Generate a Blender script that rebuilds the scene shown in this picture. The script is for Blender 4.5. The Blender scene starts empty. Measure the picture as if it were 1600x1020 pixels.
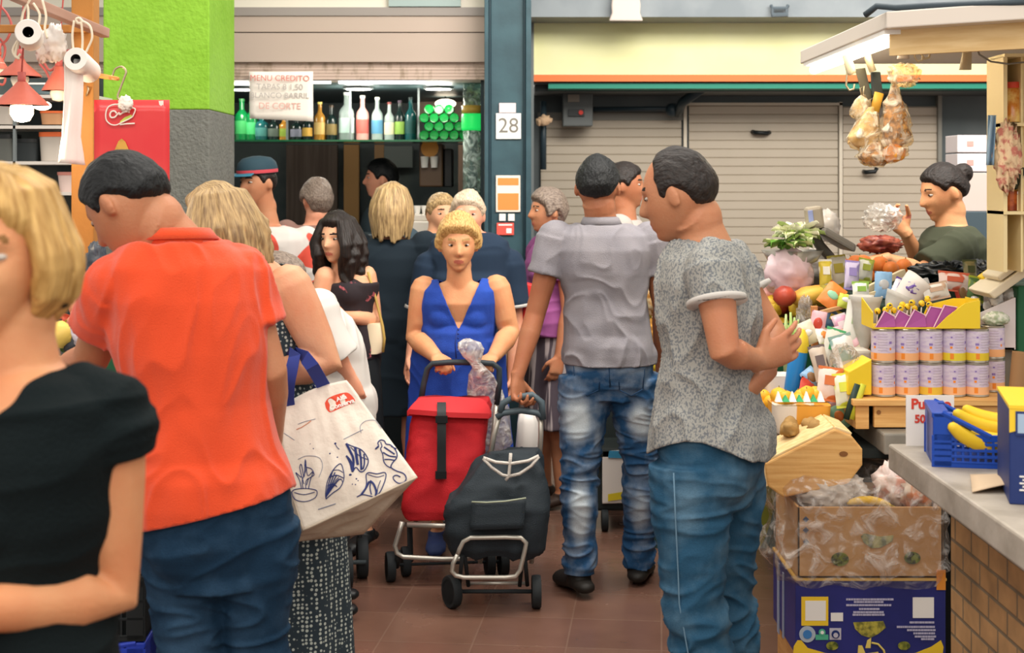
import bpy, bmesh, math, random
import numpy as np
from mathutils import Vector as V, Matrix, noise, Euler

# ------------------------------------------------------------------ camera, world, lights
SC = bpy.context.scene
COL = SC.collection
F = 1600 * 50 / 36.0          # focal length in pixels of the 1600 px wide frame
EYE, HY = 1.62, 285.0         # eye height, row of the horizon
def W(px, py, d):
    return V(((px - 800) / F * d, d, EYE - (py - HY) / F * d))
def srgb(h):
    if isinstance(h, str):
        h = h.lstrip('#'); h = [int(h[i:i + 2], 16) / 255 for i in (0, 2, 4)]
    return tuple(((c / 12.92) if c <= .04045 else ((c + .055) / 1.055) ** 2.4) for c in h) + (1.0,)

cd = bpy.data.cameras.new('camera'); cam = bpy.data.objects.new('camera', cd); COL.objects.link(cam)
cd.lens = 50; cd.sensor_width = 36; cd.shift_y = -(510 - HY) / 1600
cam.location = (0, 0, EYE); cam.rotation_euler = (math.pi / 2, 0, 0)
cd.dof.use_dof = True; cd.dof.focus_distance = 4.7; cd.dof.aperture_fstop = 5.6
cd.clip_start = .05
SC.camera = cam
SC.view_settings.view_transform = 'Standard'; SC.view_settings.look = 'None'
SC.view_settings.gamma = 1; SC.view_settings.use_curve_mapping = False
SC.view_settings.exposure = 0.42
wd = bpy.data.worlds.new('hall_daylight'); SC.world = wd; wd.use_nodes = True
wd.node_tree.nodes['Background'].inputs[0].default_value = (1.0, .95, .88, 1)
wd.node_tree.nodes['Background'].inputs[1].default_value = .72
def area(name, loc, rot, sx, sy, power, col=(1, .95, .87)):
    l = bpy.data.lights.new(name, 'AREA'); l.shape = 'RECTANGLE'; l.size = sx; l.size_y = sy
    l.energy = power; l.color = col
    o = bpy.data.objects.new(name, l); o.location = loc; o.rotation_euler = rot; COL.objects.link(o)
    return o
# rows of hall lamps under the market roof, and an added fill last
area('hall_light_front', (-.3, 1.2, 4.6), (math.radians(14), 0, 0), 3.6, 1.4, 70)
area('hall_light_middle', (.3, 5.0, 4.6), (0, 0, 0), 4.2, 1.2, 90)
area('hall_light_behind', (0, -1.6, 3.6), (math.radians(58), 0, 0), 4.5, 1.5, 60)
area('closed_stall_fill', (2.6, 4.8, 4.0), (math.radians(62), 0, math.radians(-8)), 4.5, 1.2, 210)  # added fill, tilted at the closed stall to brighten its fascia and shutters

# ------------------------------------------------------------------ materials
def newmat(name):
    m = bpy.data.materials.new(name); m.use_nodes = True
    nt = m.node_tree; b = nt.nodes['Principled BSDF']
    return m, nt, b
_MC = {}
def mat(name, col, rough=.6, metal=0., col2=None, nscale=8., stretch=(1, 1, 1), mixlo=.4, mixhi=.6, bump=0., bscale=60.,
        bstretch=None, spec=.4, trans=0., alpha=1., emit=None, estr=0., sss=0., coat=0., detail=4., sheen=0., ior=1.45, coord='Object'):
    if name in _MC: return _MC[name]
    m, nt, b = newmat(name)
    b.inputs['Base Color'].default_value = srgb(col)
    b.inputs['Roughness'].default_value = rough; b.inputs['Metallic'].default_value = metal
    b.inputs['Specular IOR Level'].default_value = spec; b.inputs['IOR'].default_value = ior
    b.inputs['Transmission Weight'].default_value = trans; b.inputs['Alpha'].default_value = alpha
    if sheen: b.inputs['Sheen Weight'].default_value = sheen
    if sss:
        b.inputs['Subsurface Weight'].default_value = sss; b.inputs['Subsurface Radius'].default_value = (.02, .008, .004)
        b.inputs['Subsurface Scale'].default_value = .5
    if coat: b.inputs['Coat Weight'].default_value = coat
    if emit:
        b.inputs['Emission Color'].default_value = srgb(emit); b.inputs['Emission Strength'].default_value = estr
    N = nt.nodes; L = nt.links
    tc = N.new('ShaderNodeTexCoord')
    def mapped(st):
        mp = N.new('ShaderNodeMapping'); mp.inputs['Scale'].default_value = st
        L.new(tc.outputs[coord], mp.inputs[0]); return mp
    if col2:
        nz = N.new('ShaderNodeTexNoise'); nz.inputs['Scale'].default_value = nscale; nz.inputs['Detail'].default_value = detail
        L.new(mapped(stretch).outputs[0], nz.inputs[0])
        mr = N.new('ShaderNodeMapRange'); mr.inputs[1].default_value = mixlo; mr.inputs[2].default_value = mixhi
        L.new(nz.outputs[0], mr.inputs[0])
        mx = N.new('ShaderNodeMix'); mx.data_type = 'RGBA'
        mx.inputs[6].default_value = srgb(col); mx.inputs[7].default_value = srgb(col2)
        L.new(mr.outputs[0], mx.inputs[0]); L.new(mx.outputs[2], b.inputs['Base Color'])
    if bump:
        nz = N.new('ShaderNodeTexNoise'); nz.inputs['Scale'].default_value = bscale; nz.inputs['Detail'].default_value = 3
        L.new(mapped(bstretch or (1, 1, 1)).outputs[0], nz.inputs[0])
        bp = N.new('ShaderNodeBump'); bp.inputs['Strength'].default_value = bump; bp.inputs['Distance'].default_value = .01
        L.new(nz.outputs[0], bp.inputs['Height']); L.new(bp.outputs[0], b.inputs['Normal'])
    _MC[name] = m
    return m

def skin_mat(name, col):
    c = np.array([int(col[i:i + 2], 16) for i in (1, 3, 5)])
    c2 = '#%02x%02x%02x' % tuple(int(v) for v in (min(255, c[0] * .96), c[1] * .86, c[2] * .82))
    return mat(name, col, rough=.5, col2=c2, nscale=9, mixlo=.35, mixhi=.75, bump=.12, bscale=160, sss=.12, spec=.35)

def hair_mat(name, col, col2, rough=.45):
    m, nt, b = newmat(name); N = nt.nodes; L = nt.links
    at = N.new('ShaderNodeAttribute'); at.attribute_name = 'hs'
    nz = N.new('ShaderNodeTexNoise'); nz.inputs['Scale'].default_value = 3.0; nz.inputs['Detail'].default_value = 5
    L.new(at.outputs['Vector'], nz.inputs[0])
    mr = N.new('ShaderNodeMapRange'); mr.inputs[1].default_value = .35; mr.inputs[2].default_value = .68
    L.new(nz.outputs[0], mr.inputs[0])
    mx = N.new('ShaderNodeMix'); mx.data_type = 'RGBA'; mx.inputs[6].default_value = srgb(col); mx.inputs[7].default_value = srgb(col2)
    L.new(mr.outputs[0], mx.inputs[0]); L.new(mx.outputs[2], b.inputs['Base Color'])
    bp = N.new('ShaderNodeBump'); bp.inputs['Strength'].default_value = .75; bp.inputs['Distance'].default_value = .008
    L.new(nz.outputs[0], bp.inputs['Height']); L.new(bp.outputs[0], b.inputs['Normal'])
    b.inputs['Roughness'].default_value = rough; b.inputs['Specular IOR Level'].default_value = .35
    return m

def denim(name, base, light, patches, amt=1.0):
    """denim with worn patches at real spots of the trousers (object space centre, radii)"""
    m, nt, b = newmat(name); N = nt.nodes; L = nt.links
    tc = N.new('ShaderNodeTexCoord')
    nz = N.new('ShaderNodeTexNoise'); nz.inputs['Scale'].default_value = 14; nz.inputs['Detail'].default_value = 6
    L.new(tc.outputs['Object'], nz.inputs[0])
    nf = N.new('ShaderNodeTexNoise'); nf.inputs['Scale'].default_value = 260
    L.new(tc.outputs['Object'], nf.inputs[0])
    acc = None
    for (c, r, s) in patches:
        vm = N.new('ShaderNodeVectorMath'); vm.operation = 'SUBTRACT'; L.new(tc.outputs['Object'], vm.inputs[0]); vm.inputs[1].default_value = c
        vd = N.new('ShaderNodeVectorMath'); vd.operation = 'DIVIDE'; L.new(vm.outputs[0], vd.inputs[0]); vd.inputs[1].default_value = r
        vl = N.new('ShaderNodeVectorMath'); vl.operation = 'LENGTH'; L.new(vd.outputs[0], vl.inputs[0])
        mr = N.new('ShaderNodeMapRange'); mr.inputs[1].default_value = 1.15; mr.inputs[2].default_value = .25; mr.inputs[4].default_value = s
        mr.interpolation_type = 'SMOOTHSTEP'
        L.new(vl.outputs['Value'], mr.inputs[0])
        if acc is None: acc = mr.outputs[0]
        else:
            ad = N.new('ShaderNodeMath'); ad.operation = 'MAXIMUM'; L.new(acc, ad.inputs[0]); L.new(mr.outputs[0], ad.inputs[1]); acc = ad.outputs[0]
    mp = N.new('ShaderNodeMapRange'); mp.inputs[1].default_value = .32; mp.inputs[2].default_value = .72
    mp.inputs[3].default_value = -.12; mp.inputs[4].default_value = .34 * amt
    L.new(nz.outputs[0], mp.inputs[0])
    ad = N.new('ShaderNodeMath'); ad.operation = 'ADD'; ad.use_clamp = True
    L.new(mp.outputs[0], ad.inputs[0])
    if acc is not None: L.new(acc, ad.inputs[1])
    else: ad.inputs[1].default_value = 0
    mx = N.new('ShaderNodeMix'); mx.data_type = 'RGBA'; mx.inputs[6].default_value = srgb(base); mx.inputs[7].default_value = srgb(light)
    L.new(ad.outputs[0], mx.inputs[0])
    mx2 = N.new('ShaderNodeMix'); mx2.data_type = 'RGBA'; mx2.blend_type = 'MULTIPLY'; mx2.inputs[0].default_value = .35
    L.new(mx.outputs[2], mx2.inputs[6]); L.new(nf.outputs[0], mx2.inputs[7])
    L.new(mx2.outputs[2], b.inputs['Base Color'])
    bp = N.new('ShaderNodeBump'); bp.inputs['Strength'].default_value = .25; bp.inputs['Distance'].default_value = .004
    L.new(nf.outputs[0], bp.inputs['Height']); L.new(bp.outputs[0], b.inputs['Normal'])
    b.inputs['Roughness'].default_value = .8; b.inputs['Specular IOR Level'].default_value = .2
    return m

def speckle_mat(name, base, dark, scale=60, thr=.52, stretch=(1, 1, 1), rough=.85):
    return mat(name, base, rough=rough, col2=dark, nscale=scale, stretch=stretch, mixlo=thr, mixhi=thr + .05, spec=.2, bump=.2, bscale=300, detail=3)

def film_mat(name, tint='#ffffff', opac=.25, rough=.18):
    """thin crinkled plastic film: mix of see-through and glossy"""
    m, nt, b = newmat(name); N = nt.nodes; L = nt.links
    tr = N.new('ShaderNodeBsdfTransparent'); tr.inputs[0].default_value = srgb(tint)
    tc = N.new('ShaderNodeTexCoord')
    nz = N.new('ShaderNodeTexNoise'); nz.inputs['Scale'].default_value = 16; nz.inputs['Detail'].default_value = 5; nz.inputs['Distortion'].default_value = 1.3
    L.new(tc.outputs['Object'], nz.inputs[0])
    bp = N.new('ShaderNodeBump'); bp.inputs['Strength'].default_value = 1.0; bp.inputs['Distance'].default_value = .03
    L.new(nz.outputs[0], bp.inputs['Height']); L.new(bp.outputs[0], b.inputs['Normal'])
    b.inputs['Base Color'].default_value = srgb(tint); b.inputs['Roughness'].default_value = rough; b.inputs['Specular IOR Level'].default_value = .9
    mr = N.new('ShaderNodeMapRange'); mr.inputs[1].default_value = .47; mr.inputs[2].default_value = .66  # opaque streaks from the noise stand in for white glints on the film
    mr.inputs[3].default_value = opac * .4; mr.inputs[4].default_value = min(1, opac * 2.8)
    L.new(nz.outputs[0], mr.inputs[0])
    mx = N.new('ShaderNodeMixShader'); L.new(mr.outputs[0], mx.inputs[0]); L.new(tr.outputs[0], mx.inputs[1]); L.new(b.outputs[0], mx.inputs[2])
    L.new(mx.outputs[0], N['Material Output'].inputs[0])
    return m

# ------------------------------------------------------------------ mesh collector
ORG = {}
class MB:
    def __init__(s): s.v = []; s.f = []; s.m = []; s.k = 0; s.T = None
    def add(s, vs, fs, m=None):
        o = len(s.v)
        if s.T is not None: vs = [s.T @ V(p) for p in vs]
        s.v.extend([tuple(p) for p in vs]); s.f.extend([tuple(i + o for i in f) for f in fs])
        s.m.extend([s.k if m is None else m] * len(fs)); return s
    def box(s, c, size, R=None, m=None, taper=1.0):
        x, y, z = [q / 2 for q in size]; c = V(c)
        vs = []
        for dz in (-z, z):
            t = taper if dz > 0 else 1
            for dx, dy in ((-x, -y), (x, -y), (x, y), (-x, y)): vs.append(V((dx * t, dy * t, dz)))
        if R is not None: vs = [R @ p for p in vs]
        return s.add([p + c for p in vs], [(3, 2, 1, 0), (4, 5, 6, 7), (0, 1, 5, 4), (1, 2, 6, 5), (2, 3, 7, 6), (3, 0, 4, 7)], m)
    def span(s, a, b, m=None):
        a, b = V(a), V(b); return s.box((a + b) / 2, [abs(q) for q in (b - a)], m=m)
    def rings(s, rs, cap=True, close=True, m=None):
        n = len(rs[0]); vs = [p for r in rs for p in r]; fs = []
        for i in range(len(rs) - 1):
            for j in range(n if close else n - 1):
                k = (j + 1) % n; fs.append((i * n + j, i * n + k, (i + 1) * n + k, (i + 1) * n + j))
        if cap: fs.append(tuple(range(n - 1, -1, -1))); fs.append(tuple((len(rs) - 1) * n + j for j in range(n)))
        return s.add(vs, fs, m)
    def tube(s, pts, r, n=10, cap=True, m=None, round_=False, squash=None):
        pts = [V(p) for p in pts]; rs = list(r) if hasattr(r, '__len__') else [r] * len(pts)
        if round_:
            a, b = pts[0], pts[-1]; d0 = (pts[0] - pts[1]).normalized(); d1 = (pts[-1] - pts[-2]).normalized()
            pts = [a + d0 * rs[0] * .95, a + d0 * rs[0] * .6] + pts + [b + d1 * rs[-1] * .6, b + d1 * rs[-1] * .95]
            rs = [rs[0] * .3, rs[0] * .8] + rs + [rs[-1] * .8, rs[-1] * .3]
        T = []
        for i in range(len(pts)):
            a = pts[max(i - 1, 0)]; b = pts[min(i + 1, len(pts) - 1)]; t = (b - a)
            T.append(t.normalized() if t.length > 1e-9 else V((0, 0, 1)))
        u = T[0].orthogonal().normalized(); out = []
        for i, p in enumerate(pts):
            u = (u - T[i] * u.dot(T[i]))
            u = u.normalized() if u.length > 1e-6 else T[i].orthogonal().normalized()
            w = T[i].cross(u); ring = []
            for j in range(n):
                a = 2 * math.pi * j / n; q = u * math.cos(a) * rs[i] + w * math.sin(a) * rs[i]
                if squash: q = q - V(squash[0]) * q.dot(V(squash[0])) * (1 - squash[1])
                ring.append(p + q)
            out.append(ring)
        return s.rings(out, cap=cap, m=m)
    def cyl(s, a, b, r, r2=None, n=20, m=None): return s.tube([a, b], [r, r if r2 is None else r2], n, m=m)
    def lathe(s, prof, c=(0, 0, 0), n=24, m=None, R=None):
        c = V(c); rs = []
        for (r, z) in prof:
            ring = [V((max(r, 1e-4) * math.cos(2 * math.pi * j / n), max(r, 1e-4) * math.sin(2 * math.pi * j / n), z)) for j in range(n)]
            if R is not None: ring = [R @ p for p in ring]
            rs.append([p + c for p in ring])
        return s.rings(rs, m=m)
    def ball(s, c, r, n=16, k=10, R=None, m=None, jit=0, sd=0):
        r = r if hasattr(r, '__len__') else (r, r, r); rs = []; c = V(c)
        for i in range(k + 1):
            ph = math.pi * min(max(i / k, .02), .98); ring = []
            for j in range(n):
                th = -2 * math.pi * j / n
                d = V((math.sin(ph) * math.cos(th), math.sin(ph) * math.sin(th), math.cos(ph)))
                q = 1 + (jit * noise.noise(d * 2.2 + V((sd, sd * .7, 0))) if jit else 0)
                p = V((d.x * r[0] * q, d.y * r[1] * q, d.z * r[2] * q)); ring.append((R @ p if R is not None else p) + c)
            rs.append(ring)
        return s.rings(rs, m=m)
    def prism(s, poly, ext, m=None):
        """poly: list of 3-D points (planar), ext: vector"""
        n = len(poly); a = [V(p) for p in poly]; b = [p + V(ext) for p in a]
        fs = [tuple(range(n)), tuple(range(2 * n - 1, n - 1, -1))] + [(i, i + n, (i + 1) % n + n, (i + 1) % n) for i in range(n)]
        return s.add(a + b, fs, m)
    def grid(s, fn, nu, nv, m=None):
        vs = [fn(i / nu, j / nv) for j in range(nv + 1) for i in range(nu + 1)]
        fs = [(j * (nu + 1) + i, j * (nu + 1) + i + 1, (j + 1) * (nu + 1) + i + 1, (j + 1) * (nu + 1) + i) for j in range(nv) for i in range(nu)]
        return s.add(vs, fs, m)
    def quad(s, a, b, c, d, m=None): return s.add([a, b, c, d], [(0, 1, 2, 3)], m)
    def mesh(s, name='m', org=V((0, 0, 0))):
        me = bpy.data.meshes.new(name)
        me.from_pydata([(p[0] - org[0], p[1] - org[1], p[2] - org[2]) for p in s.v], [], s.f)
        me.polygons.foreach_set('material_index', s.m); me.update()
        return me
    def build(s, name, mats, parent=None, org=None, smooth=False, bevel=0, fix=True, solid=0, sub=0):
        if parent is not None: org = ORG[parent.name]
        org = V(org) if org is not None else V((0, 0, 0))
        me = s.mesh(name, org)
        if fix:
            bm = bmesh.new(); bm.from_mesh(me); bmesh.ops.recalc_face_normals(bm, faces=bm.faces); bm.to_mesh(me); bm.free()
        return link(name, me, mats, parent, org, smooth, bevel, solid, sub)

def link(name, me, mats, parent=None, org=V((0, 0, 0)), smooth=False, bevel=0, solid=0, sub=0):
    o = bpy.data.objects.new(name, me); COL.objects.link(o)
    for m in (mats if isinstance(mats, (list, tuple)) else [mats]): me.materials.append(m)
    if smooth is True: me.polygons.foreach_set('use_smooth', [True] * len(me.polygons))
    elif smooth:
        me.polygons.foreach_set('use_smooth', [True] * len(me.polygons))
        me.set_sharp_from_angle(angle=math.radians(smooth))
    if solid:
        md = o.modifiers.new('t', 'SOLIDIFY'); md.thickness = solid; md.offset = 0
    if bevel:
        md = o.modifiers.new('b', 'BEVEL'); md.width = bevel; md.segments = 2; md.limit_method = 'ANGLE'; md.angle_limit = math.radians(40)
    if sub:
        md = o.modifiers.new('s', 'SUBSURF'); md.levels = sub; md.render_levels = sub
    if parent is not None: o.parent = parent
    else: o.location = org
    ORG[o.name] = V(org)
    return o
def thing(name, label, cat, loc=(0, 0, 0), group=None):
    o = bpy.data.objects.new(name, None); o.empty_display_size = .05; COL.objects.link(o); o.location = loc
    ORG[o.name] = V(loc); tag(o, label, cat, group); return o
def tag(o, label=None, cat=None, group=None, kind=None):
    if label: o['label'] = label
    if cat: o['category'] = cat
    if group: o['group'] = group
    if kind: o['kind'] = kind
    return o
def struct(o): o['kind'] = 'structure'; return o
def copy_tree(o, parent=None):
    c = o.copy(); COL.objects.link(c)
    if parent is not None: c.parent = parent
    for ch in [q for q in o.children]: copy_tree(ch, c)
    return c
def place(o, loc, rot=(0, 0, 0), scale=1):
    o.location = loc; o.rotation_euler = rot
    o.scale = (scale,) * 3 if not hasattr(scale, '__len__') else scale
    return o
def frame(o, x, y):
    """matrix with origin o, x axis, y axis (z = x cross y)"""
    x = V(x).normalized(); y = V(y); y = (y - x * y.dot(x)).normalized(); z = x.cross(y)
    return Matrix(((x.x, y.x, z.x, o[0]), (x.y, y.y, z.y, o[1]), (x.z, y.z, z.z, o[2]), (0, 0, 0, 1)))
def evald(o):
    dg = bpy.context.evaluated_depsgraph_get(); dg.update()
    return bpy.data.meshes.new_from_object(o.evaluated_get(dg))
def text(name, s, size, M, m, parent, ext=.0006, align='CENTER', bold=0):
    cu = bpy.data.curves.new('t', 'FONT'); cu.body = s; cu.size = size; cu.align_x = align; cu.align_y = 'CENTER'; cu.extrude = ext; cu.offset = bold
    t = bpy.data.objects.new('t', cu); COL.objects.link(t)
    me = evald(t); bpy.data.objects.remove(t)
    me.transform(Matrix.Translation(-ORG[parent.name]) @ M)
    me.materials.clear()
    return link(name, me, m, parent, ORG[parent.name])
def voxel(me, size, smooth=2):
    t = bpy.data.objects.new('t', me); COL.objects.link(t)
    r = t.modifiers.new('r', 'REMESH'); r.mode = 'VOXEL'; r.voxel_size = size
    if smooth:
        q = t.modifiers.new('q', 'SMOOTH'); q.factor = .5; q.iterations = smooth
    out = evald(t); bpy.data.objects.remove(t); bpy.data.meshes.remove(me)
    return out
def get_co(me):
    a = np.empty(len(me.vertices) * 3, dtype=np.float32); me.vertices.foreach_get('co', a); return a.reshape(-1, 3)
def set_co(me, a): me.vertices.foreach_set('co', a.astype(np.float32).ravel()); me.update()
def get_no(me):
    a = np.empty(len(me.vertices) * 3, dtype=np.float32); me.vertices.foreach_get('normal', a); return a.reshape(-1, 3)
def displace(me, fn):
    co = get_co(me); no = get_no(me)
    d = np.array([fn(V(p), V(n)) for p, n in zip(co.tolist(), no.tolist())])
    set_co(me, co + no * d[:, None])
def cut(me, pred, it=12):
    bm = bmesh.new(); bm.from_mesh(me)
    dead = [v for v in bm.verts if pred(v.co)]
    bmesh.ops.delete(bm, geom=dead, context='VERTS')
    bd = [v for v in bm.verts if v.is_boundary]
    for _ in range(it):
        new = []
        for v in bd:
            nb = [e.other_vert(v) for e in v.link_edges if e.is_boundary]
            new.append((v.co + sum((q.co for q in nb), V((0, 0, 0))) / max(len(nb), 1)) / 2 if len(nb) == 2 else v.co.copy())
        for v, c in zip(bd, new): v.co = c
    bm.to_mesh(me); bm.free(); me.update()
# ------------------------------------------------------------------ figures
UP = V((0, 0, 1))
def head_base(th, ph):
    x = math.sin(ph) * math.sin(th); y = math.sin(ph) * math.cos(th); z = math.cos(ph)
    X, Y, Z = .0755 * x, .094 * y, .112 * z
    low = min(max(-z, 0), 1)
    X *= 1 - .30 * low ** 1.6
    Y = (Y * (1 - .5 * low) if Y < 0 else Y * (1 - .12 * low)) + .045 * low * low
    return V((X, Y, Z))
def g2(a, b): return math.exp(-(a * a + b * b))
def head_pt(th, ph):
    p = head_base(th, ph); X, Y, Z = p
    if Y > 0:
        fr = min(Y / .05, 1)
        nz = 0
        if -.045 < Z < .022: nz = max(0, min(1, (.022 - Z) / .045)) * max(0, min(1, (Z + .045) / .012))
        d = .027 * nz * math.exp(-(X / (.010 + .006 * nz)) ** 2)
        for sx in (-1, 1):
            d -= .010 * g2((X - sx * .031) / .017, (Z - .006) / .012)
            d += .004 * g2((X - sx * .042) / .02, (Z + .03) / .018)
            d += .005 * g2((X - sx * .028) / .02, (Z - .026) / .008)
        d += .008 * g2(X / .024, (Z + .058) / .006) + .008 * g2(X / .022, (Z + .070) / .006) - .004 * g2(X / .025, (Z + .064) / .003)
        d += .007 * g2(X / .022, (Z + .098) / .014) - .003 * g2(X / .03, (Z + .084) / .006)
        p = V((X, Y + d * fr, Z))
    return p

class Body:
    def __init__(s, x, y, H, yaw, lean=(0, 0), hlean=(0, 0, 0), w=1., fat=1., hips=1., female=False, hyaw=0, hpitch=0, hroll=0, vox=.007, twist=0, hscale=1., armr=1., z0=0, limbs=True):
        s.H, s.k, s.female, s.fat, s.w, s.hips, s.vox = H, H / 1.7, female, fat, w, hips, vox
        s.armr = armr; s.limbs = limbs
        a = math.radians(yaw); s.f = V((math.sin(a), -math.cos(a), 0)); s.l = V((math.cos(a), math.sin(a), 0))
        a2 = math.radians(yaw + twist); s.f2 = V((math.sin(a2), -math.cos(a2), 0)); s.l2 = V((math.cos(a2), math.sin(a2), 0))
        s.base = V((x, y, z0)); b = s.base
        ln = s.f * lean[0] + s.l * lean[1]
        s.P = b + UP * .535 * H; s.C = b + UP * .69 * H + ln * .5; s.N = b + UP * .835 * H + ln
        hl = s.f * hlean[0] + s.l * hlean[1] + UP * hlean[2]
        s.Hd = b + UP * .934 * H + ln + hl
        s.hs = H / 1.7 * hscale
        s.hyaw = a + math.radians(hyaw); s.hp = math.radians(hpitch); s.hr = math.radians(hroll)
        s.S = {}; s.E = {}; s.Wr = {}; s.hand = {}
        s.hip = {}; s.kn = {}; s.an = {}; s.toe = {}
        for q, sg in (('L', 1), ('R', -1)):
            s.S[q] = s.N + s.l2 * sg * .104 * H * w - UP * .026 * H
            s.E[q] = s.S[q] + s.l2 * sg * .03 - UP * .18 * H - s.f2 * .01
            s.Wr[q] = s.E[q] - UP * .145 * H + s.f2 * .05
            s.hand[q] = dict(d=None, n=None, curl=25, spread=0)
            s.hip[q] = s.P + s.l * sg * .055 * H - UP * .01 * H
            s.kn[q] = b + s.l * sg * .058 * H + UP * .285 * H + s.f * .015
            s.an[q] = b + s.l * sg * .062 * H + UP * .05 * H - s.f * .01
            s.toe[q] = s.f.copy()
    def headM(s):
        f = V((math.sin(s.hyaw), -math.cos(s.hyaw), 0)); l = V((math.cos(s.hyaw), math.sin(s.hyaw), 0))
        R = Matrix.Rotation(s.hr, 3, f) @ Matrix.Rotation(s.hp, 3, l)
        M3 = Matrix((l, f, UP)).transposed(); M3 = R @ M3
        return Matrix.Translation(s.Hd) @ (M3 * s.hs).to_4x4()
    def spine(s, t):
        if t <= .5: return s.P.lerp(s.C, t / .5)
        if t <= 1: return s.C.lerp(s.N, (t - .5) / .5)
        return s.N + (s.Hd - s.N) * (t - 1) * 1.4
    def torso(s, mb, off=0., t0=-.16, t1=1.2, n=32, ex=2.3, extra=None, fl=0.):
        F_, h, sh = s.fat, s.hips, s.w
        T = [(-.16, .120 * h, .090), (-.05, .160 * h, .112 * (F_ + 1) / 2), (.08, .168 * h, .118 * (F_ + 1) / 2), (.25, .150 * (F_ + h) / 2, .110 * F_),
             (.42, .137 * F_, .104 * F_), (.6, .155 * (sh + F_) / 2, .115 * (F_ + 1) / 2), (.78, .168 * sh, .112 * (F_ + 1) / 2), (.90, .158 * sh, .096), (.965, .118 * sh, .078), (1.01, .072, .062), (1.06, .057, .058), (1.2, .053, .056)]
        if s.female: T = [(a, b * (1 if a < .3 else .93 if a < .5 or a > .9 else .95), c) for a, b, c in T]
        ts = sorted(set([t for t, _, _ in T if t0 < t < t1] + [t0, t1] + [t0 + (t1 - t0) * i / 16 for i in range(17)]))
        rs = []; k = s.k
        for t in ts:
            a = np.interp(t, [q[0] for q in T], [q[1] for q in T]) * k + off
            d = np.interp(t, [q[0] for q in T], [q[2] for q in T]) * k + off
            if fl and t < .35: a += fl * (.35 - t); d += fl * (.35 - t)
            c = s.spine(t); wmix = min(max(t, 0), 1)
            l = s.l.lerp(s.l2, wmix).normalized(); f = s.f.lerp(s.f2, wmix).normalized()
            c = c + f * (-.012 * k * math.sin(max(0, min(1, t)) * math.pi) * 0)
            ring = []
            for j in range(n):
                an = 2 * math.pi * j / n; ca, sa = math.cos(an), math.sin(an)
                r = (abs(ca) ** ex + abs(sa) ** ex) ** (-1 / ex)
                by = 1.
                if sa > 0 and F_ > 1.05 and t < .55: by = 1 + (F_ - 1) * .8
                if sa < 0 and t < .2: by = 1.12
                ring.append(c + l * ca * a * r + f * sa * d * r * by)
            rs.append(ring)
        mb.rings(rs)
        if s.female and t1 > .7:
            for sg in (-1, 1):
                mb.ball(s.spine(.64) + s.l2 * sg * .062 * k * F_ ** .5 + s.f2 * (.060 * k * F_), (.064 * k + off, .060 * k + off, .066 * k + off))
        if t0 < .1:
            for sg in (-1, 1): mb.ball(s.spine(-.03) + s.l * sg * .068 * k - s.f * (.05 if s.female else .038) * k, (.080 * k + off, .082 * k + off, .10 * k + off))
    def arm_path(s, q, off=0., t0=0., t1=2.):
        S, E, Wr = s.S[q], s.E[q], s.Wr[q]; k = s.k * s.armr
        P = [(0, S, .050), (.35, S.lerp(E, .35), .047), (.7, S.lerp(E, .7), .041), (1., E, .038), (1.3, E.lerp(Wr, .3), .039), (1.65, E.lerp(Wr, .65), .031), (2., Wr, .0245)]
        def at(t):
            for i in range(len(P) - 1):
                if t <= P[i + 1][0] + 1e-6:
                    u = (t - P[i][0]) / (P[i + 1][0] - P[i][0]); return P[i][1].lerp(P[i + 1][1], u), (P[i][2] * (1 - u) + P[i + 1][2] * u) * k + off
        ts = [t0] + [p[0] for p in P if t0 + .02 < p[0] < t1 - .02] + [t1]
        return [at(t) for t in ts]
    def make_hand(s, mb, q):
        Wr = s.Wr[q]; h = s.hand[q]; sg = 1 if q == 'L' else -1; k = s.k
        d = V(h['d']).normalized() if h['d'] else (Wr - s.E[q]).normalized()
        n = V(h['n']) if h['n'] else -s.l2 * sg
        n = (n - d * n.dot(d)).normalized(); a = d.cross(n)      # a : sideways
        side = -sg if h.get('thumb') is None else h['thumb']
        pl = .088 * k; pw = .040 * k
        rs = []
        for t, w_, th in ((-.25, .026, .024), (0, .028, .022), (.35, .037, .020), (.7, .041, .017), (1, .040, .013)):
            c = Wr + d * pl * t; rs.append([c + a * math.cos(x) * w_ * k + n * math.sin(x) * th * k for x in [2 * math.pi * j / 14 for j in range(14)]])
        mb.rings(rs)
        L = (.072, .080, .075, .058); cu = math.radians(h['curl'])
        for i in range(4):
            u = (i - 1.5) / 1.5 * -side
            b = Wr + d * pl * (.93 if i in (1, 2) else .88) - a * u * pw * .78 * -1
            an = cu * (.75 + .1 * i); dd = (d + a * u * .12).normalized(); pts = [b - dd * .01]; rr = [.0095 * k]
            cur = b; ang = 0
            for j, fr in enumerate((.45, .3, .25)):
                ang += an * (1, 1.15, .8)[j]
                step = (dd * math.cos(ang) + n * math.sin(ang)) * L[i] * fr * k; cur = cur + step; pts.append(cur); rr.append((.0088, .0080, .0068)[j] * k)
            mb.tube(pts, rr, n=10, round_=True)
        b = Wr + d * pl * .22 + a * side * .026 * k; t1 = (d * .62 + a * side * .72 + n * .30).normalized(); t2 = (d * .85 + a * side * .12 + n * (.35 + .5 * math.sin(cu))).normalized()
        p1 = b + t1 * .04 * k; p2 = p1 + t2 * .030 * k; p3 = p2 + t2 * .024 * k
        mb.tube([b - t1 * .012, b + t1 * .01, p1, p2, p3], [.015 * k, .0145 * k, .0115 * k, .0098 * k, .008 * k], n=10, round_=True)
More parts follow.
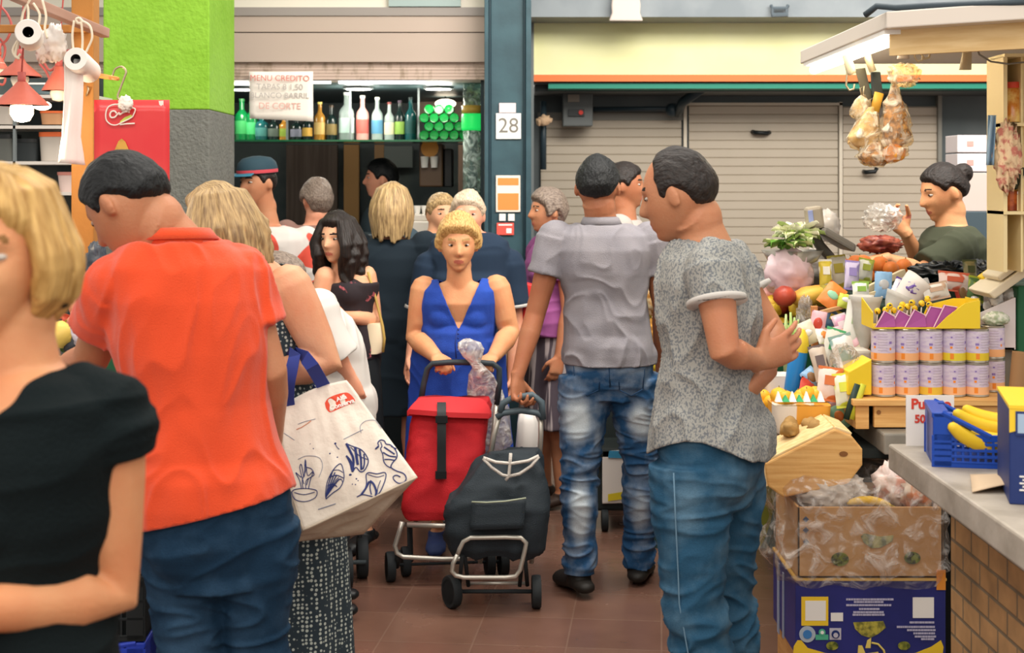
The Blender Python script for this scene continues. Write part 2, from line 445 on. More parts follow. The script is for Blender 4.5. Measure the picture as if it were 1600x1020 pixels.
    def leg_path(s, q, off=0.):
        k = s.k; h, kn, an = s.hip[q], s.kn[q], s.an[q]; b = -s.f * .012
        return [(h, .086 * k + off), (h.lerp(kn, .35), .080 * k + off), (h.lerp(kn, .75), .062 * k + off), (kn, .054 * k + off), (kn.lerp(an, .3) + b, .056 * k + off), (kn.lerp(an, .65), .042 * k + off), (an, .034 * k + off)]
    def foot(s, mb, q, off=0., L=.232):
        k = s.k; f = s.toe[q]; an = s.an[q]; z = an.z - .05 * s.H
        c = V((an.x, an.y, z + .034))
        mb.tube([c - f * .055 * k + UP * .008, c + f * .02 * k + UP * .01, c + f * .09 * k, c + f * .15 * k - UP * .008, c + f * (L - .065) * k - UP * .012], [.032 * k + off, .037 * k + off, .042 * k + off, .043 * k + off, .032 * k + off], n=16, round_=True, squash=(UP, .62))
        mb.tube([an, c + UP * .012], [.036 * k + off, .040 * k + off], n=14)
    def skin(s, label, skin, cat='person', brow='#3a2a1e', lips=None, group=None, name='person', eyes=True):
        s.root = thing(name, label, cat, s.base, group)
        mb = MB(); s.torso(mb, off=-.012)
        M = s.headM(); n, kk = 72, 60
        mb.rings([[M @ head_pt(-2 * math.pi * j / n, math.pi * min(max(i / kk, .008), .992)) for j in range(n)] for i in range(kk + 1)])
        R3 = M.to_3x3()
        for sg in (-1, 1):
            Re = Matrix.Rotation(sg * .35, 3, 'Z') @ Matrix.Rotation(-.2, 3, 'X')
            E_ = MB(); E_.ball((0, 0, 0), (.008, .018, .030), R=Re)
            mb.add([M @ (V(p) + V((sg * .079, -.006, -.008))) for p in E_.v], E_.f)
        mb.tube([s.N - UP * .03, s.N.lerp(s.Hd, .35), s.Hd - R3.col[2].normalized() * .055 * s.hs - R3.col[1].normalized() * .012], [.068 * s.k, .058 * s.k, .060 * s.k], n=24); mb.ball(s.N.lerp(s.Hd, .42) - s.f * .008, (.062 * s.k, .062 * s.k, .07 * s.k))
        for q in 'LR':
            ap = s.arm_path(q); mb.tube([p for p, _ in ap], [r for _, r in ap], n=18, round_=True)
            s.make_hand(mb, q)
            if s.limbs:
                lp = s.leg_path(q, -.006); mb.tube([p for p, _ in lp], [r for _, r in lp], n=18)
                s.foot(mb, q)
        me = voxel(mb.mesh('b', s.base), s.vox, 3)
        Mi = M.inverted(); idx = []
        lipm = lips or mat('lips_' + skin.name, '#bb6a58', rough=.4)
        bm_ = mat('brow' + brow, brow, rough=.8)
        cs = np.empty(len(me.polygons) * 3); me.polygons.foreach_get('center', cs); cs = cs.reshape(-1, 3) + np.array(s.base)
        Mi_ = np.array(Mi); loc = cs @ Mi_[:3, :3].T + Mi_[:3, 3]
        lip = (loc[:, 1] > .05) & (((loc[:, 2] + .064) / .0095) ** 2 + (loc[:, 0] / .021) ** 2 < 1)
        br = (loc[:, 1] > .04) & (np.abs(loc[:, 0]) > .014) & (np.abs(loc[:, 0]) < .046) & (np.abs(loc[:, 2] - .031 + .25 * (np.abs(loc[:, 0]) - .03) ** 2 * 40) < .0042)
        me.polygons.foreach_set('material_index', (lip * 1 + br * 2).astype(np.int32))
        o = link('body', me, [skin, lipm, bm_], s.root, s.base, True)
        if eyes:
            for sg in (-1, 1):
                e = MB(); c = V((sg * .031, .0695, .006)); e.T = M
                e.ball(c, (.0135, .0135, .0062), m=0); d = V((0, 1, 0)); e.k = 1
                e.lathe([(0, .0), (.0056, .0), (.0050, .0016), (0, .0020)], c=c + d * .0122, n=16, R=Matrix.Diagonal((1, 1, .9)) @ Matrix.Rotation(-math.pi / 2, 3, 'X'))
                e.build('eye', [mat('eye_white', '#bdb4aa', rough=.2), mat('iris', '#2b1c14', rough=.15)], s.root, smooth=True)
        return s.root
    # ---- clothes
    def cloth(s, name, mb, m, wr=None, v=None, cutf=None, sm=8, parent=None, label=None, thick=.003):
        me = voxel(mb.mesh('c', s.base), v or s.vox, sm)
        if wr: displace(me, wr)
        if cutf:
            b = s.base
            cut(me, lambda c: cutf(c + b))
        o = link(name, me, m, parent or s.root, s.base, True)
        if cutf: md = o.modifiers.new('t', 'SOLIDIFY'); md.thickness = thick; md.offset = -1
        return o
    def sleeves(s, mb, t1, off=.014, fl=.012, q='LR'):
        for c in q:
            ap = s.arm_path(c, off, 0, t1); n = len(ap)
            mb.tube([p for p, _ in ap], [r + fl * i / (n - 1) + (.012 if i == 0 else 0) for i, (_, r) in enumerate(ap)], n=20)
            mb.ball(s.S[c], (.056 * s.k * s.armr + off,) * 3)
    def cuff(s, q, t1, off, fl, m, wd=.06, name='cuff'):
        ap = s.arm_path(q, off, 0, t1); r1 = ap[-1][1] + fl; r0 = np.interp(t1 - wd, [0, t1], [ap[0][1] , r1])
        p1 = ap[-1][0]; p0 = s.arm_path(q, off, 0, t1 - wd)[-1][0]; ax = (p1 - p0).normalized(); mb = MB()
        mb.tube([p0, p1 + ax * .003, p1 + ax * .003, p0.lerp(p1, .5)], [r1 * .99 + .003, r1 + .003, r1 - .008, r1 - .012], n=28, cap=False)
        mb.build(name, m, s.root, smooth=True, fix=False)
    def legs(s, mb, off=.014, bot=None, fl=0.):
        for q in 'LR':
            lp = s.leg_path(q, off); n = len(lp)
            pts = [p for p, _ in lp]; rr = [r for _, r in lp]
            rr[-1] = max(rr[-1], bot or 0); rr[-2] = max(rr[-2], (bot or 0) * .98); rr[-3] = max(rr[-3], (bot or 0) * .95)
            pts[-1] = pts[-1] - UP * .012
            mb.tube(pts, rr, n=20)
    def loc(s, p):
        d = p - s.base; return V((d.dot(s.l), d.dot(s.f), d.z))

def folds(amp, sc=(3, 3, 14), seed=0, sharp=2.0, zr=None, amp2=None):
    sc = V(sc)
    def fn(p, n):
        q = V((p.x * sc.x + seed, p.y * sc.y, p.z * sc.z))
        w = noise.noise(q * .6 + V((9, seed, 3))) * 1.3
        v = noise.noise(q + V((w, w, w)))
        r = (1 - min(abs(v) * 2.2, 1)) ** sharp
        a = amp
        if zr is not None:
            a *= zr(p)
        return a * (r - .35) + (amp2 or 0) * noise.noise(p * 9 + V((seed, 0, 0)))
    return fn

def hair(b, style, m, T=.014, length=.16, front=.060, sideb=-.015, back=-.062, parent=None, vox=None, seed=1, vol=1., part=0, name='hair', crown=0, azmin=62, wave=0, n=None, inward=1.0):
    M = b.headM(); mb = MB(); R = random.Random(seed)
    nn, kk = 64, 44; rs = []
    for i in range(kk + 1):
        ph = math.pi * min(max(i / kk, .01), .99); ring = []
        for j in range(nn):
            th = -2 * math.pi * j / nn; B = head_base(th, ph)
            az = abs((math.degrees(th) + 180) % 360 - 180)
            zl = np.interp(az, [0, 35, 62, 75, 88, 105, 135, 180], [front, front - .004, front - .03, sideb, sideb + .022, .0, back * .8, back])
            h = B.z - zl; dd = V((B.x, B.y - .005, B.z)).normalized()
            t = min(max(h / .018, 0), 1); t = t * t * (3 - 2 * t)
            th_ = T * (1 + .35 * noise.noise(B * 22 + V((seed, 0, 0))) + crown * max(0, B.z / .11))
            ring.append(M @ (B + dd * (th_ * t - .006 * (1 - t))))
        rs.append(ring)
    mb.rings(rs)
    if style in ('bob', 'long', 'wavy', 'curly'):
        n = n or {'bob': 26, 'long': 26, 'wavy': 30, 'curly': 34}[style]
        for i in range(n):
            az = math.radians(azmin + (360 - 2 * azmin) * i / (n - 1) + R.uniform(-5, 5))
            L = length * R.uniform(.88, 1.08)
            side = V((math.sin(az), math.cos(az), 0))
            hx, hy = .080 + .010 * vol, .098 + .008 * vol
            A = V((.1 * side.x * .3, -.012, .108)); pts = [A]; rr = [.012]
            top = V((side.x * hx * .74, side.y * hy * .74 - .004, .082)); pts.append(top); rr.append(.018)
            mid = V((side.x * hx, side.y * hy - .004, .02)); pts.append(mid); rr.append(.019 * vol)
            bot = length + .02; z = .02; k = 6
            for j in range(1, k + 1):
                u = j / k; zz = .02 - L * u
                wv = wave * math.sin(u * 9 + seed + i * 1.7) * .014
                ex = 1 + .10 * math.sin(min(u * 1.6, 1) * math.pi) * vol - (.25 * inward * max(0, u - .7) / .3 if style == 'bob' else -.02 * u)
                pts.append(V((side.x * hx * ex + wv, side.y * hy * ex - .004 + wv * .6 - (.01 * u), zz)))
                rr.append((.021 if u < .8 else .014) * (1 if style != 'long' else .85) * vol * (1 - .45 * max(0, u - .8) / .2))
            mb.tube([M @ p for p in pts], [r * b.hs for r in rr], n=10, round_=True)
    if style == 'bun':
        for (p, r) in (((0, -.10, .055), .042), ((0, -.075, .05), .04)): mb.ball(M @ V(p), r * b.hs)
    if style == 'pony':
        pts = [V((0, -.09, .05)), V((0, -.125, .045)), V((.005, -.142, .0)), V((.01, -.145, -.06)), V((.01, -.13, -.13)), V((0, -.12, -.19))]
        mb.tube([M @ p for p in pts], [r * b.hs for r in (.03, .024, .032, .036, .03, .012)], n=14, round_=True)
    me = voxel(mb.mesh('h', b.base), vox or b.vox * .8, 2)
    co = get_co(me) + np.array(b.base); Mi = np.array(M.inverted()); lo = co @ Mi[:3, :3].T + Mi[:3, 3]
    az = np.arctan2(lo[:, 0], -lo[:, 1]); rad = np.sqrt(lo[:, 0] ** 2 + lo[:, 1] ** 2)
    short = style in ('short', 'bun')
    if short: hs = np.stack([lo[:, 0] * 60, lo[:, 1] * 22, lo[:, 2] * 30], 1)
    else:
        fade = np.clip(rad / .05, 0, 1); hs = np.stack([az * 5.0 * fade, lo[:, 2] * 5, rad * 8], 1)
    d = np.array([noise.noise(V(q) * (1.6)) for q in hs.tolist()])
    no = get_no(me); c0 = get_co(me); set_co(me, c0 + no * (d * (.0022 if short else .0045))[:, None])
    at = me.attributes.new('hs', 'FLOAT_VECTOR', 'POINT'); at.data.foreach_set('vector', hs.astype(np.float32).ravel())
    return link(name, me, m, parent or b.root, b.base, True)
# ------------------------------------------------------------------ setting
def tile_mat():
    m, nt, b = newmat('floor_tiles'); N = nt.nodes; L = nt.links
    tc = N.new('ShaderNodeTexCoord')
    br = N.new('ShaderNodeTexBrick'); br.offset = 0; br.inputs['Scale'].default_value = 1
    br.inputs['Brick Width'].default_value = .33; br.inputs['Row Height'].default_value = .33
    br.inputs['Mortar Size'].default_value = .0035; br.inputs['Mortar Smooth'].default_value = .3
    br.inputs['Color1'].default_value = srgb('#6d4e42'); br.inputs['Color2'].default_value = srgb('#755648'); br.inputs['Mortar'].default_value = srgb('#7a5e50')
    mp = N.new('ShaderNodeMapping'); mp.inputs['Rotation'].default_value = (0, 0, math.radians(6)); L.new(tc.outputs['Object'], mp.inputs[0]); L.new(mp.outputs[0], br.inputs[0])
    nz = N.new('ShaderNodeTexNoise'); nz.inputs['Scale'].default_value = 3.5; nz.inputs['Detail'].default_value = 4; nz.inputs['Roughness'].default_value = .5
    L.new(tc.outputs['Object'], nz.inputs[0])
    mx = N.new('ShaderNodeMix'); mx.data_type = 'RGBA'; mx.blend_type = 'OVERLAY'; mx.inputs[0].default_value = .35
    L.new(br.outputs[0], mx.inputs[6]); L.new(nz.outputs[0], mx.inputs[7]); L.new(mx.outputs[2], b.inputs['Base Color'])
    mr = N.new('ShaderNodeMapRange'); mr.inputs[3].default_value = .16; mr.inputs[4].default_value = .34; L.new(nz.outputs[0], mr.inputs[0])
    L.new(mr.outputs[0], b.inputs['Roughness'])
    bp = N.new('ShaderNodeBump'); bp.inputs['Strength'].default_value = .15; bp.inputs['Distance'].default_value = .01
    L.new(br.outputs['Fac'], bp.inputs['Height']); bp.invert = True
    L.new(bp.outputs[0], b.inputs['Normal']); b.inputs['Specular IOR Level'].default_value = .6
    return m
mb = MB(); mb.span((-9, -3, -.1), (9, 13, 0)); struct(mb.build('floor', tile_mat()))

STEEL = mat('painted_steel_teal', '#2c464f', rough=.45, col2='#35525b', nscale=5, bump=.05)
STEEL_D = mat('painted_steel_dark', '#15303a', rough=.5)
PANEL = mat('pinkish_panel', '#b3a296', rough=.6, col2='#ac9a8e', nscale=2, stretch=(.3, 1, 1), mixlo=.3, mixhi=.7)
RAIL = mat('grey_rail', '#8d8580', rough=.5)
CREAM = mat('cream_board', '#d0c9bb', rough=.6)
BLACK = mat('black_metal', '#14181a', rough=.45)
GREY = mat('grey_metal', '#6d7475', rough=.5)
WHITE = mat('white_plastic', '#ece8e2', rough=.4)
DARKW = mat('dark_interior', '#1f3036', rough=.6)

# bar facade on the left, depth 8
def X(px, d): return (px - 800) / F * d
def Z(py, d): return EYE - (py - HY) / F * d
d = 8.0
mb = MB()
mb.span((X(-420, d), d, Z(12, d)), (X(757, d), d + .25, 3.4), m=0)
mb.span((X(-420, d), d - .02, Z(25, d)), (X(757, d), d + .25, Z(12, d)), m=1)
mb.span((X(-420, d), d - .01, Z(50, d)), (X(757, d), d + .25, Z(25, d)), m=2)
mb.span((X(-420, d), d - .015, Z(97, d)), (X(757, d), d + .25, Z(52, d)), m=2)
mb.span((X(-420, d), d + .02, Z(52, d)), (X(757, d), d + .25, Z(50, d)), m=1)
for i in range(11):
    z0 = Z(124 - i * 2.5, d); mb.tube([(X(-420, d), d + .02 + .003 * (i % 2), z0 + .004), (X(757, d), d + .02 + .003 * (i % 2), z0 + .004)], .0065, n=6, m=3)
mb.span((X(-420, d), d + .03, Z(124, d)), (X(757, d), d + .25, Z(97, d)), m=3)
struct(mb.build('wall_bar_front', [CREAM, RAIL, PANEL, mat('rolled_shutter', '#c2ada1', rough=.6, col2='#94826d', nscale=26, stretch=(1, 1, .4), mixlo=.5, mixhi=.75)]))
mb = MB(); mb.span((X(608, d), d - .03, Z(11, d)), (X(720, d), d, 2.9)); tag(mb.build('sign_panel', mat('grey_sign', '#93a3a1')), 'small plain grey panel on the cream board at the top above the bar', 'sign')
# bar interior
mb = MB()
mb.span((-9, 10.4, 0), (X(757, 8.4), 10.5, 3.2), m=0)
mb.span((-9, 8.25, Z(124, 8)), (X(757, 8.), 10.5, Z(118, 8)), m=1)
struct(mb.build('wall_bar_back', [mat('bar_back', '#3b4a4c', rough=.4, col2='#54615e', nscale=3), mat('bar_ceiling', '#52656a', rough=.4)]))
mb = MB(); mb.span((X(752, 8.2), 8.05, 0), (X(757, 8.2), 10.5, 3.2)); struct(mb.build('wall_bar_side', DARKW))
# pillar 28
d = 7.8; xl, xr = X(757, d), X(830, d)
mb = MB()
mb.span((xl + .035, d + .02, 0), (xr - .035, d + .10, 3.4), m=0)
mb.span((xl, d - .02, 0), (xl + .022, d + .2, 3.4), m=0); mb.span((xr - .03, d - .02, 0), (xr, d + .2, 3.4), m=0)
mb.span((xl + .022, d, 0), (xl + .035, d + .2, 3.4), m=1); mb.span((xr - .043, d, 0), (xr - .03, d + .2, 3.4), m=1)
struct(mb.build('pillar_steel', [STEEL, STEEL_D], bevel=.003))
def flat_sign(px0, py0, px1, py1, d, mats, name, label, cat='sign', th=.004, tilt=0, marks=None, group=None):
    w, h = (px1 - px0) / F * d, (py1 - py0) / F * d
    c = W((px0 + px1) / 2, (py0 + py1) / 2, d)
    t = thing(name, label, cat, c, group)
    mb = MB(); mb.box(c, (w, th, h)); mb.build('board', mats, t, bevel=.0006)
    return t, c, w, h
t, c, w, h = flat_sign(775, 177, 814, 217, 7.81, WHITE, 'number_sign', 'white square plate with number 28 on the teal steel pillar')
text('digits', '28', .115, frame(c + V((0, -.0035, 0)), (1, 0, 0), (0, 0, 1)), mat('grey_print', '#77736c'), t)
flat_sign(780, 161, 806, 176, 7.81, mat('pink_label', '#e8cdd0'), 'label_plate', 'small pale pink label just above the number 28 plate')
t, c, w, h = flat_sign(775, 274, 813, 331, 7.81, mat('paper_cream', '#f0ded0'), 'notice', 'orange and white paper notice taped on the pillar under the number plate', 'notice')
mb = MB(); mb.box(c + V((0, -.0028, -h * .22)), (w * .86, .001, h * .46)); mb.box(c + V((0, -.0028, h * .33)), (w * .86, .001, h * .2)); mb.build('print', mat('orange_print', '#e58a45'), t)
for px, nm in ((785, 'left'), (799, 'right')):
    flat_sign(px - 5, 334, px + 5, 345, 7.81, WHITE, 'light_switch', 'small square white switch below the orange notice, the %s one of two' % nm, 'switch', th=.012)
t, c, w, h = flat_sign(776, 348, 803, 367, 7.81, mat('red_print', '#d9564a'), 'notice', 'small red and white sticker lowest on the teal pillar', 'sticker')
mb = MB(); mb.box(c + V((.02, -.0028, -.01)), (w * .3, .001, h * .4)); mb.box(c + V((0, -.0028, .022)), (w * .8, .001, h * .12)); mb.build('print', WHITE, t)

# closed stall on the right
d = 9.5; xr = 8.
mb = MB(); mb.span((X(824, d), d - .35, Z(36, d)), (xr, d + .2, 3.6)); struct(mb.build('beam_steel', mat('beam_grey', '#8f979c', rough=.5, col2='#7e878d', nscale=2.5)))
mb = MB()
mb.span((X(832, d), d, Z(117, d)), (xr, d + .2, Z(36, d)), m=0)
mb.span((X(832, d), d - .02, Z(127.5, d)), (xr, d + .2, Z(117, d)), m=1)
mb.span((X(832, d), d + .04, Z(130, d)), (xr, d + .2, Z(127.5, d)), m=3)  # black strip stands in for the shadow gap under the orange band
mb.span((X(857, d), d + .02, Z(138, d)), (xr, d + .2, Z(130, d)), m=2)
mb.span((X(829, d), d - .03, 0), (X(834, d), d + .1, 3), m=4)
struct(mb.build('trim_1', [mat('fascia_green', '#ecebb0', rough=.55, col2='#efeebc', nscale=2), mat('fascia_orange', '#ef7c3f', rough=.5), mat('teal_strip', '#1f8a74', rough=.5), BLACK, GREY]))
SHUT = mat('shutter_beige', '#b7ab9b', rough=.55, col2='#aba08f', nscale=1.2, mixlo=.3, mixhi=.7)
d = 10.2
mb = MB(); mb.span((X(834, d), 9.7, Z(150, d)), (xr, d + .3, Z(137, d))); mb.span((X(834, d), d + .01, 0), (xr, d + .2, Z(140, d)), m=0)
struct(mb.build('wall_closed_stall', mat('recess_grey', '#5a6163', rough=.6, col2='#4f5759', nscale=2)))
def shutter(px0, px1, py0, name, d=10.2):
    x0, x1 = X(px0, d), X(px1, d); z1 = Z(py0, d); n = int(z1 / .062); mb = MB()
    prof = []
    for i in range(n):
        z = z1 - i * .062
        prof += [(d - .004, z), (d - .016, z - .008), (d - .016, z - .050), (d - .004, z - .058)]
    mb.grid(lambda u, v: V((x0 + (x1 - x0) * u, prof[min(int(round(v * (len(prof) - 1))), len(prof) - 1)][0], prof[min(int(round(v * (len(prof) - 1))), len(prof) - 1)][1])), 1, len(prof) - 1)
    o = mb.build(name, SHUT, fix=False); md = o.modifiers.new('t', 'SOLIDIFY'); md.thickness = .01
    return struct(o)
shutter(845, 1064, 188, 'door_1'); shutter(1076, 1308, 166, 'door_2'); shutter(1316, 1462, 168, 'door_3')
mb = MB()
for px in (1067, 1309): mb.span((X(px, d), d - .05, 0), (X(px + 5, d), d, Z(160, d)), m=0)
mb.span((X(1067, d), d - .05, Z(165, d)), (X(1314, d), d, Z(161, d)), m=0)
mb.span((X(840, d), d - .03, Z(188, d)), (X(1067, d), d, Z(176, d)), m=1)
mb.span((X(1462, d), d - .06, 0), (X(1468, d), d, Z(150, d)), m=1)
struct(mb.build('trim_2', [mat('pale_frame', '#c9bfae', rough=.5), mat('dull_frame', '#7c7a72', rough=.5)]))
mb = MB(); mb.tube([W(1176, 206, 10.17), W(1180, 207, 10.12), W(1198, 208, 10.12), W(1202, 207, 10.17)], .016, n=8); tag(mb.build('shutter_handle', BLACK, smooth=True), 'short black handle high on the beige middle shutter', 'handle')
mb = MB(); mb.tube([W(1350, 268, 10.17), W(1353, 269, 10.1), W(1367, 268, 10.1), W(1370, 262, 10.1)], .016, n=8); tag(mb.build('shutter_handle', BLACK, smooth=True), 'black handle on the right shutter under the hanging food bags', 'handle')
# electric box and pipes
c = W(902, 168, 10.0)
t = thing('electric_box', 'dark grey electric box with a red switch high on the closed stall', 'electric box', c)
mb = MB(); mb.box(c, (.21, .16, .27)); mb.build('case', mat('box_grey', '#565a5a', rough=.5), t, bevel=.008)
mb = MB(); mb.box(c + V((-.03, -.09, .06)), (.08, .02, .05)); mb.build('label', mat('box_label', '#8d8378'), t)
mb = MB(); mb.box(c + V((-.01, -.09, -.04)), (.11, .02, .05)); p_ = mb.build('socket', BLACK, t)
mb = MB(); mb.cyl(c + V((.02, -.098, -.04)), c + V((.02, -.112, -.04)), .016); mb.build('switch', mat('switch_red', '#cf3a30'), t)
mb = MB(); mb.tube([W(926, 171, 10.05), W(1035, 170, 10.05), W(1058, 172, 10.05)], .018, n=8); mb.tube([W(1058, 178, 10.05), W(1066, 160, 9.95), W(1098, 138, 9.8)], .034, n=8); mb.ball(W(1050, 172, 10.05), .05)
tag(mb.build('awning_rod', mat('dark_rod', '#2c3a42', rough=.4), smooth=True), 'dark folding awning arm in the recess beside the electric box', 'rod')
mb = MB(); mb.tube([W(849, 158, 9.9), W(849, 265, 9.9)], .022, n=10)
tag(mb.build('pipe', mat('dark_rod', '#2c3a42'), smooth=True), 'dark vertical pipe just right of the teal pillar', 'pipe')
mb = MB(); mb.ball(W(851, 188, 9.8), (.05, .04, .035), jit=.5); mb.ball(W(844, 190, 9.8), (.03, .03, .03), jit=.5, sd=3)
tag(mb.build('tied_rope', mat('rope_tan', '#c9a988', rough=.9, bump=.6), smooth=True), 'knot of tan rope tied round the dark vertical pipe', 'rope')
# plastic cover on beam
mb = MB(); mb.rings([[W(957 + dx, py, 9.05 + dy) for dx, dy in ((-2 + e, 0), (44 - e, 0), (44 - e, .12), (-2 + e, .12))] for py, e in ((-12, 3), (8, 0), (20, 1), (33, -4))])
tag(mb.build('lamp_cover', mat('old_white', '#ddd0c6', rough=.6), smooth=40, bevel=.01), 'small off-white hooded lamp housing on the grey beam at the top', 'lamp')
mb = MB(); mb.tube([W(1205, 9, 9.12), W(1207, 13, 9.1), W(1229, 13, 9.1), W(1231, 9, 9.12)], .012, n=6); mb.tube([W(1206, 24, 9.1), W(1231, 23, 9.1)], .014, n=6); mb.tube([W(1207, 11, 9.1), W(1207, 24, 9.1)], .01, n=6); mb.tube([W(1229, 11, 9.1), W(1229, 24, 9.1)], .01, n=6)
tag(mb.build('bracket', mat('bracket_grey', '#5f6a72')), 'small dark bracket on the grey beam above the light green fascia', 'bracket')

# green and grey column on the left, depth 6.6
d = 6.6
mb = MB()
x0, x1 = X(161, d), X(327, d)
zs = Z(171, d)
mb.span((x0, d, zs), (x1, d + .60, 3.4), m=0); mb.span((x0, d, 0), (x1, d + .60, zs), m=1)
struct(mb.build('column_painted', [mat('lime_paint', '#80b030', rough=.7, col2='#79a928', nscale=6, bump=.6, bscale=40), mat('grey_plaster', '#6b6c66', rough=.75, col2='#656661', nscale=10, bump=.7, bscale=60)], bevel=.006))

# ---- bar fittings
d = 8.7
mb = MB(); z = Z(219, d)
mb.span((X(360, d), d - .12, z - .012), (X(756, d), d + .28, z - .0005), m=0)
t = thing('glass_shelf', 'green-edged glass bottle shelf across the back of the bar', 'shelf', W(560, 219, d)); mb.build('pane', mat('shelf_glass', '#2c7a52', rough=.1, spec=.8), t)
for px in (446, 545, 652): mb = MB(); mb.span((X(px, d), d + .02, z), (X(px, d) + .012, d + .04, Z(130, 8.3)), m=0); mb.build('upright', GREY, t)
BOT = {'clear': mat('bottle_clear', '#c8d8d4', rough=.1, trans=.6), 'green': mat('bottle_green', '#0f7a3e', rough=.12, trans=.35), 'dark': mat('bottle_dark', '#12211f', rough=.12),
       'amber': mat('bottle_amber', '#b98432', rough=.12, trans=.35), 'teal': mat('bottle_teal', '#1d5a5c', rough=.12, trans=.3), 'pink': mat('bottle_pink', '#c98d86', rough=.15), 'blue': mat('bottle_blue', '#3e6c9c', rough=.15)}
def bottle(kind, h, r, lab, cap, label, px):
    t = thing('bottle', label, 'bottle', (0, 0, 0), 'bottles on the glass bar shelf')
    mb = MB(); mb.lathe([(0, 0), (r * .96, 0), (r, .01), (r, h * .55), (r * .9, h * .63), (r * .38, h * .74), (r * .34, h * .95), (0, h * .95)], n=18); mb.build('glass_body', BOT[kind], t, smooth=35)
    mb = MB(); mb.lathe([(r * 1.015, h * .16), (r * 1.02, h * .17), (r * 1.02, h * .46), (r * 1.015, h * .47)], n=18); mb.build('label', mat('lab' + lab, lab, rough=.6), t, smooth=35)
    mb = MB(); mb.lathe([(0, h * .94), (r * .42, h * .94), (r * .42, h * 1.0), (0, h * 1.0)], n=14); mb.build('cap', mat('cap' + cap, cap, rough=.4), t, smooth=35)
    place(t, (X(px, 8.8), 8.82, z)); return t
for (px, k, h, r, lab, cap, nm) in [
    (377, 'green', .26, .045, '#2f8a4a', '#2a6a3a', 'tall green bottle at the column end of the bar shelf'),
    (392, 'green', .24, .04, '#3aa05e', '#1c4a34', 'green bottle second from the column on the bar shelf'),
    (408, 'teal', .17, .045, '#38706c', '#203c3c', 'teal bottle under the left half of the hanging paper menu'),
    (427, 'dark', .16, .038, '#48524a', '#8a7a3c', 'black bottle standing under the middle of the paper menu'),
    (443, 'amber', .16, .03, '#788c30', '#c8a844', 'narrow olive labelled bottle under the paper menu'),
    (463, 'dark', .15, .04, '#6a6a7a', '#b8a050', 'squat black bottle with grey label near the menu corner'),
    (479, 'dark', .17, .035, '#c89a44', '#c8a044', 'black bottle with a gold label right of the paper menu'),
    (499, 'amber', .24, .036, '#c2a060', '#d8c060', 'amber bottle with a gold cap right of the paper menu'),
    (517, 'dark', .22, .036, '#77643a', '#3a2a1a', 'dark bottle beside the amber one on the bar shelf'),
    (541, 'clear', .30, .048, '#b4c8c4', '#e8e8e4', 'tall clear bottle with a long white neck'),
    (566, 'pink', .28, .040, '#b5544c', '#e0dcd6', 'rose coloured bottle with a red label'),
    (589, 'clear', .27, .036, '#4a7fa0', '#f0ece4', 'clear bottle with a blue label in the middle of the bar shelf'),
    (608, 'clear', .24, .032, '#c8bca0', '#7a2a2a', 'slim clear bottle with a cream label and dark red cap'),
    (624, 'dark', .25, .032, '#7a9a44', '#3c2a3c', 'black bottle with a lime green label'),
    (641, 'teal', .27, .036, '#1f4a48', '#142a2a', 'dark teal bottle next to the pile of green bottles')]:
    bottle(k, h, r, lab, cap, nm, px)
# pile of small green bottles lying with their ends towards the hall
g0 = thing('beer_bottle', 'small green bottle lying in the pile at the end of the bar shelf', 'bottle', (0, 0, 0), 'pile of green bottles on the bar shelf')
mb = MB(); Rx = Matrix.Rotation(math.pi / 2, 3, 'X')
mb.lathe([(0, 0), (.02, .003), (.028, .0), (.030, .01), (.030, .13), (.012, .18), (.012, .22), (0, .22)], n=16, R=Rx @ Matrix.Rotation(math.pi, 3, 'X')); mb.build('glass_body', mat('beer_green', '#0a6a2c', rough=.1, trans=.2), g0, smooth=35)
mb = MB(); mb.lathe([(0, .218), (.015, .218), (.015, .226), (0, .226)], n=12, R=Rx @ Matrix.Rotation(math.pi, 3, 'X')); mb.build('cap', mat('cap_silver', '#c8c8c0', metal=.6, rough=.4), g0)
k = 0; zz = z + .031
for row, n in enumerate((5, 4, 4, 3)):
    for i in range(n):
        c = g0 if k == 0 else copy_tree(g0); k += 1
        place(c, (X(660, 8.7) + .03 * (row % 2) + i * .061 + .01, 8.70, zz + row * .053))
# green tube dispenser at the bar's right end
d = 8.35; c = W(738, 300, d)
t = thing('bottle_display', 'tall glass column with a bright green band at the right end of the bar', 'display', c)
x = c.x
mb = MB(); mb.lathe([(.055, 1.2), (.055, 2.2)], c=(x, d, 0), n=20); mb.build('glass_tube', film_mat('tube_glass', '#cfe4dc', .5, .1), t, smooth=True)
mb = MB(); mb.lathe([(.06, Z(204, d)), (.064, Z(200, d)), (.064, Z(182, d)), (.06, Z(178, d))], c=(x, d, 0), n=20); mb.build('band', mat('neon_green', '#25d860', rough=.4, emit='#20d860', estr=.5), t, smooth=True)
mb = MB(); mb.lathe([(.061, Z(177, d)), (.063, Z(165, d))], c=(x, d, 0), n=20); mb.build('band', mat('amber_band', '#c8a84a', rough=.4), t, smooth=True)
mb = MB()
for i in range(3): mb.lathe([(0, 0), (.03, 0), (.03, .14), (.012, .2), (.012, .24), (0, .24)], c=(x, d, 1.28 + i * .25), n=12)
mb.build('inner_bottle', BOT['teal'], t, smooth=35)
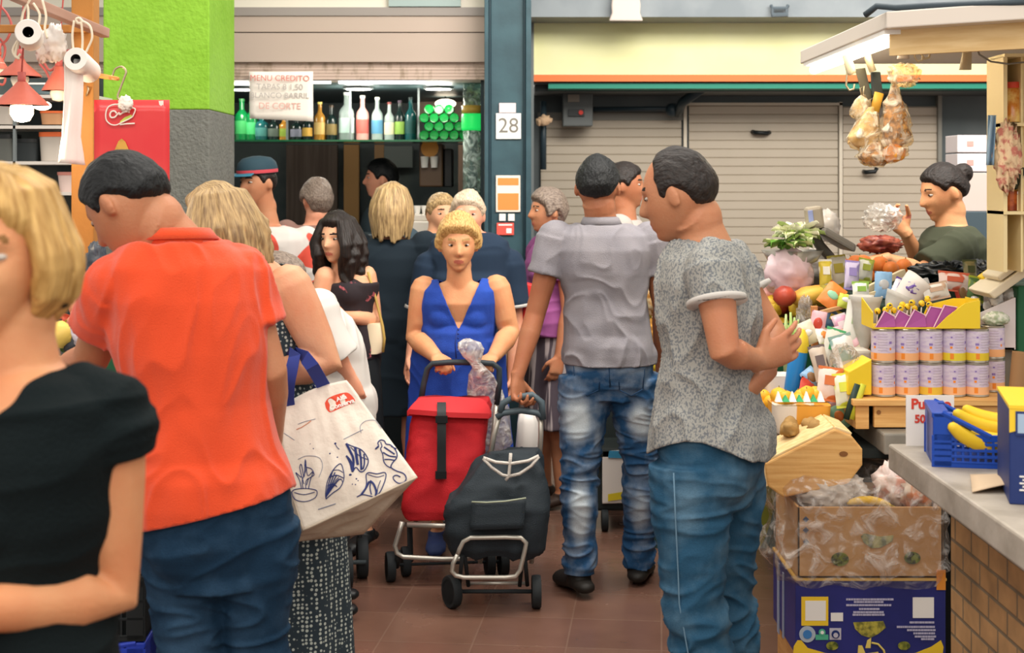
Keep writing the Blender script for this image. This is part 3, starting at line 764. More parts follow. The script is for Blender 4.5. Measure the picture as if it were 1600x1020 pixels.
# lights of the bar
mb = MB(); mb.span((X(530, 8.15), 8.12, Z(131, 8.15)), (X(666, 8.15), 8.16, Z(125, 8.15)))
t = thing('tube_lamp', 'white tube light above the middle of the bar opening', 'lamp', W(598, 128, 8.15)); mb.build('tube', mat('tube_on', '#ffffff', emit='#f2f6ff', estr=3.5), t)
mb = MB(); mb.span((X(485, 8.15), 8.12, Z(131, 8.15)), (X(517, 8.15), 8.16, Z(127, 8.15)))
t = thing('tube_lamp', 'short white tube light just right of the hanging paper menu', 'lamp', W(500, 129, 8.15)); mb.build('tube', mat('tube_dim', '#ffffff', emit='#e6f0f0', estr=1.2), t)
def spot(px, py, d, r, s, label):
    c = W(px, py, d); t = thing('ceiling_spot', label, 'lamp', c, None)
    mb = MB(); mb.lathe([(r * 1.15, .0), (r * 1.15, .02), (r, .02), (r, 0)], c=c, n=20); mb.build('ring', GREY, t, smooth=35)
    mb = MB(); mb.lathe([(0, -.004), (r * .95, -.004), (r * .95, .004), (0, .004)], c=c, n=20); mb.build('bulb', mat('spot_on', '#ffffff', emit='#fff6ea', estr=9), t, smooth=35)
    l = bpy.data.lights.new('spot', 'POINT'); l.energy = s; l.shadow_soft_size = r; l.color = (1, .93, .82); lo = bpy.data.objects.new('spot_light', l); COL.objects.link(lo); lo.location = c - UP * .06
UPV = UP
spot(378, 140, 8.6, .07, 5, 'round ceiling lamp at the column end of the bar'); spot(560, 139, 8.6, .08, 6, 'round ceiling lamp over the middle bottles'); spot(685, 139, 8.6, .08, 6, 'round ceiling lamp over the pile of green bottles')
c = W(696, 162, 9.6); t = thing('pendant_lamp', 'glowing cream oval pendant lamp deep inside the bar', 'lamp', c)
mb = MB(); mb.ball(c, (.072, .07, .032)); mb.build('shade', mat('lamp_on', '#fff4e0', emit='#ffedd0', estr=3.5), t, smooth=True)
mb = MB(); mb.cyl(c, c + UP * .2, .006); mb.build('cord', BLACK, t)
# furniture of the bar
mb = MB()
def wallpanel(px0, py0, px1, py1, d, col, name, label, cat, **k):
    mb = MB(); mb.span((X(px0, d), d, Z(py1, d)), (X(px1, d), d + .06, Z(py0, d)))
    return tag(mb.build(name, mat('pn' + col, col, rough=.6, **k), org=W((px0 + px1) / 2, (py0 + py1) / 2, d), bevel=.004), label, cat)
wallpanel(447, 226, 527, 420, 10.2, '#6b5c50', 'wood_panel', 'brown wooden wall panel under the bottle shelf', 'panel', col2='#5a4c42', nscale=30, stretch=(1, 1, .05))
wallpanel(537, 226, 561, 420, 10.2, '#b98e56', 'wood_panel', 'tan wooden upright panel in the middle of the bar', 'panel')
wallpanel(585, 226, 600, 300, 10.2, '#a8845a', 'wood_panel', 'short narrow tan panel next to the dark haired man in the bar', 'panel')
wallpanel(600, 228, 645, 262, 10.2, '#77807c', 'wall_hatch', 'grey panel on the bar wall left of the drinks machine', 'panel')
wallpanel(655, 150, 722, 190, 10.25, '#c8ae98', 'wall_hatch', 'pinkish lit panel behind the pile of green bottles', 'panel')
wallpanel(716, 226, 750, 300, 10.2, '#c8a890', 'wall_hatch', 'pinkish panel behind the glass column at the right end of the bar', 'panel')
c = W(674, 258, 8.9); z0 = Z(292, 8.9)
t = thing('drinks_machine', 'brown drinks machine with a round orange badge behind the bar', 'machine', (c.x, c.y, z0))
mb = MB(); mb.span((X(655, 8.9), 8.9, z0), (X(692, 8.9), 9.2, Z(224, 8.9))); mb.build('case', mat('machine_brown', '#5e4630', rough=.4), t, bevel=.01)
mb = MB(); mb.lathe([(0, 0), (.055, 0), (.055, .012), (0, .012)], c=(c.x - .01, 8.9, Z(232, 8.9)), R=Rx, n=24); mb.build('badge', mat('badge_orange', '#e2992f', rough=.4), t)
for dx in (-.04, .02):
    mb = MB(); mb.lathe([(0, 0), (.02, 0), (.026, .07), (0, .07)], c=(c.x + dx, 8.86, Z(262, 8.9)), n=14); mb.build('cup', WHITE, t, smooth=35)
mb = MB(); mb.span((X(693, 8.9), 8.95, z0), (X(706, 8.9), 9.2, Z(232, 8.9))); mb.build('side_unit', BLACK, t, bevel=.006)
# bar counter
d = 8.3
mb = MB(); mb.span((-8, d, 0), (X(756, 8.3), d + .5, 1.32 - .04)); struct(mb.build('trim_3', mat('counter_dark', '#1c262b', rough=.4)))
mb = MB(); mb.span((-8, d - .04, 1.28), (X(756, 8.3), d + .55, 1.32)); tag(mb.build('bar_worktop', mat('worktop_dark', '#2b363b', rough=.25), bevel=.006), 'long dark worktop of the bar behind the crowd', 'worktop')
mb = MB(); mb.span((X(640, 8.6), 8.45, 1.32), (X(712, 8.6), 8.75, 1.39)); mb.span((X(646, 8.6), 8.47, 1.39), (X(700, 8.6), 8.72, 1.43)); tag(mb.build('coffee_tray', mat('pale_tray', '#cfc6ba', rough=.3), bevel=.008), 'pale tray of cups on the bar worktop under the drinks machine', 'tray')
for i, px in enumerate((652, 664, 677, 690)):
    mb = MB(); mb.lathe([(0, 0), (.016, 0), (.024, .05), (0, .045)], c=(X(px, 8.6), 8.6, 1.43), n=14); tag(mb.build('cup', WHITE, smooth=35), 'small white cup standing on the pale tray of the bar', 'cup', 'cups on the bar tray')
# hanging paper menu
d = 7.985
t = thing('paper_menu', 'white hand-written paper menu hanging from the bar shutter', 'menu', W(440, 148, d))
def pf(u, v): return W(390 + 100 * u, 112 + 73 * v + 5 * u * v, d) + V((0, .012 * math.sin(u * 5 + v) - .01, 0))
mb = MB(); mb.grid(pf, 10, 8); mb.build('sheet', mat('menu_paper', '#ece4da', rough=.8), t, smooth=True, fix=False, solid=.0015)
RP, BP = mat('pen_red', '#d4776c', rough=.8), mat('pen_grey', '#b3aba6', rough=.8)
for s_, py, m_, sz in (('MENU CREDITO', 122.5, RP, .046), ('TAPAS 8 1,50', 136, BP, .046), ('BLANCO BARRIL', 149.5, BP, .044), ('DE CORTE', 166, mat('pen_red2', '#dca79c', rough=.8), .05)):
    text('lettering', s_, sz, frame(W(437, py, d - .026), (1, 0, -.01), (0, 0, 1)), m_, t, ext=.0003)
# ------------------------------------------------------------------ people
SK = dict(warm=skin_mat('skin_warm', '#d99e72'), fair=skin_mat('skin_fair', '#e0a985'), tan=skin_mat('skin_tan', '#bd8462'), rosy=skin_mat('skin_rosy', '#dfa082'), dark=skin_mat('skin_brown', '#a86f50'))
HR = dict(blonde=hair_mat('hair_blonde', '#d9b06c', '#9c7238'), black=hair_mat('hair_black', '#06080a', '#0e1114', .55), darkbrown=hair_mat('hair_darkbrown', '#17110f', '#281d18', .5),
          sand=hair_mat('hair_sand', '#c6a674', '#7f6546'), white=hair_mat('hair_white', '#dccab0', '#b49a80'), gold=hair_mat('hair_gold', '#d8b070', '#a87c44'), greybrown=hair_mat('hair_greybrown', '#8d7d70', '#5e5048'))
def shoe(b, q, m, name='shoe', label=None):
    mb = MB(); b.foot(mb, q, .007); return b.cloth(name, mb, m, sm=2, v=.006)

# 1 --- blonde woman in black, nearest, left edge
d = 1.86
b = Body(X(-12, d), d + .03, 1.66, -34, lean=(.02, 0), hlean=(.035, 0, 0), w=1.05, fat=1.18, female=True, hyaw=34, hscale=.98, hpitch=6, vox=.0042, twist=6, armr=1.10)
b.N = W(20, 565, d); b.Hd = W(-10, 395, d - .02); b.C = W(-12, 860, d + .02)
b.S['L'] = W(163, 645, d - .01); b.E['L'] = W(172, 925, d + .02); b.Wr['L'] = W(-45, 955, d - .16)
b.S['R'] = W(-150, 640, d - .10); b.E['R'] = W(-200, 920, d - .2); b.Wr['R'] = W(-120, 1090, d - .25)
b.hand['L'].update(n=(0, 1, 0), curl=35); b.hand['R'].update(curl=35)
b.skin('blonde woman with a bob in a black top, nearest person at the left edge', SK['warm'], brow='#8a6238')
hair(b, 'bob', HR['blonde'], T=.014, length=.115, front=.050, vol=.92, azmin=66, seed=4, n=34, vox=.0036)
mb = MB(); b.torso(mb, .010, t0=-.05, t1=1.02)
for q, t1 in (('L', .22), ('R', .22)):
    ap = b.arm_path(q, .014, 0, t1); mb.tube([p for p, _ in ap], [r for _, r in ap], n=20)
    S = b.S[q]; mb.tube([b.N.lerp(S, .45) - UP * .012, S - UP * .006, S + (b.E[q] - S) * .12], [.054, .068, .070], n=20)
def vcut(c):
    p = c - b.N; x = p.dot(b.l2); f = p.dot(b.f2)
    return abs(x) < .084 and ((f > -.035 and p.z > -.135 + abs(x) * 1.15) or p.z > -.012)
b.cloth('top', mb, mat('black_jersey', '#10181a', rough=.9, bump=.3, bscale=200, spec=.15), wr=folds(.006, (4, 4, 9), 3), v=.0042, cutf=vcut)
mb = MB(); b.torso(mb, .014, t0=-.16, t1=.12); b.legs(mb, .014); b.cloth('trousers', mb, mat('black_cloth', '#14181c', rough=.9), v=.009)
for q in 'LR': shoe(b, q, BLACK)
mb = MB(); M_ = b.headM(); mb.lathe([(0, -.022), (.010, -.018), (.012, 0), (.008, .012), (0, .014)], c=M_ @ V((.088, -.005, -.055)), n=12); mb.build('earring', BLACK, b.root, smooth=True)
mb = MB(); pts = [b.N + b.l2 * (.075 * math.sin(a)) + b.f2 * (.085 * math.cos(a) * (1 if abs(a) < 1.6 else .8)) + UP * (-.035 - .045 * math.cos(a)) for a in [i * .25 - 1.6 for i in range(14)]]
mb.tube(pts, .0012, n=6); mb.build('necklace', mat('gold', '#d8b060', metal=.9, rough=.3), b.root, smooth=True)

# 2 --- man in the orange polo
d = 3.3
b = Body(X(318, d), d, 1.80, 204, lean=(.05, .04), hlean=(.0, 0, 0), w=.98, fat=1.04, hips=1.0, hyaw=42, hpitch=38, vox=.0055, armr=1.08)
b.P = W(332, 812, d); b.C = W(306, 590, d); b.N = W(278, 372, d - .01); b.Hd = W(200, 318, d - .03)
b.S['L'] = W(185, 448, d - .06); b.E['L'] = W(142, 560, d + .06); b.Wr['L'] = W(70, 600, d + .26)
b.S['R'] = W(372, 432, d + .04); b.E['R'] = W(420, 580, d + .03); b.Wr['R'] = W(424, 690, d + .20)
b.hand['L'].update(curl=30); b.hand['R'].update(curl=30)
b.hip = {'L': W(292, 830, d - .01), 'R': W(395, 815, d + .01)}
b.kn = {'L': W(300, 1010, d + .0), 'R': W(398, 1000, d + .03)}
b.an = {'L': V((X(318, d), d - .03, .09)), 'R': V((X(405, d), d + .02, .09))}
b.skin('man in an orange polo shirt and blue jeans, seen from behind, head bent', SK['tan'], brow='#1a1614')
hair(b, 'short', HR['black'], T=.012, front=.052, back=-.045, seed=2)
mb = MB(); b.torso(mb, .016, t0=-.02, t1=.99, fl=.03); b.sleeves(mb, .55, .013, .014)
mb.tube([b.N.lerp(b.S['L'], .3), b.S['L']], [.048, .058], n=18); mb.tube([b.N.lerp(b.S['R'], .3), b.S['R']], [.048, .058], n=18)
def hemcut(c):
    p = b.loc(c); return c.z < W(0, 806 - (c.x - X(230, d)) * 180 * 0, d).z + max(0, (c.x - X(250, d))) * .22 - .002
ORM = mat('orange_pique', '#e4502a', rough=.85, col2='#dc4a25', nscale=7, mixlo=.3, mixhi=.7, bump=.35, bscale=420, spec=.15, sheen=.3)
b.cloth('polo_shirt', mb, ORM, wr=folds(.008, (12, 12, 5), 5, 1.5, amp2=.006), v=.0055, cutf=hemcut)
mb = MB(); n = 40; ax = (b.Hd - b.N).normalized(); up2 = (UP * .8 + ax * .35).normalized(); e1 = b.l; e2 = up2.cross(e1)
mb.rings([[b.N + up2 * (h_ - .012) + e1 * math.cos(a) * (r_ + .0) + e2 * math.sin(a) * r_ for a in [2 * math.pi * j / n for j in range(n)]] for h_, r_ in ((-.012, .090), (.012, .080), (.034, .073), (.033, .079), (.008, .092))], cap=False)
mb.build('collar', ORM, b.root, smooth=True, fix=False, solid=.003)
mb = MB(); b.torso(mb, .010, t0=-.22, t1=.16, n=36); b.legs(mb, .020, bot=.062)
b.cloth('jeans', mb, denim('denim_dark', '#173650', '#54789a', [((-.02, -.12, .55), (.09, .2, .14), .30), ((.11, -.12, .58), (.07, .2, .12), .22)], .5), wr=folds(.011, (6, 6, 19), 8, 1.7, zr=lambda p: .45 + max(0, (.78 - p.z)) * 1.8, amp2=.003), v=.0055)
ST = mat('seam_thread', '#8f7a5c', rough=.9)
for q in 'LR': shoe(b, q, BLACK)

# 3 --- woman with the tote bag
d = 3.98
b = Body(X(425, d), d, 1.62, 262, lean=(.0, 0), w=1.05, fat=1.28, hips=1.12, female=True, hyaw=0, hpitch=8, vox=.0055, armr=1.30)
b.N = W(395, 405, d + .02); b.Hd = W(340, 352, d); b.C = W(420, 520, d + .02); b.P = W(430, 660, d)
b.S['L'] = W(452, 447, d - .10); b.E['L'] = W(510, 567, d - .10); b.Wr['L'] = W(405, 588, d - .17)
b.S['R'] = W(400, 440, d + .17); b.E['R'] = W(420, 570, d + .22); b.Wr['R'] = W(330, 600, d + .15)
b.hand['L'].update(n=(0, 1, 0), curl=60); b.hand['R'].update(curl=40)
b.skin('woman in a dark dotted dress with a seafood-print tote on her arm', SK['fair'], brow='#8a6a48')
hair(b, 'wavy', HR['sand'], T=.018, length=.20, vol=1.1, seed=9, wave=1, vox=.005)
def dotmat():
    m, nt, bb = newmat('dotted_dress'); N = nt.nodes; L = nt.links
    tc = N.new('ShaderNodeTexCoord'); vo = N.new('ShaderNodeTexVoronoi'); vo.inputs['Scale'].default_value = 85; vo.inputs['Randomness'].default_value = .35
    L.new(tc.outputs['Object'], vo.inputs[0])
    mr = N.new('ShaderNodeMapRange'); mr.inputs[1].default_value = .30; mr.inputs[2].default_value = .40; L.new(vo.outputs['Distance'], mr.inputs[0])
    mx = N.new('ShaderNodeMix'); mx.data_type = 'RGBA'; mx.inputs[6].default_value = srgb('#b4bcb4'); mx.inputs[7].default_value = srgb('#25333c'); L.new(mr.outputs[0], mx.inputs[0])
    L.new(mx.outputs[2], bb.inputs['Base Color']); bb.inputs['Roughness'].default_value = .9; return m
DM = dotmat()
mb = MB(); b.torso(mb, .010, t0=-.1, t1=.96)
cz = b.spine(-.05)
def skirt(mb, c0, z0, z1, r0, r1, fl=8, amp=.012, l=V((1, 0, 0)), f=V((0, 1, 0)), dep=.75, dx=0, n=72, mrow=16):
    rs = []
    for i in range(mrow + 1):
        u = i / mrow; zz = z0 + (z1 - z0) * u; r = r0 + (r1 - r0) * u ** .8; ring = []
        for j in range(n):
            a = 2 * math.pi * j / n; rr = r + amp * u * math.sin(a * fl + 2 * u)
            p = V((c0.x + dx * u, c0.y, 0)) + l * math.cos(a) * rr + f * math.sin(a) * rr * dep; ring.append(V((p.x, p.y, zz)))
        rs.append(ring)
    mb.rings(rs)
skirt(mb, V((X(430, d), d, 0)), 1.02, .06, .165, .225, l=b.f, f=b.l, dep=.82, dx=.01)
b.cloth('dress', mb, DM, v=.007, cutf=lambda c: (c.z > b.N.z - .03 and abs((c - b.N).dot(b.l2)) < .085))
mb = MB()
for zz in (.20, .17): mb.rings([[V((X(430, d) + .008, d, z_)) + b.f * math.cos(a) * rr + b.l * math.sin(a) * rr * .83 for a in [2 * math.pi * j / 60 for j in range(60)]] for z_, rr in ((zz, .2245), (zz + .008, .2265), (zz + .014, .2245))], cap=False)
mb.build('hem_ribbon', mat('ribbon_cream', '#b9c2b0', rough=.8), b.root, smooth=True, fix=False)
for q in 'LR': shoe(b, q, BLACK)
TOTE_WOMAN = b

# 4 --- barman with a cap
d = 7.45
b = Body(X(430, d), d, 1.78, -25, w=1.1, fat=1.1, vox=.0075, hyaw=-15, hpitch=4)
b.Hd = W(403, 285, d - .05); b.N = W(418, 352, d); b.S['L'] = W(478, 375, d - .02); b.E['L'] = W(508, 470, d - .1); b.Wr['L'] = W(470, 520, d - .25)
b.skin('man in a white shirt with red prints and a dark cap, before the bar', SK['tan'], brow='#2a1c14')
hair(b, 'short', HR['darkbrown'], T=.010, front=.05, seed=3)
WR = mat('white_red_shirt', '#d2cac4', rough=.8, col2='#d4503f', nscale=8, mixlo=.57, mixhi=.59, detail=0)
mb = MB(); b.torso(mb, .014, t0=-.05, t1=.99); b.sleeves(mb, .75, .018, .02); b.cloth('shirt', mb, WR, wr=folds(.006, (4, 4, 4), 2))
b.cuff('L', .75, .018, .02, mat('cuff_red', '#d85040', rough=.8))
mb = MB(); M_ = b.headM(); mb.T = M_; mb.rings([[V((math.cos(a) * r_ * .82, math.sin(a) * r_, z_)) for a in [2 * math.pi * j / 32 for j in range(32)]] for r_, z_ in ((.108, .045), (.109, .07), (.100, .10), (.075, .122), (.02, .132))]); mb.build('cap', mat('cap_navy', '#27404c', rough=.8), b.root, smooth=True)
mb = MB(); mb.T = M_; mb.rings([[V((math.cos(a) * r_ * .82, math.sin(a) * r_, z_)) for a in [2 * math.pi * j / 32 for j in range(32)]] for r_, z_ in ((.110, .048), (.1105, .062), (.108, .066))], cap=False); mb.build('cap_band', mat('band_red', '#b8404a', rough=.8), b.root, smooth=True, fix=False)
mb = MB(); mb.T = M_; mb.grid(lambda u, v: V((math.sin((u - .5) * 2.2) * (.085 + .0 * v), .07 + math.cos((u - .5) * 2.2) * .03 + v * .055 * math.cos((u - .5) * 2.4), .050 - v * .012)), 12, 4); mb.build('visor', mat('visor_teal', '#2f6f86', rough=.7), b.root, smooth=True, fix=False, solid=.004)
mb = MB(); b.torso(mb, .012, t0=-.2, t1=.1); b.legs(mb, .016, bot=.06); b.cloth('trousers', mb, mat('black_cloth', '#14181c'), v=.01)
for q in 'LR': shoe(b, q, BLACK)

# 5 --- dark curly haired woman, floral top
d = 6.35
b = Body(X(540, d), d, 1.58, -22, w=.98, fat=1.05, female=True, vox=.007, hyaw=-4, hpitch=5)
b.Hd = W(528, 372, d - .03); b.N = W(540, 420, d); b.S['L'] = W(572, 430, d); b.E['L'] = W(586, 500, d - .02); b.Wr['L'] = W(535, 494, d - .2); b.hand['L'].update(curl=50)
b.S['R'] = W(508, 432, d - .08); b.E['R'] = W(494, 500, d - .1); b.Wr['R'] = W(512, 510, d - .25)
b.skin('woman with long dark wavy hair and a dark floral sleeveless top', SK['fair'], brow='#1c1614')
hair(b, 'wavy', HR['darkbrown'], T=.022, length=.27, vol=1.25, seed=12, wave=1.6, azmin=48)
FL = mat('floral_dark', '#2a2226', rough=.85, col2='#a8545a', nscale=22, mixlo=.62, mixhi=.66)
mb = MB(); b.torso(mb, .010, t0=-.02, t1=.80); b.cloth('top', mb, FL)
for sg in (-1, 1):
    mb = MB(); mb.tube([b.spine(.78) + b.l * sg * .07 + b.f * .10, b.spine(.93) + b.l * sg * .062 + b.f * .075, b.spine(.985) + b.l * sg * .06, b.spine(.9) + b.l * sg * .06 - b.f * .09], .006, n=8); mb.build('strap', BLACK, b.root, smooth=True)
mb = MB(); skirt(mb, b.base, .93, .42, .15, .19, l=b.l, f=b.f); b.cloth('skirt', mb, mat('skirt_dots', '#161a1e', rough=.9, col2='#b8604a', nscale=24, mixlo=.68, mixhi=.7))
for q in 'LR': shoe(b, q, BLACK)
t = thing('handbag', 'small cream handbag hanging on a strap from the dark haired woman', 'handbag', W(583, 530, d - .02))
c = W(583, 528, 6.28); mb = MB(); mb.rings([[c + V((math.cos(a) * rx, math.sin(a) * .035, zz)) for a in [2 * math.pi * j / 24 for j in range(24)]] for rx, zz in ((.035, -.068), (.048, -.06), (.052, 0), (.045, .05), (.036, .066))]); mb.build('bag_body', mat('cream_leather', '#e6d6b6', rough=.5), t, smooth=50)
mb = MB(); mb.tube([c + V((.046, -.02, -.06)), c + V((.052, -.022, 0)), c + V((.044, -.02, .055)), W(588, 470, 6.30), W(575, 425, 6.28)], .006, n=8); mb.build('strap', mat('tan_strap', '#b89a52', rough=.6), t, smooth=True)

# 6 --- blonde woman from behind in black
d = 7.15
b = Body(X(612, d), d, 1.61, 176, w=1.0, fat=1.12, hips=1.08, female=True, vox=.0075, armr=1.1)
b.skin('blonde woman in a black knee-length dress seen from behind', SK['rosy'])
hair(b, 'long', HR['sand'], T=.018, length=.20, vol=1.1, seed=21)
BD = mat('navy_black_dress', '#17242e', rough=.9)
mb = MB(); b.torso(mb, .012, t0=-.1, t1=.985); b.sleeves(mb, .45, .018, .018); skirt(mb, b.base, .98, .46, .175, .185, l=b.l, f=b.f, amp=.004); b.cloth('dress', mb, BD, wr=folds(.005, (4, 4, 4), 7))
for q in 'LR': shoe(b, q, BLACK)

# 7 --- dark haired man in the bar, profile to the left
d = 9.0
b = Body(X(596, d), d, 1.76, -75, vox=.009, hyaw=-10)
b.skin('dark haired man in profile behind the bar, facing left', SK['rosy'])
hair(b, 'short', HR['black'], T=.016, front=.05, seed=6)
mb = MB(); b.torso(mb, .014, t0=-.05, t1=.99); b.sleeves(mb, .7, .018, .015); b.cloth('shirt', mb, mat('olive_shirt', '#2c3a40', rough=.9))
mb = MB(); b.torso(mb, .012, t0=-.2, t1=.1); b.legs(mb, .016); b.cloth('trousers', mb, mat('black_cloth', '#14181c'), v=.01)

# 8 --- woman in the blue dress pushing the red trolley
d = 6.3
b = Body(X(716, d), d, 1.52, 0, w=1.10, fat=1.32, hips=1.2, female=True, vox=.0052, hyaw=4, hpitch=6, armr=1.38, hscale=1.14, lean=(.05, 0))
b.Hd = W(716, 381, d - .10); b.N = W(718, 438, d - .06); b.C = W(716, 515, d)
b.S['R'] = W(663, 452, d - .03); b.E['R'] = W(650, 527, d - .03); b.Wr['R'] = W(680, 556, d - .24)
b.S['L'] = W(776, 450, d - .03); b.E['L'] = W(796, 520, d - .03); b.Wr['L'] = W(772, 556, d - .24)
b.hand['R'].update(d=(.35, -.55, -.28), n=(.1, .2, -1), curl=62); b.hand['L'].update(d=(-.35, -.55, -.28), n=(-.1, .2, -1), curl=62)
b.skin('elderly blonde woman in a blue sleeveless dress pushing the red trolley', SK['warm'], brow='#a08050')
hair(b, 'short', HR['gold'], T=.026, front=.052, sideb=-.035, back=-.085, seed=15, crown=.25)
BL = mat('royal_blue_cotton', '#2148a8', rough=.8, col2='#1b3d96', nscale=8, bump=.2, bscale=200)
mb = MB(); b.torso(mb, .012, t0=-.12, t1=.98); skirt(mb, b.base + b.f * .0, .93, .40, .20, .235, l=b.l, f=b.f, fl=9, amp=.012, dep=.8)
mb.tube([b.N.lerp(b.S['L'], .55) - UP * .02, b.S['L'].lerp(b.N, .18)], [.045, .04]); mb.tube([b.N.lerp(b.S['R'], .55) - UP * .02, b.S['R'].lerp(b.N, .18)], [.045, .04])
bb = b
def vc(c):
    p = c - bb.N; x = p.dot(bb.l2); f = p.dot(bb.f2)
    return (f > -.03 and p.z > -.205 + abs(x) * 2.3 and p.z < .3) or (p.z > -.015 and abs(x) < .07)
b.cloth('dress', mb, BL, wr=folds(.006, (6, 6, 4), 11), cutf=vc)
mb = MB(); c = b.N + UP * -.20 + b.f2 * .155
for i in range(6): mb.ball(c - UP * (.018 * i) + b.f2 * (.004 * i), .0045, n=8, k=6)
mb.tube([c + V((-.004, -.012, 0)), c + V((-.012, -.02, -.06)), c + V((-.008, -.02, -.12))], .003, n=6); mb.build('neck_cord', mat('navy_cord', '#16307a'), b.root, smooth=True)
for q in 'LR': shoe(b, q, mat('blue_shoe', '#2a3c6a', rough=.6))

# 9 --- white haired man in navy behind her
d = 6.85
b = Body(X(733, d), d, 1.66, -8, w=1.14, fat=1.25, vox=.0075, hyaw=5)
b.Hd = W(731, 336, d); b.S['L'] = W(795, 412, d); b.E['L'] = W(806, 505, d); b.Wr['L'] = W(800, 590, d - .05)
b.S['R'] = W(672, 415, d); b.E['R'] = W(652, 510, d); b.Wr['R'] = W(641, 560, d - .05)
b.skin('white haired man in a navy T-shirt behind the woman in blue', SK['rosy'], brow='#c8b8a0')
hair(b, 'short', HR['white'], T=.018, front=.045, seed=8)
NV = mat('navy_tee', '#1b2c40', rough=.9)
mb = MB(); b.torso(mb, .014, t0=-.05, t1=.99); b.sleeves(mb, .72, .018, .02); b.cloth('t_shirt', mb, NV, wr=folds(.006, (4, 4, 4), 4))
for q in 'LR': b.cuff(q, .72, .018, .02, WHITE, .04)
mb = MB(); b.torso(mb, .012, t0=-.2, t1=.1); b.legs(mb, .016, bot=.07); b.cloth('trousers', mb, mat('beige_cloth', '#8a7a66'), v=.01)
for q in 'LR': shoe(b, q, BLACK)

# 10 --- man in the grey polo walking away with the black trolley
d = 5.62
b = Body(X(945, d), d, 1.76, 176, w=1.08, fat=1.04, vox=.005, hyaw=-6, hpitch=5, armr=1.02)
b.Hd = W(934, 292, d); b.N = W(939, 348, d); b.C = W(945, 445, d); b.P = W(952, 572, d)
b.S['L'] = W(868, 372, d + .0); b.E['L'] = W(836, 492, d - .02); b.Wr['L'] = W(808, 590, d - .10)
b.hand['L'].update(d=(.05, -.25, -1), n=(.45, -.4, -.2), curl=58)
b.S['R'] = W(1016, 375, d); b.E['R'] = W(1036, 480, d + .03); b.Wr['R'] = W(1032, 560, d + .15)
b.hip = {'L': W(915, 588, d), 'R': W(990, 588, d)}
b.kn = {'L': W(906, 740, d - .02), 'R': W(1003, 735, d + .05)}
b.an = {'L': V((X(905, d - .03), d - .03, .092)), 'R': V((X(998, d + .15), d + .15, .085))}
b.toe = {'L': V((-.35, .94, 0)), 'R': V((.2, .98, 0))}
b.skin('man in a grey polo and washed jeans walking away, holding the black trolley', SK['dark'], brow='#15110f')
hair(b, 'short', HR['black'], T=.014, front=.052, back=-.055, seed=5)
GP = mat('grey_polo', '#8f8b90', rough=.85, col2='#86838a', nscale=9, mixlo=.3, mixhi=.7, bump=.3, bscale=300, spec=.15)
mb = MB(); b.torso(mb, .013, t0=-.06, t1=.99); b.sleeves(mb, .48, .013, .014)
b.cloth('polo_shirt', mb, GP, wr=folds(.011, (10, 10, 7), 17, 1.8, amp2=.004, zr=lambda p: .5 + 1.2 * max(0, 1.25 - p.z) * 1.6), cutf=lambda c: c.z < .905)
mb = MB(); n = 40
mb.rings([[b.N + UP * (h_ - .012) + b.l * math.cos(a) * r_ + b.f * math.sin(a) * r_ for a in [2 * math.pi * j / n for j in range(n)]] for h_, r_ in ((-.02, .082), (.012, .07), (.036, .062), (.032, .07), (.006, .082))], cap=False)
mb.build('collar', GP, b.root, smooth=True, fix=False, solid=.003)
mb = MB(); b.torso(mb, .004, t0=-.2, t1=.10, n=36); b.legs(mb, .018, bot=.064)
def lp(px, py): p = W(px, py, d - .1) - b.base; return (p.x, p.y, p.z)
DW = denim('denim_washed', '#28527c', '#c9d3da', [(lp(905, 574), (.10, .3, .025), .3), (lp(985, 576), (.08, .3, .025), .25), (lp(900, 655), (.068, .25, .11), .95), (lp(1003, 660), (.060, .25, .10), .8),
      (lp(906, 800), (.052, .25, .15), .95), (lp(1003, 815), (.05, .25, .12), .75), (lp(935, 690), (.02, .3, .05), .3)], 1.0)
zr = lambda p: .45 + 1.1 * math.exp(-((p.z - .48) / .12) ** 2) + 1.3 * math.exp(-((p.z - .14) / .09) ** 2) + .8 * math.exp(-((p.z - .75) / .06) ** 2)
b.cloth('jeans', mb, DW, wr=folds(.009, (6, 6, 21), 23, 1.6, zr=zr, amp2=.003))
DS = mat('denim_seam', '#1c3c5e', rough=.9)
mb = MB()
c0 = b.spine(.05) - b.f * .118
mb.tube([b.spine(.12) - b.f * .128, b.spine(.0) - b.f * .142, b.spine(-.10) - b.f * .130], .0028, n=6)
for sg in (-1, 1):
    a = b.P + b.l * sg * .085 - b.f * .130
    for (u0, v0, u1, v1) in ((-.055, .035, .055, .03), (-.055, .035, -.045, -.075), (.055, .03, .045, -.075), (-.045, -.075, 0, -.10), (0, -.10, .045, -.075)):
        P0 = a + b.l * u0 + UP * v0; P1 = a + b.l * u1 + UP * v1
        mb.tube([P0 + b.f * (abs(sg * .085 + u0) ** 2 * 1.8), P1 + b.f * (abs(sg * .085 + u1) ** 2 * 1.8)], .0022, n=6)
mb.build('pocket_stitching', DS, b.root, smooth=True)
for q in 'LR':
    mb = MB(); b.foot(mb, q, .009); b.cloth('shoe', mb, mat('black_shoe', '#1c1814', rough=.6), v=.006)

# 11 --- man hidden beyond him, profile to the right
d = 7.2
b = Body(X(975, d), d, 1.72, 78, vox=.008, hyaw=5)
b.Hd = W(975, 290, d)
b.skin('dark haired man in profile just beyond the grey polo man', SK['dark'])
hair(b, 'short', HR['darkbrown'], T=.014, front=.05, seed=31)
mb = MB(); b.torso(mb, .014, t0=-.05, t1=.99); b.sleeves(mb, .7, .018, .015); b.cloth('shirt', mb, mat('pale_grey_shirt', '#a8a09a', rough=.9))
mb = MB(); b.torso(mb, .012, t0=-.2, t1=.1); b.legs(mb, .016); b.cloth('trousers', mb, mat('black_cloth', '#14181c'), v=.01)
for q in 'LR': shoe(b, q, BLACK)

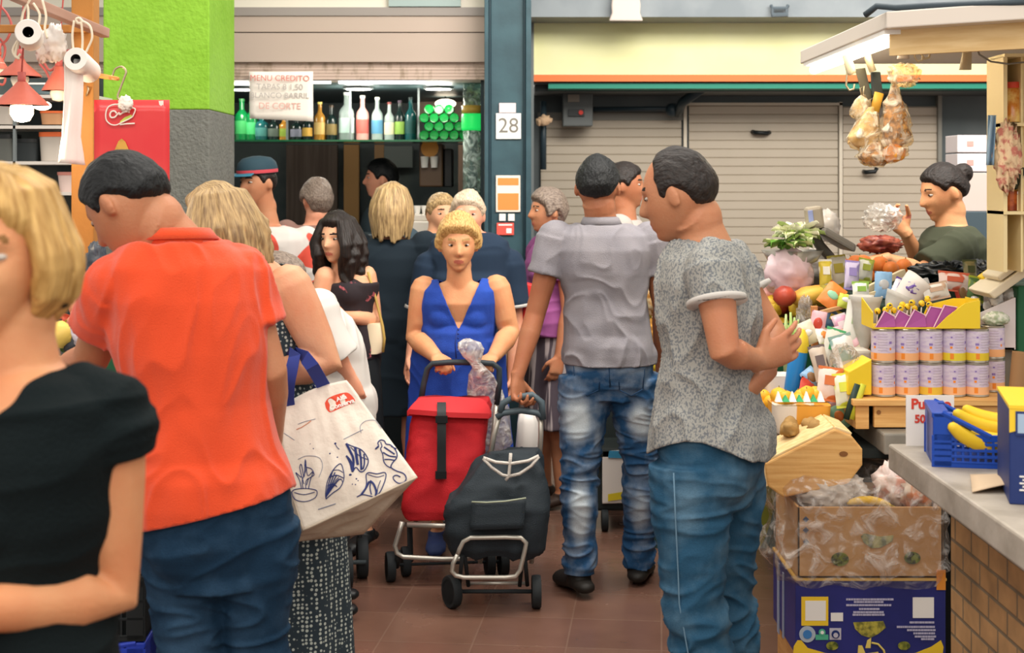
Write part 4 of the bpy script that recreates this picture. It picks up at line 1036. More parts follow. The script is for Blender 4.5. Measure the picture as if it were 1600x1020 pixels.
# 12 --- man in the speckled grey shirt, hands clasped behind
d = 3.72
b = Body(X(1110, d), d, 1.76, -112, w=.94, fat=.98, hips=.92, vox=.005, hyaw=-2, hpitch=14, armr=1.0, twist=4)
b.Hd = W(1062, 303, d); b.N = W(1104, 373, d); b.C = W(1108, 520, d); b.P = W(1108, 712, d)
b.S['L'] = W(1112, 418, d - .17); b.E['L'] = W(1132, 548, d - .24); b.Wr['L'] = W(1188, 592, d - .05)
b.S['R'] = W(1140, 420, d + .17); b.E['R'] = W(1192, 540, d + .16); b.Wr['R'] = W(1178, 590, d + .03)
b.hand['L'].update(d=(.85, .25, .32), n=(-.1, .9, .2), curl=20, thumb=1); b.hand['R'].update(d=(-.62, -.45, -.55), n=(-.3, .5, .6), curl=58)
b.Wr['L'] = W(1184, 563, d - .13); b.Wr['R'] = W(1196, 584, d - .04)
b.E['R'] = W(1206, 520, d + .12)
b.hip = {'L': W(1080, 725, d - .06), 'R': W(1130, 722, d + .07)}
b.kn = {'L': W(1082, 930, d - .08), 'R': W(1132, 925, d + .10)}
b.an = {'L': V((X(1105, d), d - .08, .09)), 'R': V((X(1145, d), d + .10, .09))}
b.skin('man in a speckled grey shirt and jeans, hands clasped behind his back', SK['tan'], brow='#2a1e18')
hair(b, 'short', HR['darkbrown'], T=.010, front=.096, back=-.055, sideb=-.02, seed=14)
SP = speckle_mat('speckled_grey', '#a09f99', '#72767a', 210, .50, (1, 1, .7))
mb = MB(); b.torso(mb, .014, t0=-.14, t1=.99, fl=.05); b.sleeves(mb, .42, .013, .013)
hz = W(0, 705, d).z
def shcut(c):
    p = b.loc(c); s_ = abs(p.y) / .17
    return c.z < hz + .055 - .075 * min(1, s_) ** 1.6
b.cloth('shirt', mb, SP, wr=folds(.012, (11, 11, 6), 41, 1.8, amp2=.006), cutf=shcut)
for q in 'LR': b.cuff(q, .42, .013, .013, mat('cuff_white', '#dcd8d2', rough=.8), .035)
mb = MB(); b.torso(mb, .008, t0=-.2, t1=.12); b.legs(mb, .022, bot=.062)
zr = lambda p: .4 + 1.0 * math.exp(-((p.z - .5) / .12) ** 2) + 1.2 * max(0, .4 - p.z) + .5 * math.exp(-((p.z - .78) / .06) ** 2)
b.cloth('jeans', mb, denim('denim_mid', '#2a5674', '#7fa0b4', [((-.09, .0, .82), (.06, .3, .12), .35), ((.06, -.15, .85), (.08, .2, .08), .2)], .8), wr=folds(.011, (6, 6, 19), 29, 1.6, zr=zr, amp2=.003))
mb = MB(); lpth = b.leg_path('L', .0225)
def outer(i, ofs): p, r = lpth[i]; return p + b.l * (r + ofs) * .99 + b.f * .012
mb.tube([outer(0, .014), outer(1, .007), outer(2, .006), outer(3, .006), outer(4, .006), outer(5, .008), outer(6, .006)], .0018, n=6)
mb.build('side_seam', mat('seam_light', '#6a8aa0', rough=.9), b.root, smooth=True)
for q in 'LR': shoe(b, q, BLACK)

# 13 --- woman in the purple top
d = 7.15
b = Body(X(862, d), d, 1.58, -70, w=1.0, fat=1.25, hips=1.1, female=True, vox=.0075, hyaw=0)
b.Hd = W(856, 330, d)
b.skin('woman in a purple top and striped skirt, half behind the grey polo man', SK['tan'])
hair(b, 'short', HR['greybrown'], T=.024, front=.05, sideb=-.04, back=-.08, seed=17)
mb = MB(); b.torso(mb, .012, t0=.02, t1=.985); b.sleeves(mb, .5, .016, .015); b.cloth('top', mb, mat('purple_jersey', '#8c4a80', rough=.85), wr=folds(.006, (3, 3, 12), 3))
ssm = mat('striped_skirt', '#4a4048', rough=.9, col2='#a09494', nscale=26, stretch=(1, 1, .02), mixlo=.5, mixhi=.54, detail=2)
mb = MB(); skirt(mb, b.base, .98, .40, .16, .215, l=b.l, f=b.f, fl=11); b.cloth('skirt', mb, ssm)
for q in 'LR': shoe(b, q, mat('brown_shoe', '#3a2a22', rough=.6))

# 14 --- stall keeper in dark green on the right
d = 6.05
b = Body(X(1485, d), d, 1.76, -80, w=1.0, fat=1.08, female=True, vox=.006, hyaw=0, hpitch=14)
b.Hd = W(1475, 300, d); b.N = W(1488, 352, d); b.C = W(1488, 430, d)
b.S['R'] = W(1468, 385, d + .1); b.E['R'] = W(1445, 425, d + .12); b.Wr['R'] = W(1414, 362, d - .0)
b.S['L'] = W(1500, 385, d - .15); b.E['L'] = W(1440, 425, d - .22); b.Wr['L'] = W(1382, 404, d - .25)
b.hand['R'].update(d=(-.5, 0, .6), curl=45); b.hand['L'].update(d=(-1, 0, -.2), n=(0, .3, -1), curl=40)
b.skin('stall keeper with pulled-back dark hair in dark green, holding a plastic bag', SK['warm'])
hair(b, 'bun', HR['darkbrown'], T=.014, front=.055, sideb=-.0, back=-.05, seed=19)
mb = MB(); b.torso(mb, .013, t0=-.05, t1=.99); b.sleeves(mb, .85, .017, .018); b.cloth('shirt', mb, mat('dark_green_tee', '#3c4030', rough=.9), wr=folds(.007, (4, 4, 5), 5))
mb = MB(); b.torso(mb, .012, t0=-.2, t1=.1); b.legs(mb, .016); b.cloth('trousers', mb, mat('black_cloth', '#14181c'), v=.01)
for q in 'LR': shoe(b, q, BLACK)
KEEPER = b

# 15 --- grey-brown haired person farther back
d = 7.98
b = Body(X(493, d), d, 1.66, -150, vox=.009)
b.Hd = W(495, 312, d)
b.skin('person with short grey-brown hair between the capped man and the dark haired woman', SK['rosy'])
hair(b, 'short', HR['greybrown'], T=.024, front=.05, sideb=-.03, back=-.08, seed=23)
mb = MB(); b.torso(mb, .014, t0=-.05, t1=.99); b.sleeves(mb, .7, .018, .015); b.cloth('shirt', mb, mat('dusty_shirt', '#8a6a60', rough=.9))
mb = MB(); b.torso(mb, .012, t0=-.2, t1=.1); b.legs(mb, .016); b.cloth('trousers', mb, mat('black_cloth', '#14181c'), v=.01)

# 16 --- brown haired person behind the woman in blue
d = 7.7
b = Body(X(684, d), d, 1.62, 20, vox=.009)
b.Hd = W(690, 335, d)
b.skin('brown haired person glimpsed left of the white haired man', SK['fair'])
hair(b, 'short', HR['sand'], T=.018, front=.05, seed=24)
mb = MB(); b.torso(mb, .014, t0=-.05, t1=.99); b.sleeves(mb, .7, .018, .015); b.cloth('shirt', mb, mat('slate_shirt', '#3a4a54', rough=.9))
mb = MB(); b.torso(mb, .012, t0=-.2, t1=.1); b.legs(mb, .016); b.cloth('trousers', mb, mat('black_cloth', '#14181c'), v=.01)

# 17 --- person in white bending by the dark trolley
d = 5.35
b = Body(X(520, d), d, 1.60, -85, fat=1.1, female=True, vox=.007, hpitch=40)
b.P = W(522, 640, d); b.C = W(512, 545, d); b.N = W(478, 470, d); b.Hd = W(440, 440, d)
b.S['L'] = W(496, 487, d - .15); b.E['L'] = W(520, 545, d - .17); b.Wr['L'] = W(546, 588, d - .14)
b.S['R'] = W(496, 480, d + .15); b.E['R'] = W(480, 560, d + .16); b.Wr['R'] = W(470, 600, d + .15)
b.hand['L'].update(d=(.3, 0, -1), curl=40)
b.skin('stooping person in a loose white blouse behind the tote bag', SK['rosy'])
hair(b, 'short', HR['greybrown'], T=.02, front=.05, seed=27)
mb = MB(); b.torso(mb, .030, t0=-.05, t1=.98); b.sleeves(mb, 1.3, .024, .02); b.cloth('blouse', mb, mat('white_cotton', '#cdc7c1', rough=.85), wr=folds(.010, (5, 5, 3), 9))
mb = MB(); b.torso(mb, .012, t0=-.2, t1=.08); b.legs(mb, .016); b.cloth('trousers', mb, mat('black_cloth', '#14181c'), v=.01)
for q in 'LR': shoe(b, q, BLACK)
# ------------------------------------------------------------------ trolleys and bags
ALU = mat('aluminium_tube', '#b9b4aa', metal=.55, rough=.35)
RUB = mat('rubber_dark', '#23282b', rough=.7); HUB = mat('hub_dark', '#3a4246', rough=.5)
def wheel(t, c, r, w, yaw=0, name='wheel'):
    R = Matrix.Rotation(math.radians(yaw), 3, 'Z') @ Matrix.Rotation(math.pi / 2, 3, 'Y'); mb = MB()
    mb.lathe([(r * .78, -w / 2), (r * .95, -w / 2), (r, -w * .3), (r, w * .3), (r * .95, w / 2), (r * .78, w / 2), (r * .74, w * .3), (r * .74, -w * .3), (r * .78, -w / 2)], c=c, n=32, R=R)
    o = mb.build(name, RUB, t, smooth=40)
    mb = MB(); mb.lathe([(0, -w * .45), (r * .22, -w * .45), (r * .22, w * .45), (0, w * .45)], c=c, n=16, R=R)
    for i in range(6):
        a = i * math.pi / 3; d1 = R @ V((math.cos(a), math.sin(a), 0)); mb.tube([V(c) + d1 * r * .1, V(c) + d1 * r * .78], w * .16, n=6)
    mb.lathe([(r * .70, -w * .3), (r * .76, -w * .3), (r * .76, w * .3), (r * .70, w * .3), (r * .70, -w * .3)], c=c, n=32, R=R)
    h = mb.build('hub', HUB, o, smooth=40)
    return o
def rrect(c, hx, hy, n=48, ex=5., ax=V((1, 0, 0)), ay=V((0, 1, 0)), wv=0, ph=0):
    out = []
    for j in range(n):
        a = 2 * math.pi * j / n; ca, sa = math.cos(a), math.sin(a); r = (abs(ca) ** ex + abs(sa) ** ex) ** (-1 / ex)
        q = 1 + wv * math.sin(a * 7 + ph)
        out.append(V(c) + ax * ca * r * hx * q + ay * sa * r * hy * q)
    return out
def interp_rings(keys, m=6):
    """keys: (px0, px1, py, dfront, depth) -> rings of rounded rectangles"""
    rs = []
    for i in range(len(keys) - 1):
        for j in range(m if i < len(keys) - 2 else m + 1):
            u = j / m; k = [a * (1 - u) + b * u for a, b in zip(keys[i], keys[i + 1])]
            a, b = W(k[0], k[2], k[3]), W(k[1], k[2], k[3])
            rs.append(rrect((a + b) / 2 + V((0, k[4] / 2, 0)), (b - a).length / 2, k[4] / 2))
    return rs
def soften(o, amp, sc, seed=0, sharp=2.):
    me = o.data; displace(me, folds(amp, sc, seed, sharp)); return o

# red trolley
t = thing('shopping_trolley', 'bright red shopping trolley with a black strap pushed by the woman in blue', 'trolley', (X(690, 5.8), 5.85, 0))
RED = mat('red_canvas', '#d0242c', rough=.75, col2='#c11f28', nscale=6, bump=.35, bscale=350)
mb = MB(); mb.rings(interp_rings([(633, 740, 813, 5.70, .18), (627, 745, 800, 5.69, .20), (630, 752, 740, 5.70, .21), (638, 762, 680, 5.74, .22), (643, 766, 642, 5.77, .22), (652, 762, 630, 5.80, .20)], 8))
o = mb.build('bag_body', RED, t, smooth=True); soften(o, .010, (7, 7, 7), 3)
mb = MB(); mb.rings([[W(px, py, dd) for px, py, dd in ((636, y0, 5.752), (640, y0 - 3, 5.74), (704, y0 + 2, 5.715), (764, y0 + 4, 5.74), (768, y0 + 1, 5.76), (766, y0 - 4, 6.0), (640, y0 - 4, 6.0))] for y0 in (650, 642)] + [[W(px, py, dd) for px, py, dd in ((642, 634, 5.765), (648, 628, 5.775), (704, 622, 5.79), (758, 626, 5.78), (764, 634, 5.775), (760, 630, 5.98), (650, 628, 5.98))]] + [[W(px, py, dd) for px, py, dd in ((652, 624, 5.80), (658, 621, 5.81), (704, 619, 5.83), (750, 622, 5.82), (756, 625, 5.81), (752, 623, 5.95), (658, 622, 5.95))]])
mb.build('flap', mat('red_flap', '#da3238', rough=.7), t, smooth=50)
mb = MB(); mb.rings([[W(683, y, dd), W(697, y, dd), W(697, y, dd + .006), W(683, y, dd + .006)] for y, dd in ((628, 5.755), (642, 5.715), (652, 5.70), (700, 5.698), (748, 5.682))]); mb.box(W(689, 742, 5.68), (.044, .012, .03)); mb.box(W(690, 655, 5.69), (.048, .012, .028)); mb.build('strap', BLACK, t, smooth=40)
mb = MB()
def rod(mb, pts, r, n=10): mb.tube(pts, r, n=n)
FR = lambda pts, dd: [W(a, b_, dd) for a, b_ in pts]
rod(mb, FR([(628, 815), (624, 830), (617, 852), (620, 864), (630, 870), (690, 873), (722, 873), (735, 868), (744, 850), (745, 818)], 5.70), .0095)
rod(mb, FR([(636, 820), (738, 822)], 5.70), .010); rod(mb, [W(628, 818, 5.72), W(640, 820, 5.95)], .009); rod(mb, [W(745, 820, 5.72), W(752, 820, 5.95)], .009)
rod(mb, [W(650, 815, 5.96), W(652, 700, 5.975), W(658, 625, 5.985)], .010); rod(mb, [W(760, 815, 5.96), W(768, 700, 5.975), W(776, 625, 5.985)], .010)
mb.build('frame', ALU, t, smooth=True)
mb = MB(); rod(mb, [W(657, 632, 5.985), W(662, 600, 5.99), W(668, 576, 5.985), W(676, 568, 5.98), W(700, 566, 5.98), W(745, 566, 5.98), W(770, 568, 5.98), W(780, 576, 5.985), W(780, 600, 5.99), W(776, 632, 5.985)], .0125); mb.build('handle', mat('grip_grey', '#30393e', rough=.5), t, smooth=True)
for px, dd in ((610, 5.78), (634, 5.86), (765, 5.86), (786, 5.86)):
    wheel(t, V((X(px, dd), dd, .060)), .060, .034, 12)
mb = MB(); rod(mb, [V((X(608, 5.8), 5.8, .06)), V((X(790, 5.86), 5.86, .06))], .006); rod(mb, [W(622, 862, 5.71), V((X(612, 5.78) + .02, 5.78, .06))], .012); rod(mb, [W(640, 820, 5.95), V((X(634, 5.86) + .02, 5.86, .06))], .012); mb.build('axle', RUB, t, smooth=True)

# black trolley
t = thing('shopping_trolley', 'black shopping trolley with a silver frame pulled by the man in grey', 'trolley', (X(775, 5.4), 5.42, 0))
BC = mat('black_canvas', '#232c33', rough=.7, bump=.35, bscale=300)
mb = MB(); mb.rings(interp_rings([(703, 842, 872, 5.34, .20), (697, 848, 862, 5.32, .24), (694, 852, 825, 5.31, .25), (698, 857, 800, 5.31, .25), (716, 853, 768, 5.33, .23), (738, 849, 738, 5.36, .19), (754, 844, 718, 5.39, .13), (762, 838, 708, 5.41, .08)], 7))
o = mb.build('bag_body', BC, t, smooth=True); soften(o, .022, (7, 7, 4), 9, 1.6)
mb = MB(); mb.grid(lambda u, v: W(738 + 84 * u - 4 * v, 782 - 3 * u + 46 * v, 5.285 - .004 * math.sin(u * 3.1) - .01 * v + .01 * (1 - v)), 8, 5); mb.build('pocket', BC, t, smooth=True, fix=False, solid=.012)
mb = MB(); mb.tube([W(737, 784, 5.272), W(760, 785, 5.268), W(790, 783, 5.268), W(822, 778, 5.272)], .0035, n=6); mb.build('zipper', mat('zip_pale', '#9aa08a', rough=.5), t, smooth=True)
mb = MB()
for pts in (((755, 715), (775, 722), (800, 724), (825, 720), (842, 712)), ((755, 716), (768, 730), (785, 742), (796, 744)), ((842, 713), (830, 728), (812, 740), (796, 744)), ((798, 708), (797, 722), (795, 744), (790, 750))):
    mb.tube(FR(pts, 5.315), .0062, n=8)
mb.build('drawstring', mat('cord_white', '#cfc8c0', rough=.8, bump=.5, bscale=200), t, smooth=True)
mb = MB()
rod(mb, FR([(765, 720), (772, 680), (783, 640)], 5.50), .010); rod(mb, FR([(843, 720), (845, 680), (845, 648)], 5.50), .010)
rod(mb, FR([(765, 720), (843, 716)], 5.50), .008); rod(mb, [W(765, 720, 5.5), W(762, 800, 5.56), W(750, 880, 5.56)], .009); rod(mb, [W(843, 718, 5.5), W(842, 800, 5.56), W(830, 880, 5.56)], .009)
rod(mb, FR([(715, 866), (708, 880), (706, 892), (712, 899), (725, 902), (790, 902), (806, 900), (813, 890), (820, 860), (822, 848), (814, 840), (790, 839), (735, 840), (724, 846), (718, 858), (715, 866)], 5.29), .0085)
rod(mb, FR([(728, 911), (822, 911)], 5.42), .0065)
mb.build('frame', ALU, t, smooth=True)
mb = MB(); rod(mb, FR([(782, 644), (786, 630), (800, 622), (832, 617), (846, 628), (848, 655)], 5.49), .0135); rod(mb, FR([(776, 652), (786, 645), (815, 641), (840, 645), (848, 652)], 5.49), .0125); mb.build('handle', mat('grip_blue_grey', '#4a5860', rough=.5), t, smooth=True)
for px, y in ((706, 12), (838, -14)): wheel(t, V((X(px, 5.42), 5.42, .062)), .062, .034, y + 16)
mb = MB()
for a, b_ in (((722, 868), (718, 914)), ((724, 850), (732, 915)), ((820, 868), (824, 914)), ((818, 850), (812, 915))): rod(mb, [W(a[0], a[1], 5.33), W(b_[0], b_[1], 5.42)], .008)
rod(mb, [V((X(706, 5.42), 5.42, .062)), V((X(838, 5.42), 5.42, .062))], .008); mb.build('wheel_bracket', RUB, t, smooth=True)

# third trolley, mostly behind the tote
t = thing('shopping_trolley', 'red trolley with big dark wheels, mostly behind the seafood-print tote', 'trolley', (X(530, 5.75), 5.75, 0))
mb = MB(); mb.rings(interp_rings([(490, 572, 820, 5.62, .22), (486, 575, 800, 5.6, .24), (496, 552, 640, 5.66, .2), (502, 545, 568, 5.7, .14)], 7)); o = mb.build('bag_body', RED, t, smooth=True); soften(o, .012, (6, 6, 6), 5)
mb = MB(); rod(mb, [W(500, 840, 5.75), W(512, 620, 5.85), W(520, 548, 5.85), W(550, 546, 5.85), W(548, 620, 5.85), W(562, 840, 5.75)], .010); rod(mb, [V((X(500, 5.75), 5.75, .085)), V((X(572, 5.75), 5.75, .085))], .009); rod(mb, [W(505, 815, 5.65), W(565, 815, 5.65)], .012); mb.build('frame', HUB, t, smooth=True)
for px, dd, yy in ((508, 5.72, 10), (540, 5.66, 14), (566, 5.84, 10), (520, 5.9, 10)): wheel(t, V((X(px, dd), dd, .085)), .085, .042, yy)

# carrier bag held by the woman in blue
t = thing('carrier_bag', 'knotted white plastic bag in the hand of the woman in blue', 'bag', W(745, 600, 5.99))
mb = MB(); rs = []
for py, hw, hd, cx in ((530, 6, .012, 731), (536, 16, .04, 733), (545, 19, .045, 736), (556, 14, .03, 738), (566, 7, .014, 742), (574, 9, .014, 748), (585, 18, .02, 752), (610, 26, .035, 758), (640, 31, .05, 762), (690, 33, .06, 766), (705, 24, .04, 766)):
    rs.append(rrect(W(cx, py, 5.945 if py < 600 else 6.03), hw / F * 5.96, hd, ex=2, wv=.10, ph=py * .06))
mb.rings(rs); o = mb.build('plastic', film_mat('white_film1', '#ece6e2', .85, .35), t, smooth=True); soften(o, .007, (16, 16, 6), 4, 1.5)
mb = MB(); rr_ = [rrect(W(cx, py, 6.12), hw / F * 6.1, hd, ex=2, wv=.06, ph=py * .05) for cx, py, hw, hd in ((822, 640, 10, .02), (824, 660, 16, .04), (824, 700, 18, .05), (822, 722, 12, .03))]
mb.rings(rr_); tag(mb.build('carrier_bag', mat('white_film', '#e6e0da', rough=.35), smooth=True, org=W(824, 720, 6.12)), 'narrow white plastic bag standing behind the handle of the black trolley', 'bag')
# red bag of the purple woman
mb = MB(); mb.prism([W(816, 470, 6.85), W(822, 442, 6.85), W(838, 446, 6.85), W(840, 505, 6.85), W(818, 508, 6.85)], (0, .08, 0)); tag(mb.build('shoulder_bag', mat('red_bag', '#d6302e', rough=.5), bevel=.008, org=W(828, 475, 6.55)), 'red shoulder bag beside the woman in the purple top', 'bag')
# white and yellow bag on dark cart, between the legs of the grey polo man
t = thing('hand_cart', 'low dark cart seen between the legs of the man in washed jeans', 'cart', (X(965, 6.7), 6.7, 0))
mb = MB(); mb.box(V((X(968, 6.6), 6.75, .36)), (.34, .3, .05)); mb.box(V((X(968, 6.6), 6.9, .62)), (.34, .03, .5)); mb.box(V((X(968, 6.6), 6.75, .2)), (.30, .26, .22), taper=.9); mb.build('frame', mat('cart_black', '#1d2423', rough=.6), t, bevel=.012)
for px in (945, 990): wheel(t, V((X(px, 6.62), 6.62, .05)), .05, .03, 0)
t = thing('paper_bag', 'white paper bag with a yellow stripe standing on the low dark cart', 'bag', (X(966, 6.6), 6.68, .385))
mb = MB(); mb.rings([[W(a, b_, dd) for a, b_, dd in ((941, y, 6.6), (x2, y - 2, 6.6), (x2, y - 2, 6.75), (941, y, 6.75))] for y, x2 in ((787, 1000), (745, 998), (704, 992))]); mb.build('paper', mat('paper_white', '#e2d9d0', rough=.7), t, bevel=.004)
mb = MB(); mb.quad(W(950, 783, 6.596), W(986, 778, 6.596), W(986, 766, 6.596), W(950, 772, 6.596)); mb.build('stripe', mat('stripe_yellow', '#dcc428', rough=.6), t, fix=False, solid=.001)
mb = MB(); mb.quad(W(950, 715, 6.596), W(975, 716, 6.596), W(975, 704, 6.596), W(952, 704, 6.596)); mb.build('corner_print', mat('corner_blue', '#3a8ab0', rough=.6), t, fix=False, solid=.001)

# ---- tote with sea creatures
t = thing('tote_bag', 'cream tote printed with blue sea creatures hanging from a bent arm', 'bag', W(545, 740, 3.68))
TC = mat('tote_cream', '#e9e0d2', rough=.65, col2='#ded3c4', nscale=5, bump=.25, bscale=60)
c00, c10, c11, c01 = (437, 636, 3.79), (541, 594, 3.79), (652, 745, 3.66), (474, 828, 3.64)
def fpx(u, v):
    p = [a * (1 - u) * (1 - v) + b_ * u * (1 - v) + c_ * u * v + e * (1 - u) * v for a, b_, c_, e in zip(c00, c10, c11, c01)]
    p[1] -= 7 * math.sin(math.pi * u) * (1 - v); p[0] -= 8 * math.sin(math.pi * v) * (1 - u)
    return p
def wr(u, v): return .010 * noise.noise(V((u * 3.3, v * 2.6, 5))) + .005 * noise.noise(V((u * 9, v * 5 + u * 4, 1)))
edge = lambda u, v: min(1, 8 * min(u, 1 - u, v, 1 - v))
def front(u, v): p = fpx(u, v); return W(p[0], p[1], p[2] + wr(u, v) * edge(u, v) - .012 * math.sin(math.pi * u) * math.sin(math.pi * v))
b00, b10, b11, b01 = W(444, 650, 3.90), W(545, 606, 3.90), W(568, 834, 3.80), W(444, 848, 3.76)
mb = MB(); mb.grid(front, 40, 40); mb.build('front_panel', TC, t, smooth=True, fix=False, solid=.002)
def patch(A, B, C_, D, nm, m, sd, amp=.006, n=14):
    mb = MB()
    def fn(u, v):
        p = A(u) * (1 - v) + B(u) * v if callable(A) else None
        nn = C_; return p + nn * amp * noise.noise(V((u * 4 + sd, v * 4, sd))) * edge(u, v)
    mb.grid(fn, n, n); return mb.build(nm, m, t, smooth=True, fix=False, solid=.002)
TC2 = mat('tote_base', '#d8ccba', rough=.7, col2='#cbbca6', nscale=5, bump=.3, bscale=60)
patch(lambda u: front(u, 1), lambda u: b01.lerp(b11, u), V((0, -.3, -1)), None, 'base_panel', TC2, 2, .014)
patch(lambda u: front(0, u), lambda u: b00.lerp(b01, u), V((-1, 0, 0)), None, 'side_panel', TC, 4, .012)
patch(lambda u: front(1, u), lambda u: b10.lerp(b11, u), V((1, 0, 0)), None, 'side_panel', TC, 6, .012)
patch(lambda u: b00.lerp(b10, u), lambda u: b01.lerp(b11, u), V((0, 1, 0)), None, 'back_panel', TC, 8, .01)
mb = MB(); mb.tube([front(u / 20, 1) + V((0, -.002, 0)) for u in range(21)], .0028, n=6); mb.tube([front(0, u / 20) for u in range(21)], .002, n=6); mb.build('piping', mat('tote_edge', '#c8b9a4', rough=.8), t, smooth=True)
STR = mat('strap_blue', '#2f3f8f', rough=.7)
def strap(pts, w=.018):
    mb = MB(); L = [V(p) for p in pts]; rs = []
    for i, p in enumerate(L):
        tt = (L[min(i + 1, len(L) - 1)] - L[max(i - 1, 0)]).normalized(); s_ = tt.cross(V((0, 1, 0))).normalized()
        rs.append([p + s_ * w, p + s_ * w + V((0, .003, 0)), p - s_ * w + V((0, .003, 0)), p - s_ * w])
    mb.rings(rs); return mb.build('handle', STR, t, smooth=50)
strap([W(506, 604, 3.79), W(498, 590, 3.77), W(488, 573, 3.73), W(476, 558, 3.735), W(466, 552, 3.80), W(462, 560, 3.88), W(474, 600, 3.90), W(500, 625, 3.90)])
strap([W(452, 640, 3.79), W(450, 622, 3.77), W(451, 600, 3.735), W(456, 575, 3.73), W(460, 556, 3.745), W(458, 550, 3.80), W(452, 560, 3.88), W(455, 640, 3.90)], .016)
def inv(px, py):
    u = v = .5
    for _ in range(25):
        p = fpx(u, v); ex, ey = px - p[0], py - p[1]; h = 1e-3
        pu, pv = fpx(u + h, v), fpx(u, v + h); a, b_, c_, e = (pu[0] - p[0]) / h, (pv[0] - p[0]) / h, (pu[1] - p[1]) / h, (pv[1] - p[1]) / h
        D = a * e - b_ * c_; u += (ex * e - ey * b_) / D; v += (a * ey - c_ * ex) / D
    return u, v
INK = mat('ink_navy', '#2a3670', rough=.7); INK2 = mat('ink_pale', '#77809a', rough=.7)
def onbag(zx, zy, off=.0025):
    u, v = inv(zx / 3.643 + 430, zy / 3.643 + 580); u = min(max(u, 0), 1); v = min(max(v, 0), 1)
    return front(u, v) + V((0, -off, 0))
def spl(pts, k=6):
    out = []; P = [pts[0]] + list(pts) + [pts[-1]]
    for i in range(1, len(P) - 2):
        for j in range(k):
            s_ = j / k; a, b_, c_, e = P[i - 1], P[i], P[i + 1], P[i + 2]
            out.append(tuple(.5 * (2 * b_[q] + (c_[q] - a[q]) * s_ + (2 * a[q] - 5 * b_[q] + 4 * c_[q] - e[q]) * s_ ** 2 + (3 * b_[q] - a[q] - 3 * c_[q] + e[q]) * s_ ** 3) for q in (0, 1)))
    out.append(tuple(pts[-1])); return out
def stroke(mb, pts, r=.0011): mb.tube([onbag(*p) for p in spl(pts)], r, n=5)
def drawing(name, strokes, m=INK):
    mb = MB()
    for s_ in strokes: stroke(mb, s_[0], s_[1] if len(s_) > 1 else .0011)
    mb.build(name, m, t, fix=False)
drawing('seaweed_drawing', [([(92, 690), (110, 672), (165, 665), (225, 672), (240, 688), (225, 720), (170, 740), (115, 728), (92, 690)],), ([(110, 688), (165, 700), (225, 686)],), ([(150, 668), (140, 620), (118, 575), (150, 600), (140, 545), (150, 530), (165, 600), (172, 500), (185, 590), (215, 570), (200, 620), (190, 668)],),
    ([(160, 665), (155, 620), (175, 560), (170, 520)],), ([(175, 665), (178, 620), (205, 600), (222, 585), (208, 555), (180, 545)],), ([(165, 640), (150, 590)],), ([(180, 645), (190, 610)],)], INK)
drawing('fan_shell_drawing', [([(290, 725), (288, 690), (300, 620), (335, 555), (372, 525), (388, 560), (392, 610), (370, 660), (330, 690), (290, 725)], .0013)] + [([(290, 715), (305 + 12 * i, 640 - 5 * i), (330 + 11 * i, 560 + 14 * i)], .0016 if i < 3 else .001) for i in range(6)] + [([(298, 650), (330, 640), (352, 655)], .0015), ([(310, 600), (350, 590), (388, 605)], .0015), ([(330, 562), (362, 560), (386, 575)],)])
drawing('fish_drawing', [([(405, 410), (440, 425), (490, 445), (520, 480), (530, 515), (510, 560), (485, 570), (460, 545), (440, 570), (425, 520), (405, 480)], .0016), ([(405, 410), (425, 450), (445, 500), (440, 570)], .0035), ([(455, 430), (462, 480), (470, 530)], .0038), ([(480, 445), (488, 500), (490, 560)], .0030), ([(505, 470), (508, 520), (500, 555)], .0022), ([(405, 480), (430, 510), (442, 560)], .0028), ([(430, 430), (480, 480), (525, 500)], .0012)])
drawing('cone_shell_drawing', [([(465, 713), (500, 690), (520, 640), (518, 590), (535, 575), (580, 582), (625, 575), (628, 610), (600, 680), (570, 712), (540, 708), (500, 700), (465, 713)], .0015), ([(540, 622), (560, 640), (575, 680), (572, 708)], .0030), ([(535, 625), (515, 665), (490, 700)], .0030), ([(545, 620), (540, 660), (548, 700)], .0018), ([(528, 585), (580, 600), (620, 590)],), ([(600, 620), (585, 660), (580, 700)],)])
drawing('seahorse_drawing', [([(570, 442), (588, 425), (585, 405), (600, 390), (622, 395), (632, 412), (660, 420), (690, 455), (692, 490), (668, 520), (660, 545), (690, 565), (730, 580), (746, 605), (735, 630), (705, 636), (680, 620), (672, 600), (690, 590), (712, 600)], .0016), ([(600, 400), (608, 425), (600, 440), (612, 470), (618, 510), (635, 535), (660, 548)], .0014), ([(620, 430), (650, 450), (680, 470)], .0022), ([(615, 460), (650, 480), (688, 485)], .0020), ([(622, 500), (650, 500), (680, 505)], .0018), ([(660, 425), (690, 440)], .0016), ([(590, 425), (572, 440)], .0022)])
mb = MB()
for x, y, r in ((343, 412, .0035), (312, 468, .0024), (354, 490, .0024), (428, 590, .0038), (462, 612, .0024), (440, 642, .0018), (457, 644, .0018), (200, 413, .0015), (218, 440, .0017), (472, 622, .0018)): mb.ball(onbag(x, y, .001), (r, .001, r), n=10, k=6)
stroke(mb, [(343, 412), (352, 430), (365, 442)], .001); mb.build('dots', INK, t)
drawing('pale_line_drawing', [([(130, 300), (170, 285), (230, 270)], .0007), ([(390, 385), (440, 360), (500, 330)], .0008), ([(490, 350), (485, 310), (520, 280), (580, 280), (620, 320)], .0007), ([(130, 500), (180, 480), (250, 490), (270, 540), (250, 600)], .0007), ([(50, 350), (80, 370), (110, 390)], .0007), ([(245, 785), (290, 770), (345, 752)], .0012)], INK2)
drawing('orange_scrawl', [([(122, 330), (140, 322), (150, 318), (165, 308), (185, 295), (205, 280)], .0010)], mat('ink_orange', '#d98a60'))
mb = MB()
